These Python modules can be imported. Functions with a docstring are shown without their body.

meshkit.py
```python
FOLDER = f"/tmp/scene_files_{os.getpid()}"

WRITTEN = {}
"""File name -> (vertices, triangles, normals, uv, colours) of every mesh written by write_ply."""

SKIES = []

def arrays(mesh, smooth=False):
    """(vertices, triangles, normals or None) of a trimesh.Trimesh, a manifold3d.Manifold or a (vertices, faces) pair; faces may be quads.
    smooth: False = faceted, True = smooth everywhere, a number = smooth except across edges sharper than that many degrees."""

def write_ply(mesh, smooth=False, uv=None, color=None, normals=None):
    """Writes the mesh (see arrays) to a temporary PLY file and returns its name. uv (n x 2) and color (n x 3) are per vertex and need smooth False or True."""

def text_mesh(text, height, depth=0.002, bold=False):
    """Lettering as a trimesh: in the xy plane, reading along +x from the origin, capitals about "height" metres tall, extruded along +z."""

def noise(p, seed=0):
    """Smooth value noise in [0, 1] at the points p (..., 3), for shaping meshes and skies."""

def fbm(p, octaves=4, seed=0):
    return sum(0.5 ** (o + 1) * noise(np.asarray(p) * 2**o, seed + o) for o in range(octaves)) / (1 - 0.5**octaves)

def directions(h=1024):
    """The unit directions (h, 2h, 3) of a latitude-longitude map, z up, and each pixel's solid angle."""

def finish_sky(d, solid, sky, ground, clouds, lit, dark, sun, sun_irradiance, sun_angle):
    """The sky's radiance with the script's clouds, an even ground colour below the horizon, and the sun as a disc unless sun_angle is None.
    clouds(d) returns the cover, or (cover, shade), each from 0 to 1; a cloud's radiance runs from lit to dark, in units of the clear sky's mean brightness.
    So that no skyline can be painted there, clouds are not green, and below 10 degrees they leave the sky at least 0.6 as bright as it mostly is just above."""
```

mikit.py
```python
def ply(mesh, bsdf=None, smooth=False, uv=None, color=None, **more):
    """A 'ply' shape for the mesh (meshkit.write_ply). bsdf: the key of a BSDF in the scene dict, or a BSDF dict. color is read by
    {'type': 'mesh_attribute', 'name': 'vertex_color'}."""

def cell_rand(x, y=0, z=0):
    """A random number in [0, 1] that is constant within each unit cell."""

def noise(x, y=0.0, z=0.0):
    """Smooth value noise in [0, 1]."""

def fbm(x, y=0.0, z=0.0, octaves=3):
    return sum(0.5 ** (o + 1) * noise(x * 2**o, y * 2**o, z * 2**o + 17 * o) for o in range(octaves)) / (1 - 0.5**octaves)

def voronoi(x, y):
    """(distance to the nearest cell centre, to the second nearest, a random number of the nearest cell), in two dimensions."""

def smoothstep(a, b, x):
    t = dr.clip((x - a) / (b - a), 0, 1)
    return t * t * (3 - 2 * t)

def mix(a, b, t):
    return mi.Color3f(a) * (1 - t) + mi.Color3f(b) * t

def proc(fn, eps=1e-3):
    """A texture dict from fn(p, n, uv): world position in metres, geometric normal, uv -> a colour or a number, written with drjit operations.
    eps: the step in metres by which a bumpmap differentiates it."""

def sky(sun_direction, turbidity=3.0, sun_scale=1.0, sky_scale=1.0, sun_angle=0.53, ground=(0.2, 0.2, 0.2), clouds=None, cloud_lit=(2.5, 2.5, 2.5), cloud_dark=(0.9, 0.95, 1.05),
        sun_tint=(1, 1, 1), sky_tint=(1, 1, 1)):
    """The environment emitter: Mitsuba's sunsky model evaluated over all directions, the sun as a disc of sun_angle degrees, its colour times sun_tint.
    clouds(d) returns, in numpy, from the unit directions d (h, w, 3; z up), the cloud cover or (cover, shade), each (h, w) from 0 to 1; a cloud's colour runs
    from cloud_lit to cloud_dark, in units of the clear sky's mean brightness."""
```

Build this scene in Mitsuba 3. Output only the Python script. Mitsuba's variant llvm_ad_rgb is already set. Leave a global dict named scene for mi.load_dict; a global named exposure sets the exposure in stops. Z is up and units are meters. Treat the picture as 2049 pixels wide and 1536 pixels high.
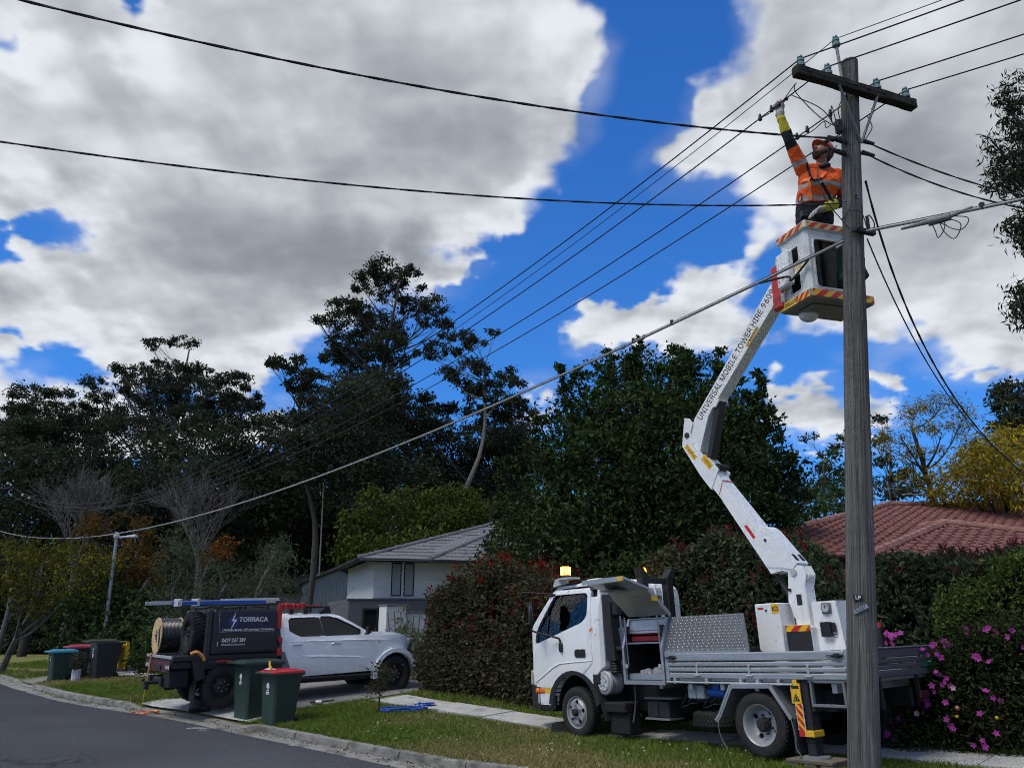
import math
import numpy as np, trimesh, manifold3d
import mitsuba as mi, drjit as dr
import mikit, meshkit
from mikit import noise, fbm, smoothstep, mix, proc, cell_rand, voronoi
from shapely.geometry import Polygon
T = mi.ScalarTransform4f
scene, labels = {}, {}

# ------------------------------------------------------------------ camera, sky, exposure
EYE = np.array([0, 0, 1.75])
PITCH, ROLL = 0.294, -0.005
_f = np.array([0, math.cos(PITCH), math.sin(PITCH)])
_u = np.array([0, -math.sin(PITCH), math.cos(PITCH)])
_up = -np.array([1., 0, 0]) * math.sin(ROLL) + _u * math.cos(ROLL)
scene['camera'] = {'type': 'perspective', 'fov': math.degrees(2 * math.atan(1024.5 / 1540)), 'fov_axis': 'x',
                   'near_clip': 0.05, 'far_clip': 2000,
                   'to_world': T().look_at(origin=EYE.tolist(), target=(EYE + _f).tolist(), up=_up.tolist())}
exposure = 2.3

# cloud banks of this sky: outlines in azimuth (degrees, 0 = +y, clockwise) and elevation, gaps in them, their thick grey bases (centre, radii, weight)
CLOUD_OUTLINES = {'L': [[-60.1, 37.0], [-0.9, 56.3], [3.0, 45.1], [3.6, 42.4], [5.9, 42.4], [8.0, 41.2], [8.6, 39.9], [7.4, 38.4], [6.4, 36.7], [5.8, 34.3], [4.1, 32.6], [3.5, 31.1], [1.1, 29.4], [0.7, 27.8], [-1.6, 26.0], [-4.8, 24.4], [-6.6, 23.0], [-10.4, 21.3], [-14.1, 19.3], [-17.6, 17.4], [-18.8, 14.9], [-21.5, 14.7], [-25.2, 15.4], [-28.4, 15.6], [-29.8, 16.5], [-31.9, 17.1], [-35.5, 18.0], [-42.8, 16.7], [-53.3, 13.5]], 'L2': [[-43.9, 11.6], [-36.5, 16.3], [-34.5, 17.3], [-34.1, 16.4], [-34.4, 15.1], [-31.6, 14.9], [-28.3, 15.0], [-25.2, 14.7], [-19.4, 13.8], [-17.4, 15.1], [-15.8, 13.0], [-19.2, 11.4], [-42.8, 6.3]], 'R': [[22.6, 54.1], [21.2, 43.0], [20.2, 40.0], [19.1, 37.4], [15.9, 36.3], [15.1, 34.8], [12.7, 33.6], [12.1, 32.3], [13.5, 30.5], [17.1, 30.3], [16.2, 29.2], [18.3, 27.2], [18.9, 25.7], [21.1, 26.0], [22.2, 22.8], [20.8, 18.8], [23.6, 18.0], [26.8, 17.3], [29.3, 17.2], [29.2, 15.4], [30.4, 14.8], [35.0, 14.8], [52.2, 11.9], [59.5, 37.1]], 'M': [[12.6, 25.0], [14.3, 25.8], [15.5, 24.9], [17.0, 25.5], [18.2, 24.6], [18.3, 23.4], [17.4, 22.0], [18.6, 21.1], [19.5, 20.0], [18.1, 18.7], [15.9, 18.4], [12.7, 19.2], [8.8, 19.2], [5.3, 19.6], [5.0, 20.5], [6.4, 21.4], [6.0, 22.3], [8.4, 22.4], [12.3, 22.8], [13.4, 23.5]], 'N': [[17.9, 16.6], [19.3, 16.6], [20.2, 14.9], [21.0, 15.5], [22.7, 15.7], [23.9, 14.5], [25.2, 14.7], [26.5, 13.6], [27.2, 12.8], [26.1, 12.2], [24.2, 11.8], [20.9, 11.9], [19.6, 12.9], [18.4, 14.4]], 'n2': [[25.6, 15.6], [26.8, 16.0], [27.8, 15.1], [26.8, 14.7], [25.7, 15.0]], 'n3': [[0.2, 16.0], [2.9, 16.4], [3.7, 14.9], [1.3, 14.2]]}
CLOUD_GAPS = {'h1': [[-43.7, 21.1], [-36.5, 23.7], [-33.7, 24.3], [-32.4, 23.8], [-33.8, 22.2], [-37.4, 20.9], [-43.3, 19.2]], 'h2': [[-43.9, 32.7], [-37.7, 35.1], [-36.8, 35.0], [-37.4, 34.2], [-43.7, 31.6]], 'h3': [[-31.6, 40.6], [-30.6, 40.9], [-30.3, 38.4], [-30.8, 37.7], [-31.3, 38.4]]}
CLOUD_BASES = [(-13.0, 25.5, 15.3, 3.4, 0.75), (-9.5, 34.4, 14.1, 6.5, 0.42), (-24.4, 27.1, 11.2, 2.3, 0.35), (-17.5, 39.6, 11.2, 2.7, 0.3), (-26.8, 19.6, 11.5, 1.7, 0.3), (30.2, 30.2, 6.5, 3.4, 0.65), (32.3, 23.9, 5.5, 3.5, 0.35), (14.5, 19.1, 4.4, 0.7, 0.3), (22.6, 12.7, 3.8, 0.8, 0.35), (12.7, 20.3, 4.5, 0.7, 0.25)]


def signed(az, el, poly):
    """Distance to a cloud bank's outline in degrees, positive inside."""
    P = np.asarray(poly, float)
    w = np.cos(np.radians(P[:, 1].mean()))
    x, y = az * w, el
    best, inside = np.full(az.shape, 1e9), np.zeros(az.shape, bool)
    for (x0, y0), (x1, y1) in zip(P * [w, 1], np.roll(P, -1, 0) * [w, 1]):
        dx, dy = x1 - x0, y1 - y0
        t = np.clip(((x - x0) * dx + (y - y0) * dy) / (dx * dx + dy * dy + 1e-9), 0, 1)
        best = np.minimum(best, (x - x0 - t * dx) ** 2 + (y - y0 - t * dy) ** 2)
        if y0 != y1:
            inside ^= ((y0 > y) != (y1 > y)) & (x < (x1 - x0) * (y - y0) / (y1 - y0) + x0)
    return np.where(inside, 1, -1) * np.sqrt(best)


def billow_at(p):
    """Heaped round lumps in several sizes, 0 to 1."""
    v, w = 0, 0
    for f, amp, seed in ((9.0, 1.0, 14), (19.0, 0.55, 15), (39.0, 0.28, 16), (78.0, 0.14, 18)):
        v = v + amp * (1 - 2 * np.abs(meshkit.noise(p * f + seed, seed) - 0.5))
        w += amp
    return v / w


def clouds(d):
    az, el = np.degrees(np.arctan2(d[..., 0], d[..., 1])), np.degrees(np.arcsin(np.clip(d[..., 2], -1, 1)))
    q = d / np.maximum(d[..., 2:3] + 0.35, 0.35)
    warp = meshkit.fbm(q * 7 + 3, 3, 11) - 0.5, meshkit.fbm(q * 7 + 9, 3, 12) - 0.5
    a, e = az + warp[0] * 3.2, el + warp[1] * 3.2
    sd = np.full(az.shape, -30.0)
    for P in CLOUD_OUTLINES.values():
        small = (np.ptp(np.asarray(P)[:, 0]) < 25)
        sd = np.maximum(sd, signed(az + warp[0] * (1.2 if small else 2.2), el + warp[1] * (1.0 if small else 2.2), P))
    for P in CLOUD_GAPS.values():
        sd = np.minimum(sd, -signed(a, e, P))
    # the rest of the sky: the same broken cumulus from noise alone
    rest = np.maximum(smoothstep_np(38, 50, np.abs(az)), smoothstep_np(46, 56, el))
    gen = (meshkit.fbm(q * 2.1 + 20, 4, 21) - 0.47) * 26
    sd = sd * (1 - rest) + gen * rest
    bq = lambda o: billow_at(q + o)
    puff = bq(0)
    fine = meshkit.fbm(q * 40, 4, 15) - 0.5
    x = sd + (puff - 0.62) * 4.4 + fine * 1.9
    soft = 0.7 + 1.5 * smoothstep_np(.45, .65, meshkit.fbm(q * 4 + 70, 3, 19))
    cover = smoothstep_np(-0.1, 1.0, x / soft) ** 1.15
    veil = 0.22 * smoothstep_np(-1.8, 0.6, sd + (meshkit.fbm(q * 9 + 40, 4, 16) - 0.5) * 5)
    cover = np.maximum(cover, veil * smoothstep_np(.42, .62, meshkit.fbm(q * 5 + 60, 3, 17)))
    thick = smoothstep_np(0.2, 5.0, x)
    base = np.zeros(az.shape)
    for ca, ce, ra, re, w in CLOUD_BASES:
        base = np.maximum(base, w * np.exp(-(((a - ca) / ra) ** 2 + ((e - ce) / re) ** 2) * .9))
    base = base * (1 - rest) + rest * np.clip((gen - 3) * .06, 0, .5)
    mott = meshkit.fbm(q * np.array([4.5, 4.5, 5.5]) + 2, 5, 31) - 0.5
    # relief: the sides of the billows that turn from the sun are greyer
    sunward = np.array([0.012, -0.004, 0.016])
    relief = bq(-sunward) - bq(sunward)
    relief2 = bq(-2.5 * sunward) - bq(2.5 * sunward)
    shade = 0.13 + thick * (0.17 + base * 0.85 + mott * 0.50) + (relief * 1.15 + relief2 * 0.45) * (1.0 - 0.55 * thick)
    shade = np.where(shade > 0.4, 0.4 + 0.5 * np.tanh((shade - 0.4) / 0.55), shade)
    shade = np.where(shade < 0.12, 0.12 * np.exp((shade - 0.12) / 0.16), shade)
    return cover, np.clip(shade, 0, 1)


def smoothstep_np(a, b, x):
    t = np.clip((x - a) / (b - a), 0, 1)
    return t * t * (3 - 2 * t)


scene['sky'] = mikit.sky((-0.46, -0.36, 0.86), turbidity=3.2, sun_scale=0.34, sun_angle=24, sun_tint=(0.90, 1.0, 1.08), clouds=clouds, cloud_lit=(2.60, 2.72, 2.86), cloud_dark=(0.46, 0.545, 0.65),
                         sky_tint=(0.22, 0.56, 0.98), ground=(0.12, 0.13, 0.11))

# ------------------------------------------------------------------ materials
def rgb(*c):
    return {'type': 'rgb', 'value': list(c) if len(c) == 3 else [c[0]] * 3}


def mat(name, color, rough=0.5, metal=0.0, **kw):
    col = color if isinstance(color, dict) else rgb(*color) if isinstance(color, tuple) else rgb(color)
    scene[name] = {'type': 'twosided', 'bsdf': {'type': 'principled', 'base_color': col, 'roughness': rough, 'metallic': metal, **kw}}
    return name


def bump(name, fn, scale, eps=0.004):
    inner = scene[name]['bsdf']
    scene[name] = {'type': 'twosided', 'bsdf': {'type': 'bumpmap', 'arbitrary': proc(fn, eps), 'scale': scale, 'bsdf': inner}}


def c_asphalt(p, n, uv):
    g = noise(p.x * 160, p.y * 160, p.z * 20)
    big = fbm(p.x * 0.55, p.y * 0.55, 0.0, 3)
    fine = noise(p.x * 45, p.y * 45, 0.0)
    spot = smoothstep(0.80, 0.95, noise(p.x * 70, p.y * 70, 3.0))
    crack = smoothstep(0.03, 0.0, dr.abs(fbm(p.x * 0.9, p.y * 0.9, 4.0, 4) - 0.5)) * smoothstep(0.5, 0.7, noise(p.x * 0.3, p.y * 0.3, 8.0))
    worn = smoothstep(0.45, 0.7, fbm(p.x * 0.25 + p.y * 0.2, p.y * 0.25 - p.x * 0.2, 2.0, 3))
    v = (0.034 + 0.034 * g * fine + 0.022 * big + 0.07 * spot * g) * (1 - 0.5 * crack) * (0.9 + 0.25 * worn)
    return mi.Color3f(v * 0.97, v * 1.0, v * 1.12)


def c_concrete(p, n, uv):
    big = fbm(p.x * 1.7, p.y * 1.7, p.z * 1.7, 4)
    fine = noise(p.x * 60, p.y * 60, p.z * 60)
    stain = smoothstep(0.55, 0.8, fbm(p.x * 5, p.y * 5, p.z * 5 + 4, 3))
    v = 0.20 + 0.13 * big + 0.05 * fine - 0.09 * stain
    return mi.Color3f(v * 1.03, v, v * 0.93)


def c_kerb(p, n, uv):
    big = fbm(p.x * 2.6, p.y * 2.6, p.z * 6, 4)
    fine = noise(p.x * 70, p.y * 70, p.z * 70)
    moss = smoothstep(0.45, 0.75, fbm(p.x * 6, p.y * 6, p.z * 9 + 7, 3))
    v = 0.10 + 0.12 * big + 0.05 * fine
    return mix(mi.Color3f(v * 1.05, v, v * 0.9), mi.Color3f(0.055, 0.055, 0.04), moss * 0.7)


def c_soil(p, n, uv):
    b = fbm(p.x * 1.3, p.y * 1.3, 0.0, 3)
    f = noise(p.x * 40, p.y * 40, 0.0)
    return mix(mi.Color3f(0.095, 0.115, 0.03), mi.Color3f(0.16, 0.15, 0.065), b * 0.6 + f * 0.4)


def c_pole(p, n, uv):
    a = dr.atan2(p.y - 8.5 + (p.z - .05) * .0394, p.x - 3.489 - (p.z - .05) * .096)
    g = fbm(a * 11, p.z * 0.7, 0.0, 4)
    line = smoothstep(0.62, 0.80, noise(a * 34, p.z * 1.6, 2.0))
    patch = smoothstep(0.40, 0.72, fbm(a * 2.0, p.z * 0.6, 5.0, 3))
    fleck = smoothstep(0.66, 0.8, noise(a * 22, p.z * 6.0, 9.0))
    v = 0.055 + 0.075 * g + 0.045 * patch + 0.05 * fleck
    return mix(mi.Color3f(v * 1.02, v * 0.99, v * 0.93), mi.Color3f(0.022, 0.021, 0.020), line * 0.6)


def c_oldwood(p, n, uv):
    g = fbm(p.x * 9, p.y * 9, p.z * 30, 3)
    l = smoothstep(0.60, 0.8, fbm(p.x * 5, p.y * 5, p.z * 5, 3))
    v = 0.014 + 0.028 * g
    return mix(mi.Color3f(v * 1.1, v, v * 0.9), mi.Color3f(0.10, 0.11, 0.085), l * 0.55)


def c_alu(p, n, uv):
    b = fbm(p.x * 3, p.y * 3, p.z * 14, 3)
    f = noise(p.x * 30, p.y * 30, p.z * 50)
    v = 0.36 + 0.2 * b + 0.06 * f
    return mi.Color3f(v * 0.97, v, v * 1.02)


def c_white(p, n, uv):
    b = fbm(p.x * 2.2, p.y * 2.2, p.z * 2.2, 3)
    low = smoothstep(1.3, 0.3, p.z) * fbm(p.x * 5, p.y * 5, p.z * 5, 3)
    run = smoothstep(0.60, 0.82, fbm(p.x * 13, p.y * 13, p.z * 1.1, 3)) * smoothstep(0.35, 0.7, fbm(p.x * 1.7, p.y * 1.7, p.z * 1.3 + 9, 2))
    chip = smoothstep(0.80, 0.86, noise(p.x * 24, p.y * 24, p.z * 24)) * smoothstep(0.55, 0.75, noise(p.x * 2.5, p.y * 2.5, p.z * 2.5 + 4))
    v = 0.78 - 0.07 * b
    c = mix(mi.Color3f(v, v, v * 0.99), mi.Color3f(0.42, 0.39, 0.34), low * 0.32 + run * 0.30)
    return mix(c, mi.Color3f(0.20, 0.14, 0.10), chip * 0.55)


def c_tile(p, n, uv):
    r = cell_rand(p.x * 4, p.y * 4, p.z * 9)
    b = fbm(p.x * 2.5, p.y * 2.5, p.z * 2.5, 3)
    l = smoothstep(0.58, 0.75, fbm(p.x * 9, p.y * 9, p.z * 9, 3))
    base = mix(mi.Color3f(0.13, 0.042, 0.034), mi.Color3f(0.19, 0.082, 0.066), b * 0.7 + r * 0.3)
    return mix(base, mi.Color3f(0.055, 0.042, 0.038), l * 0.6)


def c_greytile(p, n, uv):
    b = fbm(p.x * 1.5, p.y * 1.5, p.z * 4, 3)
    v = 0.105 + 0.08 * b
    return mi.Color3f(v, v * 0.99, v * 1.02)


def c_bark(p, n, uv):
    b = fbm(p.x * 3, p.y * 3, p.z * 0.8, 3)
    f = noise(p.x * 14, p.y * 14, p.z * 2)
    v = 0.05 + 0.09 * b + 0.04 * f
    return mi.Color3f(v * 1.05, v, v * 0.93)


def c_rubber(p, n, uv):
    v = 0.014 + 0.016 * fbm(p.x * 12, p.y * 12, p.z * 12, 2)
    return mi.Color3f(v * 1.03, v, v * 0.96)


mat('m_asphalt', proc(c_asphalt), 0.9, specular=0.3)
bump('m_asphalt', lambda p, n, uv: noise(p.x * 90, p.y * 90, 0.0) + 0.5 * noise(p.x * 200, p.y * 200, 0.0), 0.006, 0.003)
mat('m_concrete', proc(c_concrete), 0.9)
mat('m_kerb', proc(c_kerb), 0.95)
bump('m_kerb', lambda p, n, uv: fbm(p.x * 25, p.y * 25, p.z * 25, 3), 0.012, 0.004)
mat('m_soil', proc(c_soil), 1.0, specular=0.1)
mat('m_pole', proc(c_pole), 0.9, specular=0.2)
bump('m_pole', lambda p, n, uv: noise(dr.atan2(p.y - 8.5 + (p.z - .05) * .0394, p.x - 3.489 - (p.z - .05) * .096) * 34, p.z * 1.6, 2.0), 0.006, 0.004)
mat('m_oldwood', proc(c_oldwood), 0.95, specular=0.2)
mat('m_alu', proc(c_alu), 0.42, 0.75)
mat('m_white', proc(c_white), 0.28, clearcoat=0.5, clearcoat_gloss=0.9)
mat('m_tile', proc(c_tile), 0.8)
mat('m_greytile', proc(c_greytile), 0.75)
mat('m_bark', proc(c_bark), 1.0, specular=0.1)
mat('m_rubber', proc(c_rubber), 0.8, specular=0.3)
mat('m_gumwhite', (0.17, 0.16, 0.14), 0.9)
mat('m_twig', (0.11, 0.10, 0.095), 1.0)
mat('m_darkbark', (0.022, 0.019, 0.016), 1.0)
scene['m_leaf'] = {'type': 'principledthin', 'base_color': {'type': 'mesh_attribute', 'name': 'vertex_color'}, 'roughness': 0.55, 'diff_trans': 0.5, 'spec_trans': 0.0, 'eta': 1.4}
scene['m_gloss_leaf'] = {'type': 'principledthin', 'base_color': {'type': 'mesh_attribute', 'name': 'vertex_color'}, 'roughness': 0.38, 'diff_trans': 0.35, 'spec_trans': 0.0, 'eta': 1.45}
mat('m_black', (0.012, 0.012, 0.013), 0.45)
mat('m_dark', (0.015, 0.016, 0.019), 0.75)
mat('m_chassis', (0.008, 0.008, 0.009), 0.8)
mat('m_grey', (0.16, 0.165, 0.17), 0.55)
mat('m_lightgrey', (0.42, 0.43, 0.44), 0.5)
mat('m_steel', (0.45, 0.45, 0.46), 0.35, 0.9)
mat('m_rim', (0.36, 0.36, 0.37), 0.45, 0.35)
mat('m_red', (0.42, 0.018, 0.022), 0.4)
mat('m_yellow', (0.72, 0.42, 0.02), 0.5)
mat('m_orange', (0.80, 0.13, 0.012), 0.75)
mat('m_blue', (0.012, 0.075, 0.36), 0.5)
mat('m_green_bin', (0.020, 0.042, 0.032), 0.5)
mat('m_dark_bin', (0.022, 0.027, 0.029), 0.5)
mat('m_text', (0.012, 0.012, 0.013), 0.6)
mat('m_text_white', (0.72, 0.72, 0.72), 0.6)
mat('m_cream', (0.62, 0.61, 0.58), 0.8)
mat('m_glassdark', (0.006, 0.008, 0.011), 0.05, specular=0.32)
mat('m_wire', (0.022, 0.022, 0.024), 0.6)
mat('m_cable_grey', (0.30, 0.30, 0.30), 0.6)

# ------------------------------------------------------------------ mesh helpers
def taken(name):
    return name in scene or name in labels


def numbered(key):
    if not taken(key):
        return key
    i = 1
    while taken(f'{key}_{i:03d}'):
        i += 1
    return f'{key}_{i:03d}'


def cat(ms):
    return trimesh.util.concatenate([m for m in ms if m is not None]) if isinstance(ms, (list, tuple)) else ms


class Frame:
    """Local coordinates: columns of R are the local axes, o the origin."""
    def __init__(self, o=(0, 0, 0), R=None):
        self.o, self.R = np.asarray(o, float), np.eye(3) if R is None else np.asarray(R, float)

    def __call__(self, m):
        m = m.copy()
        m.vertices = np.asarray(m.vertices) @ self.R.T + self.o
        return m

    def pt(self, *p):
        return self.R @ np.asarray(p, float) + self.o

    def sub(self, o, R=None):
        return Frame(self.pt(*o), self.R @ (np.eye(3) if R is None else R))


def rotz(a):
    c, s = math.cos(a), math.sin(a)
    return np.array([[c, -s, 0], [s, c, 0], [0, 0, 1.]])


def rotx(a):
    c, s = math.cos(a), math.sin(a)
    return np.array([[1., 0, 0], [0, c, -s], [0, s, c]])


def roty(a):
    c, s = math.cos(a), math.sin(a)
    return np.array([[c, 0, s], [0, 1., 0], [-s, 0, c]])


WORLD = Frame()


def obj(key, mesh, m, frame=WORLD, smooth=False, color=None, label=None, **kw):
    key = numbered(key)
    if isinstance(mesh, (list, tuple)) and not (len(mesh) == 2 and isinstance(mesh[0], np.ndarray)):
        mesh = cat(mesh)
    if frame is not WORLD:
        mesh = frame(mesh)
    scene[key] = mikit.ply(mesh, m, smooth=smooth, color=color)
    if label or kw:
        labels.setdefault(key, {})
        if label:
            labels[key]['label'] = label
        labels[key].update(kw)
    return key


def thing(name, label, category, group=None):
    key = numbered(name)
    labels[key] = {'label': label, 'category': category}
    if group:
        labels[key]['group'] = group
    return key


def structure(name, mesh, m, label, **kw):
    k = obj(name, mesh, m, **kw)
    labels[k] = {'label': label, 'kind': 'structure', 'category': name.replace('_', ' ')}
    return k


def box(x0, x1, y0, y1, z0, z1, b=0.0):
    """Box between bounds, its edges chamfered by b."""
    if b <= 0:
        m = trimesh.creation.box((x1 - x0, y1 - y0, z1 - z0))
        m.apply_translation(((x0 + x1) / 2, (y0 + y1) / 2, (z0 + z1) / 2))
        return m
    b = min(b, (x1 - x0) * .45, (y1 - y0) * .45, (z1 - z0) * .45)
    P = []
    for X, sx in ((x0, 1), (x1, -1)):
        for Y, sy in ((y0, 1), (y1, -1)):
            for Z_, sz in ((z0, 1), (z1, -1)):
                P += [(X, Y + sy * b, Z_ + sz * b), (X + sx * b, Y, Z_ + sz * b), (X + sx * b, Y + sy * b, Z_)]
    return trimesh.Trimesh(P).convex_hull


def hull(P):
    return trimesh.Trimesh(np.asarray(P, float)).convex_hull


def prism(poly, a0, a1, axis='y'):
    """Extrude a polygon drawn in the plane of the two other axes (x,z for 'y'; y,z for 'x'; x,y for 'z') from a0 to a1."""
    g = poly if hasattr(poly, 'exterior') else Polygon(poly)
    if not g.is_valid:
        g = g.buffer(0)
    m = trimesh.creation.extrude_polygon(g, a1 - a0, engine='earcut')
    v = np.array(m.vertices)
    if axis == 'y':
        w = np.stack([v[:, 0], v[:, 2] + a0, v[:, 1]], -1)
        f = m.faces[:, ::-1]
    elif axis == 'x':
        w = np.stack([v[:, 2] + a0, v[:, 0], v[:, 1]], -1)
        f = m.faces
    else:
        w = v + [0, 0, a0]
        f = m.faces
    return trimesh.Trimesh(w, f, process=False)


def tube(path, r, n=6, caps=True, closed=False):
    P = np.asarray(path, float)
    k = len(P)
    r = np.full(k, float(r)) if np.ndim(r) == 0 else np.asarray(r, float)
    t = np.gradient(P, axis=0) if not closed else np.roll(P, -1, 0) - np.roll(P, 1, 0)
    t /= np.maximum(np.linalg.norm(t, axis=1, keepdims=True), 1e-9)
    ref = np.array([0, 0, 1.]) if abs(t[0][2]) < 0.8 else np.array([1., 0, 0])
    V = []
    a = np.cross(t[0], ref)
    a /= np.linalg.norm(a)
    ang = np.arange(n) * 2 * np.pi / n
    for i in range(k):
        a = a - t[i] * (a @ t[i])
        a /= max(np.linalg.norm(a), 1e-9)
        b = np.cross(t[i], a)
        V.append(P[i] + r[i] * (np.cos(ang)[:, None] * a + np.sin(ang)[:, None] * b))
    V = np.concatenate(V)
    F = []
    for i in range(k if closed else k - 1):
        j = (i + 1) % k
        for q in range(n):
            q2 = (q + 1) % n
            F += [(i * n + q, i * n + q2, j * n + q2), (i * n + q, j * n + q2, j * n + q)]
    if caps and not closed:
        V = np.vstack([V, P[0], P[-1]])
        c0, c1 = len(V) - 2, len(V) - 1
        for q in range(n):
            q2 = (q + 1) % n
            F += [(c0, q2, q), (c1, (k - 1) * n + q, (k - 1) * n + q2)]
    return trimesh.Trimesh(V, F, process=False)


def rod(p0, p1, r0, r1=None, n=10):
    return tube([p0, p1], [r0, r0 if r1 is None else r1], n)


def lathe(profile, n=32, axis='y'):
    """Revolve (radius, height) pairs about an axis through the origin."""
    m = trimesh.creation.revolve(np.asarray(profile, float), sections=n)
    v = np.array(m.vertices)
    if axis == 'y':
        m.vertices = np.stack([v[:, 0], v[:, 2], -v[:, 1]], -1)
    elif axis == 'x':
        m.vertices = np.stack([v[:, 2], v[:, 0], v[:, 1]], -1)
    return m


def moved(m, *t):
    m = m.copy()
    m.apply_translation(t)
    return m


def spline(P, n):
    """Catmull-Rom through the points, n samples."""
    P = np.asarray(P, float)
    if len(P) < 3:
        return np.linspace(P[0], P[-1], n)
    Q = np.vstack([2 * P[0] - P[1], P, 2 * P[-1] - P[-2]])
    u = np.linspace(0, len(P) - 1 - 1e-9, n)
    i = u.astype(int)
    t = (u - i)[:, None]
    a, b, c, d_ = Q[i], Q[i + 1], Q[i + 2], Q[i + 3]
    return 0.5 * (2 * b + (c - a) * t + (2 * a - 5 * b + 4 * c - d_) * t ** 2 + (3 * b - a - 3 * c + d_) * t ** 3)


def ico(c, r, sub=2):
    m = trimesh.creation.icosphere(sub, 1.0)
    m.vertices = m.vertices * np.asarray(r) + np.asarray(c)
    return m


def text(s, h, depth=0.003, bold=False, origin=(0, 0, 0), right=(1, 0, 0), up=(0, 0, 1), width=None):
    """Lettering that reads along right, its left foot at origin, proud of the surface along right x up."""
    m = meshkit.text_mesh(s, h, depth, bold)
    v = np.array(m.vertices)
    if width:
        v[:, 0] *= width / (v[:, 0].max() - v[:, 0].min())
    r, u = np.asarray(right, float), np.asarray(up, float)
    m.vertices = np.asarray(origin, float) + v[:, :1] * r + v[:, 1:2] * u + v[:, 2:3] * np.cross(r, u)
    return m
# ------------------------------------------------------------------ the lie of the land: s runs along the street, t away from the road
K0, ES, ET = np.array([-4.4, 13.1]), np.array([-.7193, .6947]), np.array([.6947, .7193])
SS, ZZ = [-60, -14, -7.4, -4.1, 0, 3, 7, 12, 25, 45, 80, 300], [.5, .14, .0, -.12, -.08, .0, .01, -.05, -.3, -.7, -1.1, -1.5]
TKS, TKT = [-60, -8, -4, -.5, 2, 7, 13, 22, 40, 80], [-2, .8, .8, .75, .6, .1, .65, 2.0, 3.9, 11]


def zr(s):
    return np.interp(s, SS, ZZ)


def kerb_t(s):
    s = np.asarray(s, float)
    return sum(np.interp(s + o, TKS, TKT) for o in (-1.2, -.6, 0, .6, 1.2)) / 5


def xy(s, t):
    return K0 + np.multiply.outer(np.asarray(s, float), ES) + np.multiply.outer(np.asarray(t, float), ET)


def st(x, y):
    dx, dy = np.asarray(x) - K0[0], np.asarray(y) - K0[1]
    return dx * ES[0] + dy * ES[1], dx * ET[0] + dy * ET[1]


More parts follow.
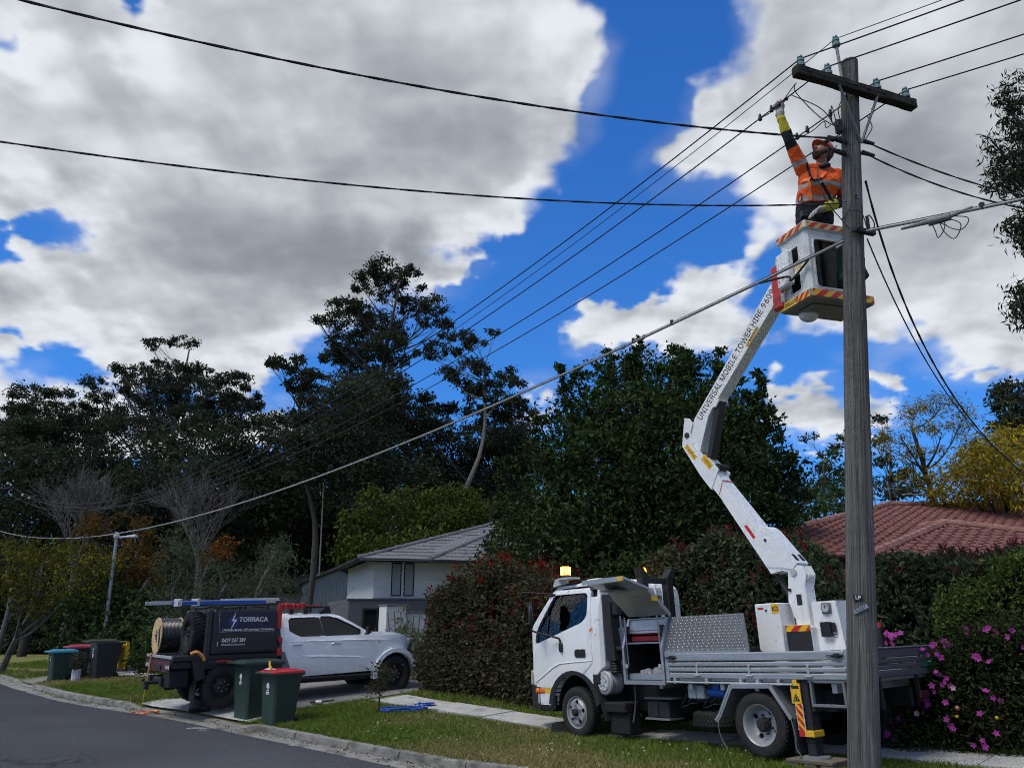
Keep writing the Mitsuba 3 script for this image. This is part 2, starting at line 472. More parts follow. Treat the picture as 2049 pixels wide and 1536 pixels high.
def verge_z(s, t):
    k = np.interp(s, [-5, 1], [.022, .05])
    o = np.asarray(t) - kerb_t(s)
    return zr(s) + .12 - .075 * dip(s) * (1 - np.clip((o - .1) / 1.0, 0, 1)) + k * np.clip(o, 0, 4)


def dip(s):
    """1 where a driveway crosses the kerb."""
    s = np.asarray(s, float)
    return np.maximum(1 - smoothstep_np(1.7, 2.4, np.abs(s - 2.9)), 1 - smoothstep_np(1.3, 2.0, np.abs(s - 14.6)))


def zg(x, y):
    s, t = st(x, y)
    return np.where(t < kerb_t(s), zr(s), verge_z(s, t))


def strip(svals, t0, t1, nt, lift, thick=0.0, zf=None):
    """A sheet between t0(s) and t1(s) laid lift above the ground."""
    S = np.asarray(svals, float)
    V = []
    for s in S:
        a, b = (t0(s) if callable(t0) else t0), (t1(s) if callable(t1) else t1)
        for q in np.linspace(a, b, nt):
            p = xy(s, q)
            z = (zf or verge_z)(s, q)
            V.append((p[0], p[1], float(z) + lift))
    n = nt
    F = []
    for i in range(len(S) - 1):
        for j in range(n - 1):
            a = i * n + j
            F += [(a, a + n, a + n + 1), (a, a + n + 1, a + 1)]
    m = trimesh.Trimesh(V, F, process=False)
    if m.face_normals[:, 2].mean() < 0:
        m.invert()
    return m


# the ground, one sheet that drops below the road
def ground_sheet():
    S = np.concatenate([np.arange(-60, -14, 4), np.arange(-14, 26, .5), np.arange(26, 60, 3), np.arange(60, 420, 30)])
    offs = np.concatenate([[-150, -40, -15, -9.6, -9.3, -6, -3, -.6, -.02, .03], np.arange(.3, 8, .5), [9, 11, 14, 18, 24, 34, 50, 80, 140, 260]])
    V = []
    for s in S:
        kt = float(kerb_t(s))
        for o in offs:
            p = xy(s, kt + o)
            z = float(verge_z(s, kt + o)) if o > 0 else float(zr(s)) - .05 if o > -9.5 else float(zr(s)) + .15
            if o > 0:
                z += .015 * (meshkit.noise(np.array([p[0] * .8, p[1] * .8, 0])) - .5)
            V.append((p[0], p[1], z - (.06 if 0 < o < .2 else 0)))
    n = len(offs)
    F = []
    for i in range(len(S) - 1):
        for j in range(n - 1):
            a = i * n + j
            F += [(a, a + n, a + n + 1), (a, a + n + 1, a + 1)]
    m = trimesh.Trimesh(V, F, process=False)
    if m.face_normals[:, 2].mean() < 0:
        m.invert()
    return m


structure('ground', ground_sheet(), 'm_soil', 'grassy verge and garden ground beside the road', smooth=True)
S_road = np.concatenate([np.arange(-60, -14, 4), np.arange(-14, 40, .75), np.arange(40, 200, 20)])
structure('road', strip(S_road, lambda s: kerb_t(s) - 9.2, lambda s: kerb_t(s) - .30, 14, 0.012, zf=lambda s, t: zr(s) + .05 * (1 - ((t - kerb_t(s) + 4.7) / 4.5) ** 2)), 'm_asphalt', 'dark grey asphalt road curving away to the left', smooth=True)

# kerb of separate lengths, the gutter pan in front of it; it dips at the two driveways
def kerb_h(s):
    return .125 - .085 * float(dip(s))


rk = np.random.default_rng(7)
K = structure('kerb', strip(S_road[(S_road > -14) & (S_road < 40)], lambda s: kerb_t(s) - .33, lambda s: kerb_t(s) - .004, 3, 0.016, zf=lambda s, t: zr(s)), 'm_kerb', 'worn concrete kerb and gutter between road and verge')
s0 = -13.0
while s0 < 34:
    L = rk.uniform(1.0, 1.7) if s0 > -8 else 2.5
    sv = np.linspace(s0 + .012, s0 + L - .012, 5)
    dz, dt = rk.normal(0, .006), rk.normal(0, .006)
    V = []
    for s in sv:
        h, kt, z = kerb_h(s), float(kerb_t(s)) + dt, float(zr(s))
        ch = min(.045, h * .5)
        for o, zz in ((0, -.08), (.012, h - ch), (.03 + (.125 - h) * .8, h - .008), (.06 + (.125 - h), h), (.165, h + .004), (.17, -.08)):
            p = xy(s, kt + o)
            V.append((p[0], p[1], z + zz + (dz if zz > 0 else 0)))
    n = 6
    F = []
    for i in range(len(sv) - 1):
        for j in range(n):
            a, b = i * n + j, i * n + (j + 1) % n
            F += [(a, b, b + n), (a, b + n, a + n)]
    for base, rev in ((0, False), ((len(sv) - 1) * n, True)):
        for j in range(1, n - 1):
            F.append((base, base + j, base + j + 1) if not rev else (base, base + j + 1, base + j))
    m = trimesh.Trimesh(V, F, process=False)
    trimesh.repair.fix_normals(m)
    obj(K + '__kerb_stone', m, 'm_kerb', smooth=40)
    s0 += L

# footpath of concrete bays, driveways
mat('m_path', proc(lambda p, n, uv: c_concrete(p, n, uv) * 1.15), 0.9)
PATH = structure('footpath', strip([-13, -6, -3, 0, 1.0], 3.36, 4.16, 2, .006), 'm_soil', 'pale concrete footpath along the verge')
s0 = -12.6
while s0 < 16.5:
    L = 1.5
    if 1.0 < s0 + L / 2 < 4.9:
        s0 += L
        continue
    lo, hi = (2.78, 3.42) if s0 > 4.5 else (3.36, 4.16)
    dz = rk.normal(0, .004)
    m = strip(np.linspace(s0 + .012, s0 + L - .012, 3), lo, hi, 2, .030 + dz)
    lower = m.copy()
    lower.vertices = lower.vertices - [0, 0, .05]
    v = np.vstack([m.vertices, lower.vertices])
    nn = len(m.vertices)
    loop = [0, 1, 3, 5, 4, 2]
    f = m.faces.tolist() + [(nn + a, nn + c, nn + b) for a, b, c in m.faces]
    for a, b in zip(loop, loop[1:] + loop[:1]):
        f += [(a, b, nn + b), (a, nn + b, nn + a)]
    mm = trimesh.Trimesh(v, f, process=False)
    trimesh.repair.fix_normals(mm)
    obj(PATH + '__slab', mm, 'm_path')
    s0 += L


def drive_z(s, t):
    return verge_z(s, t)


mat('m_drive', proc(lambda p, n, uv: c_concrete(p, n, uv) * 0.52), 0.9)
structure('driveway', strip(np.linspace(1.15, 4.75, 9), lambda s: kerb_t(s) + .172, 9.0, 14, .022, zf=drive_z), 'm_drive', 'grey concrete driveway under the white utility truck')
structure('driveway_apron', strip(np.linspace(1.0, 4.9, 9), lambda s: kerb_t(s) + .165, lambda s: kerb_t(s) + .75 + .1 * math.sin(s * 2), 4, .028, zf=drive_z), 'm_path', 'pale concrete crossing between kerb and driveway')
structure('lane', strip(np.linspace(5.0, 22, 20), lambda s: 4.1 + .04 * s, lambda s: 5.9 + .06 * s, 4, .024), 'm_drive', 'grey paved lane behind the far wheelie bins')
structure('lane_crossing', strip(np.linspace(13.4, 16.2, 7), lambda s: kerb_t(s) + .172, 4.7, 8, .022, zf=drive_z), 'm_drive', 'grey concrete crossing at the far left of the verge')


# ------------------------------------------------------------------ grass
def leaf_mesh(c, size, aspect, rng, colors, droop=0.0, up=0.0, axis=None, quad=True, fold=0.25):
    """Leaves at the points c: rhombic, folded along the midrib, random direction. Returns (mesh, colours)."""
    n = len(c)
    a = rng.normal(size=(n, 3))
    if axis is not None:
        a = a * 0.8 + axis
    a[:, 2] += up - droop
    a /= np.linalg.norm(a, axis=1, keepdims=True)
    b = np.cross(a, rng.normal(size=(n, 3)))
    b /= np.maximum(np.linalg.norm(b, axis=1, keepdims=True), 1e-9)
    nn = np.cross(a, b)
    L = size * rng.uniform(.65, 1.3, (n, 1))
    W = L * aspect * rng.uniform(.8, 1.2, (n, 1))
    tip = c + a * L
    mid = c + a * L * .45
    l, r = mid + b * W * .5 + nn * W * fold, mid - b * W * .5 + nn * W * fold
    V = np.stack([c, r, tip, l], 1).reshape(-1, 3)
    base = (np.arange(n) * 4)[:, None]
    F = np.concatenate([base + [0, 1, 2], base + [0, 2, 3]])
    col = np.repeat(colors, 4, axis=0)
    return trimesh.Trimesh(V, F, process=False), col


def palette(n, rng, cols, weights=None, var=.25):
    cols = np.asarray(cols, float)
    i = rng.choice(len(cols), n, p=weights)
    return cols[i] * rng.uniform(1 - var, 1 + var, (n, 1))


def grass():
    rng = np.random.default_rng(21)
    parts = []
    for s_lo, s_hi, t_hi, dens, hgt in ((-10.5, -4, 3.3, 2600, .05), (-4, 1.2, 3.3, 2300, .055), (4.7, 9, 3.0, 1500, .07), (9, 13.3, 3.0, 900, .08), (16.3, 30, 6, 160, .12), (-10.5, 1.2, 5.2, 900, .07), (5, 13, 4.3, 700, .08)):
        n = int((s_hi - s_lo) * t_hi * dens)
        s = rng.uniform(s_lo, s_hi, n)
        t = rng.uniform(0, t_hi, n)
        kt = kerb_t(s)
        lo = np.where(s > 4.5, 2.72, 3.32)
        hi = np.where(s > 4.5, 3.48, 4.2)
        edge = (rng.random(n) < .06) & (np.abs(t - lo) < .12)
        ok = (t > kt + .13 - .05 * rng.random(n)) & (((t < lo) | (t > hi)) | edge)
        if t_hi in (5.2, 4.3):
            ok &= t > hi
        s, t = s[ok], t[ok]
        p = xy(s, t)
        z = verge_z(s, t)
        pos = np.column_stack([p, z - .005])
        patch = meshkit.fbm(np.column_stack([p * .55, 0 * s]), 3, 5)
        dry = np.clip((patch - .42) * 4 + rng.normal(0, .25, len(s)) + np.where(s < -1, .25, -.35), 0, 1)[:, None]
        green = np.array([.13, .19, .035]) * rng.uniform(.6, 1.35, (len(s), 1))
        straw = np.array([.30, .26, .11]) * rng.uniform(.6, 1.3, (len(s), 1))
        col = green * (1 - dry) + straw * dry
        h = hgt * rng.uniform(.5, 1.4, len(s)) * (0.8 + .6 * meshkit.noise(np.column_stack([p * 3, 0 * s]), 3))
        a = rng.uniform(0, 2 * np.pi, len(s))
        w = .006 + .0035 * (hgt / .05)
        side = np.column_stack([np.cos(a), np.sin(a), 0 * a]) * w
        lean = rng.normal(0, .55, (len(s), 2)) * h[:, None]
        tip = pos + np.column_stack([lean, h])
        V = np.stack([pos - side, pos + side, tip], 1).reshape(-1, 3)
        parts.append((V, np.repeat(col, 3, 0)))
    V = np.concatenate([q[0] for q in parts])
    C = np.concatenate([q[1] for q in parts])
    return trimesh.Trimesh(V, np.arange(len(V)).reshape(-1, 3), process=False), C


gm, gc = grass()
k = obj('grass', gm, 'm_leaf', color=gc)
labels[k] = {'label': 'short patchy green and straw grass on the verge', 'category': 'grass', 'kind': 'stuff'}


def white_flowers():
    rng = np.random.default_rng(4)
    s, t = rng.uniform(-9, -1, 90), rng.uniform(1.1, 3.1, 90)
    p = xy(s, t)
    return cat([ico((p[i, 0], p[i, 1], float(verge_z(s[i], t[i])) + rng.uniform(.03, .06)), rng.uniform(.006, .012), 0) for i in range(90)])


k = obj('clover_flowers', white_flowers(), 'm_text_white')
labels[k] = {'label': 'tiny white clover flowers scattered in the verge grass', 'category': 'clover', 'kind': 'stuff'}


def gutter_litter():
    rng = np.random.default_rng(14)
    n = 1500
    s, t = rng.uniform(-9, 12, n), -.02 - rng.exponential(.09, n)
    t2 = kerb_t(s) + t
    p = xy(s, t2)
    pos = np.column_stack([p, zr(s) + .022])
    return leaf_mesh(pos, .035, .45, rng, palette(n, rng, [(.12, .075, .03), (.07, .05, .03), (.16, .12, .05), (.05, .05, .03)]), fold=.1)


gm, gc = gutter_litter()
k = obj('leaf_litter', gm, 'm_leaf', color=gc)
labels[k] = {'label': 'small dry leaves and bark littering the gutter', 'category': 'leaf litter', 'kind': 'stuff'}
# crowns as ellipsoids: x, y, z, horizontal and vertical radius, in metres
TREES = {
 'A': [[-30.2,49.5,16.2,0.74,0.4],[-32.2,49.5,16.2,1.27,0.54],[-32.5,48.1,14.9,0.45,0.39],[-30.0,46.9,14.5,0.95,0.44],[-28.1,45.8,14.2,0.77,0.31],[-31.2,47.4,14.3,0.95,0.51],[-28.9,47.5,13.8,0.8,0.51],[-28.7,45.7,13.0,1.37,0.67],[-27.0,45.7,13.6,0.67,0.43],[-29.3,50.5,14.4,0.84,0.47],[-32.4,48.8,13.6,0.98,0.72],[-30.0,46.7,12.6,1.86,0.87],[-28.4,47.7,12.8,1.27,0.79],[-33.6,50.4,12.7,1.0,1.0],[-31.0,50.0,12.6,1.99,0.99]],
 'B': [[-30.4,53.4,18.1,0.87,0.43],[-28.6,51.6,16.5,0.97,0.45],[-30.3,52.0,16.0,0.63,0.35],[-30.2,52.7,15.8,0.92,0.42],[-28.3,50.2,13.9,0.94,0.54],[-28.9,52.2,13.7,0.69,0.56],[-27.9,51.1,14.6,0.55,0.27]],
 'C': [[-25.5,52.3,20.8,0.87,0.29],[-23.6,47.4,18.8,0.39,0.2],[-23.0,51.1,20.4,0.92,0.32],[-25.5,52.2,19.3,0.29,0.21],[-25.8,48.4,17.5,0.53,0.46],[-26.4,52.4,18.8,0.79,0.36],[-24.5,52.2,19.0,0.79,0.36],[-20.3,47.1,17.1,0.96,0.42],[-26.0,51.2,17.6,0.87,0.56],[-24.8,47.0,15.9,0.45,0.38],[-23.9,50.0,17.2,0.95,0.68],[-22.5,49.6,17.5,1.01,0.47],[-22.6,48.2,16.0,0.98,0.52],[-21.2,48.9,16.6,1.0,0.53],[-25.6,51.8,16.4,0.98,0.63],[-22.0,48.9,16.0,0.99,0.46],[-25.1,47.9,15.7,0.45,0.32],[-26.3,51.2,15.2,1.72,0.48],[-23.4,49.7,15.3,1.34,0.53],[-22.7,51.8,15.9,1.05,0.49],[-24.4,48.4,13.4,1.94,0.81],[-26.1,48.9,14.0,0.98,0.59],[-23.7,51.8,14.6,1.38,0.62]],
 'D': [[-17.5,46.0,16.1,1.06,0.44],[-18.8,46.0,15.7,0.87,0.44],[-16.2,44.7,15.2,0.42,0.3],[-17.1,43.6,14.3,0.88,0.41],[-17.9,48.2,15.5,0.33,0.26],[-18.2,43.9,14.1,0.65,0.41],[-17.5,47.7,14.8,1.16,0.51],[-17.6,45.3,14.1,1.04,0.49],[-20.6,48.3,14.4,1.29,0.58],[-18.0,45.5,13.1,1.67,0.76],[-16.7,48.2,14.9,0.65,0.32],[-15.8,46.3,14.9,0.31,0.25],[-15.1,44.7,12.8,0.9,0.66],[-19.7,47.2,13.1,1.26,0.5]],
 'E': [[-8.0,45.0,23.0,1.22,0.61],[-9.0,45.1,22.4,0.96,0.45],[-6.4,43.8,22.2,0.62,0.37],[-8.8,42.3,20.5,0.6,0.27],[-7.6,44.8,22.0,1.01,0.44],[-5.4,41.6,20.3,0.35,0.21],[-7.6,45.2,21.2,0.95,0.38],[-10.5,44.8,20.4,1.07,0.44],[-10.7,43.3,18.9,0.9,0.42],[-12.2,45.8,19.8,0.51,0.32],[-9.3,42.2,19.3,0.59,0.35],[-8.8,43.3,19.3,0.91,0.48],[-6.4,45.8,20.7,1.15,0.45],[-4.6,43.3,19.8,0.85,0.48],[-5.0,45.3,19.7,1.07,0.35],[-4.1,44.7,19.1,0.43,0.31],[-8.6,46.6,19.9,1.3,0.71],[-7.5,47.0,19.4,0.84,0.52],[-10.5,45.3,18.1,1.25,0.63],[-9.6,45.9,19.2,0.76,0.44],[-7.3,41.9,16.9,1.16,0.58],[-11.0,45.3,17.2,0.93,0.4],[-10.0,46.1,17.5,1.26,0.57],[-6.9,43.4,16.4,0.83,0.42],[-8.4,44.3,17.3,0.91,0.55],[-5.9,43.9,17.0,0.36,0.21]],
 'E2': [[-9.3,45.7,16.1,1.55,0.78],[-6.9,40.5,14.2,1.38,0.61],[-6.3,41.2,14.4,0.62,0.56],[-8.1,38.0,12.8,1.8,0.85],[-7.5,41.4,13.6,1.68,1.06],[-6.8,43.1,13.9,0.73,0.52],[-10.2,45.5,14.0,2.45,1.16],[-8.2,45.4,13.6,2.13,1.28],[-8.6,40.6,11.5,2.98,1.3],[-7.7,45.9,12.7,2.39,1.41],[-9.2,39.5,10.3,2.75,1.26],[-7.9,44.6,11.0,3.39,1.62],[-8.6,39.3,9.0,2.71,1.24],[-6.8,41.2,9.0,2.97,1.48]],
 'F': [[-12.2,38.3,14.6,0.63,0.31],[-13.6,41.4,15.4,0.4,0.23],[-12.0,41.3,15.8,0.45,0.28],[-11.6,38.6,14.5,0.53,0.26],[-11.5,40.1,14.4,0.9,0.35],[-10.3,39.0,14.1,0.69,0.32],[-11.7,40.0,13.8,0.65,0.33],[-11.0,40.2,13.7,0.76,0.38],[-10.7,38.4,12.5,0.47,0.36],[-12.7,41.5,12.2,0.89,0.5],[-11.2,39.1,11.7,0.73,0.42],[-12.4,39.8,10.9,0.85,0.48],[-11.0,38.2,10.4,1.02,0.51]],
 'G': [[-3.7,40.5,16.8,0.45,0.25],[-2.8,41.5,17.1,0.72,0.32],[-2.0,42.2,16.9,0.73,0.32],[-4.4,45.1,17.6,1.24,0.4],[-4.9,44.9,17.2,0.49,0.28],[-1.1,42.9,17.9,0.42,0.21],[-2.4,42.8,15.9,0.82,0.41],[-3.7,43.8,15.7,0.66,0.42],[-3.1,44.8,15.3,0.61,0.36],[-1.6,42.2,15.3,0.52,0.29],[-0.3,44.5,15.8,0.61,0.39],[0.2,42.5,14.7,0.52,0.32],[-1.3,43.5,14.6,1.12,0.41],[-2.2,44.2,14.6,0.78,0.39]],
 'G2': [[-5.4,47.0,14.6,1.08,0.51],[-4.3,48.5,14.8,0.78,0.42],[-2.9,48.6,14.8,1.31,0.42],[-0.5,43.0,13.7,1.16,0.38],[0.2,43.3,13.5,0.73,0.41],[-1.1,44.2,13.2,0.89,0.39],[0.9,44.7,13.4,0.6,0.33],[0.1,44.6,13.1,0.75,0.36],[-5.4,43.4,12.7,0.87,0.46],[-4.1,44.7,12.5,1.49,0.54],[-0.8,47.8,13.4,1.6,0.54],[0.7,50.1,13.8,1.0,0.5],[-5.2,45.8,12.2,1.52,0.61],[-1.7,45.9,11.9,2.44,0.73],[0.2,46.3,11.8,1.53,0.74],[-3.9,48.4,11.4,1.91,0.83],[-0.8,49.3,11.4,2.59,1.23],[-5.1,50.5,10.5,1.98,1.26],[1.0,46.0,10.6,1.51,1.21],[-2.7,48.7,9.3,2.85,1.58]],
 'M1': [[-27.3,43.0,10.0,1.7,1.27],[-30.1,45.9,9.0,1.5,1.8],[-25.5,42.4,8.5,1.66,1.66],[-28.7,46.2,7.1,2.38,1.49]],
 'M2': [[-25.9,47.0,11.2,1.71,1.24],[-27.3,48.4,9.4,1.89,1.89],[-24.2,47.2,9.2,1.84,1.84],[-24.1,45.9,7.1,2.36,1.48]],
 'M3': [[-21.1,46.0,11.3,1.67,1.37],[-20.5,43.3,8.6,1.69,1.69],[-18.5,43.3,8.6,1.69,1.69],[-20.7,46.2,7.1,2.38,1.49]],
 'M4': [[-16.3,42.9,10.9,1.7,1.28],[-15.6,45.0,10.4,1.78,1.48],[-15.6,40.1,8.2,1.57,1.57],[-14.2,43.3,8.1,1.97,1.69],[-15.1,42.9,6.4,2.21,1.38]],
 'M5': [[-14.8,50.6,11.5,2.0,1.5],[-14.2,51.4,9.3,2.67,2.0],[-11.2,50.1,8.5,2.59,1.62],[-13.7,50.4,6.3,2.89,1.61],[-5.4,50.0,9.0,2.59,1.94],[-2.8,50.7,8.2,2.62,1.96],[-0.5,48.5,8.8,1.89,1.89]],
 'olive': [[-6.9,34.2,5.4,0.77,0.88],[-7.2,34.5,4.5,0.66,0.55],[-5.7,33.1,6.5,0.97,0.56],[-4.5,35.5,6.9,1.15,0.6],[-2.5,34.7,6.9,1.04,0.5],[-5.4,35.4,5.6,1.36,0.91],[-3.1,33.4,5.5,1.29,0.75],[-1.9,33.8,6.0,0.79,0.65],[-7.0,33.3,5.8,0.43,0.34],[-6.0,32.6,4.5,0.83,0.62],[-3.7,32.6,4.5,1.45,0.62]],
 'wattle': [[-16.6,26.2,3.9,0.84,0.43],[-16.7,28.1,4.0,1.0,0.54],[-16.5,26.0,3.2,0.66,0.49],[-15.4,27.6,3.9,0.98,0.56],[-16.0,26.2,2.8,0.99,0.59],[-14.2,25.7,2.9,0.97,0.65],[-13.7,26.1,3.5,0.66,0.5],[-15.8,27.5,2.2,0.86,0.52]],
 'darkshrub': [[-13.9,26.5,2.4,0.83,0.83],[-13.2,26.6,1.9,0.83,0.91],[-14.2,26.4,1.4,0.82,0.82],[-12.6,26.0,1.0,0.96,0.64],[-12.1,26.5,1.9,0.82,0.82],[-14.7,27.3,0.8,0.67,0.5],[-11.6,25.9,1.0,0.96,0.64]],
 'orange': [[-13.5,28.5,4.4,0.55,0.62],[-13.3,27.5,3.6,0.63,0.87],[-12.6,27.4,3.5,0.52,0.69],[-14.6,27.6,5.1,0.64,0.36],[-14.8,27.2,4.7,0.52,0.28],[-14.2,28.9,5.3,0.52,0.3],[-12.7,27.7,2.7,0.7,0.52]],
 'orange2': [[-11.0,29.7,4.5,0.45,0.34],[-11.2,29.5,4.0,0.41,0.38],[-10.7,29.6,4.0,0.34,0.3]],
 'feather1': [[-10.5,24.9,4.1,0.61,0.45],[-10.9,25.3,3.6,0.72,0.64],[-10.3,25.7,3.3,0.73,0.73],[-11.3,26.5,2.8,0.83,0.67],[-10.3,26.3,2.4,0.82,0.59],[-10.9,25.0,2.1,0.62,0.56]],
 'feather2': [[-7.5,24.7,4.0,0.41,0.38],[-7.8,25.3,3.5,0.64,0.58],[-6.9,23.7,3.0,0.67,0.6],[-8.0,25.2,2.9,0.71,0.64],[-7.0,24.3,2.4,0.61,0.46],[-7.9,25.1,2.3,0.78,0.56]],
 'feather3': [[-9.0,24.6,3.0,0.7,0.53],[-8.8,25.3,2.5,0.79,0.57],[-9.3,25.0,2.2,0.78,0.56],[-8.2,24.2,1.9,0.9,0.45],[-9.9,25.5,1.7,0.95,0.48]],
 'hedgeback': [[-9.9,23.0,1.2,0.57,0.57],[-8.7,22.5,1.4,0.69,0.56],[-7.7,22.3,1.3,0.69,0.55],[-9.4,23.2,0.8,0.71,0.37],[-9.9,22.3,0.7,0.55,0.3]],
 'big': [[2.5,17.6,7.1,0.79,0.55],[3.5,17.3,7.2,0.89,0.49],[4.4,17.2,7.0,0.75,0.54],[1.6,16.9,6.1,0.75,0.66],[2.8,16.2,5.9,0.98,0.76],[4.2,16.5,6.0,0.89,0.78],[5.3,17.1,6.0,0.64,0.69],[5.8,17.2,5.5,0.52,0.66],[1.0,17.1,5.1,0.75,0.65],[1.9,16.4,5.0,0.97,0.75],[3.2,15.8,4.9,1.04,0.83],[4.7,16.4,5.0,0.86,0.86],[6.4,18.2,4.8,0.5,0.69],[0.3,17.8,4.3,0.71,0.64],[1.3,16.6,3.9,0.97,0.86],[2.7,16.6,3.8,1.07,0.85],[4.1,16.1,3.8,1.04,0.83],[5.7,17.4,3.8,0.63,0.74],[-0.2,19.7,3.6,0.53,0.58],[0.7,17.5,3.2,0.96,0.74],[2.0,16.4,2.9,1.04,0.83],[3.6,17.0,2.9,1.08,0.75],[5.0,17.5,2.9,0.67,0.67],[1.4,18.1,2.2,0.91,0.57],[2.8,17.4,2.1,0.98,0.55],[4.1,17.5,2.1,0.88,0.55]],
 'bigback': [[2.9,21.3,7.0,1.28,0.99],[4.3,21.4,6.8,1.43,1.14],[5.3,19.6,6.1,1.17,1.04],[2.1,20.5,5.0,1.34,1.07],[3.9,19.9,4.6,1.42,1.16],[5.7,20.3,4.7,1.19,1.19],[1.0,21.0,4.0,1.21,0.81],[3.0,20.9,3.6,1.47,1.07],[5.0,19.9,3.4,1.39,0.89]],
 'R1': [[7.0,9.4,8.1,0.28,0.42],[7.1,9.5,7.7,0.32,0.32],[7.1,9.4,8.7,0.22,0.22],[7.7,9.9,9.3,0.3,0.3],[7.2,10.0,7.9,0.19,0.22],[6.9,9.4,6.9,0.23,0.2],[7.0,9.5,6.7,0.27,0.18],[6.4,9.0,5.6,0.21,0.18],[6.7,9.4,5.5,0.2,0.16],[8.1,10.2,8.5,0.46,0.69],[7.4,9.6,6.9,0.42,0.42],[7.2,9.7,5.8,0.41,0.34]],
 'R2': [[20.7,30.3,10.4,0.82,0.57],[20.2,30.2,9.8,0.61,0.45],[21.1,30.9,9.6,0.62,0.62],[19.2,29.3,8.8,0.51,0.39],[20.2,29.4,8.3,0.98,0.78]],
 'yellow': [[13.5,24.9,8.3,0.6,0.37],[13.8,24.0,8.2,0.64,0.39],[15.0,25.1,8.0,0.54,0.4],[11.9,23.1,7.1,0.55,0.28],[12.5,24.7,7.0,0.49,0.26],[13.0,23.9,6.7,0.57,0.25],[12.6,23.9,5.9,0.63,0.31],[14.9,24.9,7.1,0.43,0.4],[13.2,23.1,7.2,0.46,0.31],[12.5,24.0,6.4,0.54,0.32]],
 'yellow2': [[13.3,21.9,5.9,0.72,0.49],[14.1,22.1,6.3,0.67,0.5],[15.4,23.3,6.6,0.77,0.61],[14.2,22.3,5.5,0.96,0.58],[13.7,23.2,5.5,0.91,0.6],[14.1,21.3,5.2,0.7,0.7],[13.3,23.7,5.1,0.77,0.37],[14.7,23.6,5.1,0.92,0.46]],
 'S1': [[16.1,40.5,10.8,0.54,0.27],[16.3,39.1,9.8,0.57,0.31],[16.1,40.5,9.4,0.69,0.59],[16.9,39.1,10.2,0.47,0.31],[16.2,39.6,8.5,1.04,0.52],[14.4,38.6,7.7,1.0,0.75],[15.9,38.7,7.3,1.26,0.75]],
 'S2': [[14.8,33.0,9.1,0.57,0.44],[14.4,33.0,8.1,0.87,0.65],[15.9,35.0,7.7,0.92,0.69],[13.7,33.2,7.1,0.87,0.56]],
 'S3': [[18.5,38.0,11.1,0.56,0.3],[17.0,35.5,9.7,0.66,0.38],[17.4,35.7,8.8,0.8,0.52],[17.6,35.7,8.0,0.79,0.47],[19.3,38.3,7.8,1.0,0.6],[18.1,38.0,7.4,1.23,0.64],[18.6,35.5,7.2,1.16,0.46]],
 'bushfar': [[12.2,30.9,5.6,1.19,0.52],[13.2,29.5,5.2,1.14,0.49],[10.9,29.5,5.1,0.95,0.42],[12.6,30.2,5.7,0.78,0.27]],
}
mat('m_gumdark', (.05, .046, .040), 1.0)
# ------------------------------------------------------------------ trees and shrubs
def clump_leaves(clumps, rng, leaf, per, dome=0.0, cover=3.0, sub=0.45, depth=1.0):
    """Leaf positions in ellipsoids (x, y, z, rx, rz). dome 1: mostly the upper shell, as in gum canopies."""
    out, cid, mids = [], [], []
    for i, (x, y, z, rx, rz) in enumerate(clumps):
        n = int(cover * math.pi * rx * rz / (leaf * leaf * .22)) + 12
        m = max(4, int(n / per))
        q = rng.normal(size=(m, 3))
        q /= np.linalg.norm(q, axis=1, keepdims=True)
        q[:, 2] = np.where(q[:, 2] < 0, q[:, 2] * (1 - 1.0 * dome) + dome * .25 * rng.uniform(-1, 1, m), q[:, 2])
        q *= rng.uniform(.45 + .35 * dome, 1.0, (m, 1)) ** .6
        cen = q * [rx, rx * depth, rz] + [x, y, z]
        r = sub * min(rx, rz * 1.5) * rng.uniform(.6, 1.3, (m, 1))
        k = rng.integers(0, m, n)
        pos = cen[k] + rng.normal(size=(n, 3)) * r[k] * [.6, .6, .42]
        out.append(pos)
        cid.append(np.full(n, i))
        mids.append(cen)
    return np.concatenate(out), np.concatenate(cid), mids


def bez(p0, p1, p2, n):
    t = np.linspace(0, 1, n)[:, None]
    return (1 - t) ** 2 * p0 + 2 * t * (1 - t) * p1 + t ** 2 * p2


def trunk_and_limbs(trunk, r0, r1, clumps, mids, rng, spread=.7, rb=.35, twigs=5, lowest=.25):
    P = spline(trunk, 14)
    r0 = r0 * .62
    R = np.linspace(r0, r1, 14)
    tr = tube(P, R, 9)
    limbs = []
    ztop, zbot = P[-1][2], P[0][2] + lowest * (P[-1][2] - P[0][2])
    for (x, y, z, rx, rz), cen in zip(clumps, mids):
        c = np.array([x, y, z - rz * .3])
        j = int(np.argmin(np.abs(P[:, 2] - np.clip(z - spread * math.hypot(x - P[7][0], y - P[7][1]) - rz, zbot, ztop))))
        a = P[j]
        m = (a + c) / 2 + [0, 0, -.12 * np.linalg.norm(c - a)] + rng.normal(0, .06, 3) * np.linalg.norm(c - a)
        br = min(R[j] * .6, rb * (.25 + .12 * np.linalg.norm(c - a) ** .5))
        path = bez(a, m, c, 7)
        limbs.append(tube(path, np.linspace(br, br * .3, 7), 5, caps=False))
        for q in cen[:twigs]:
            s0_ = path[rng.integers(3, 7)]
            limbs.append(tube(bez(s0_, (s0_ + q) / 2 + [0, 0, -.1], q, 4), np.linspace(br * .35, br * .12, 4), 3, caps=False))
    return tr, cat(limbs)


GUM = [(.044, .058, .034), (.058, .070, .042), (.036, .050, .030), (.066, .068, .044)]
DARK = [(.034, .064, .024), (.052, .084, .028), (.024, .044, .018), (.075, .105, .034)]
OLIVE = [(.070, .085, .018), (.10, .115, .024), (.045, .06, .016), (.085, .10, .03)]


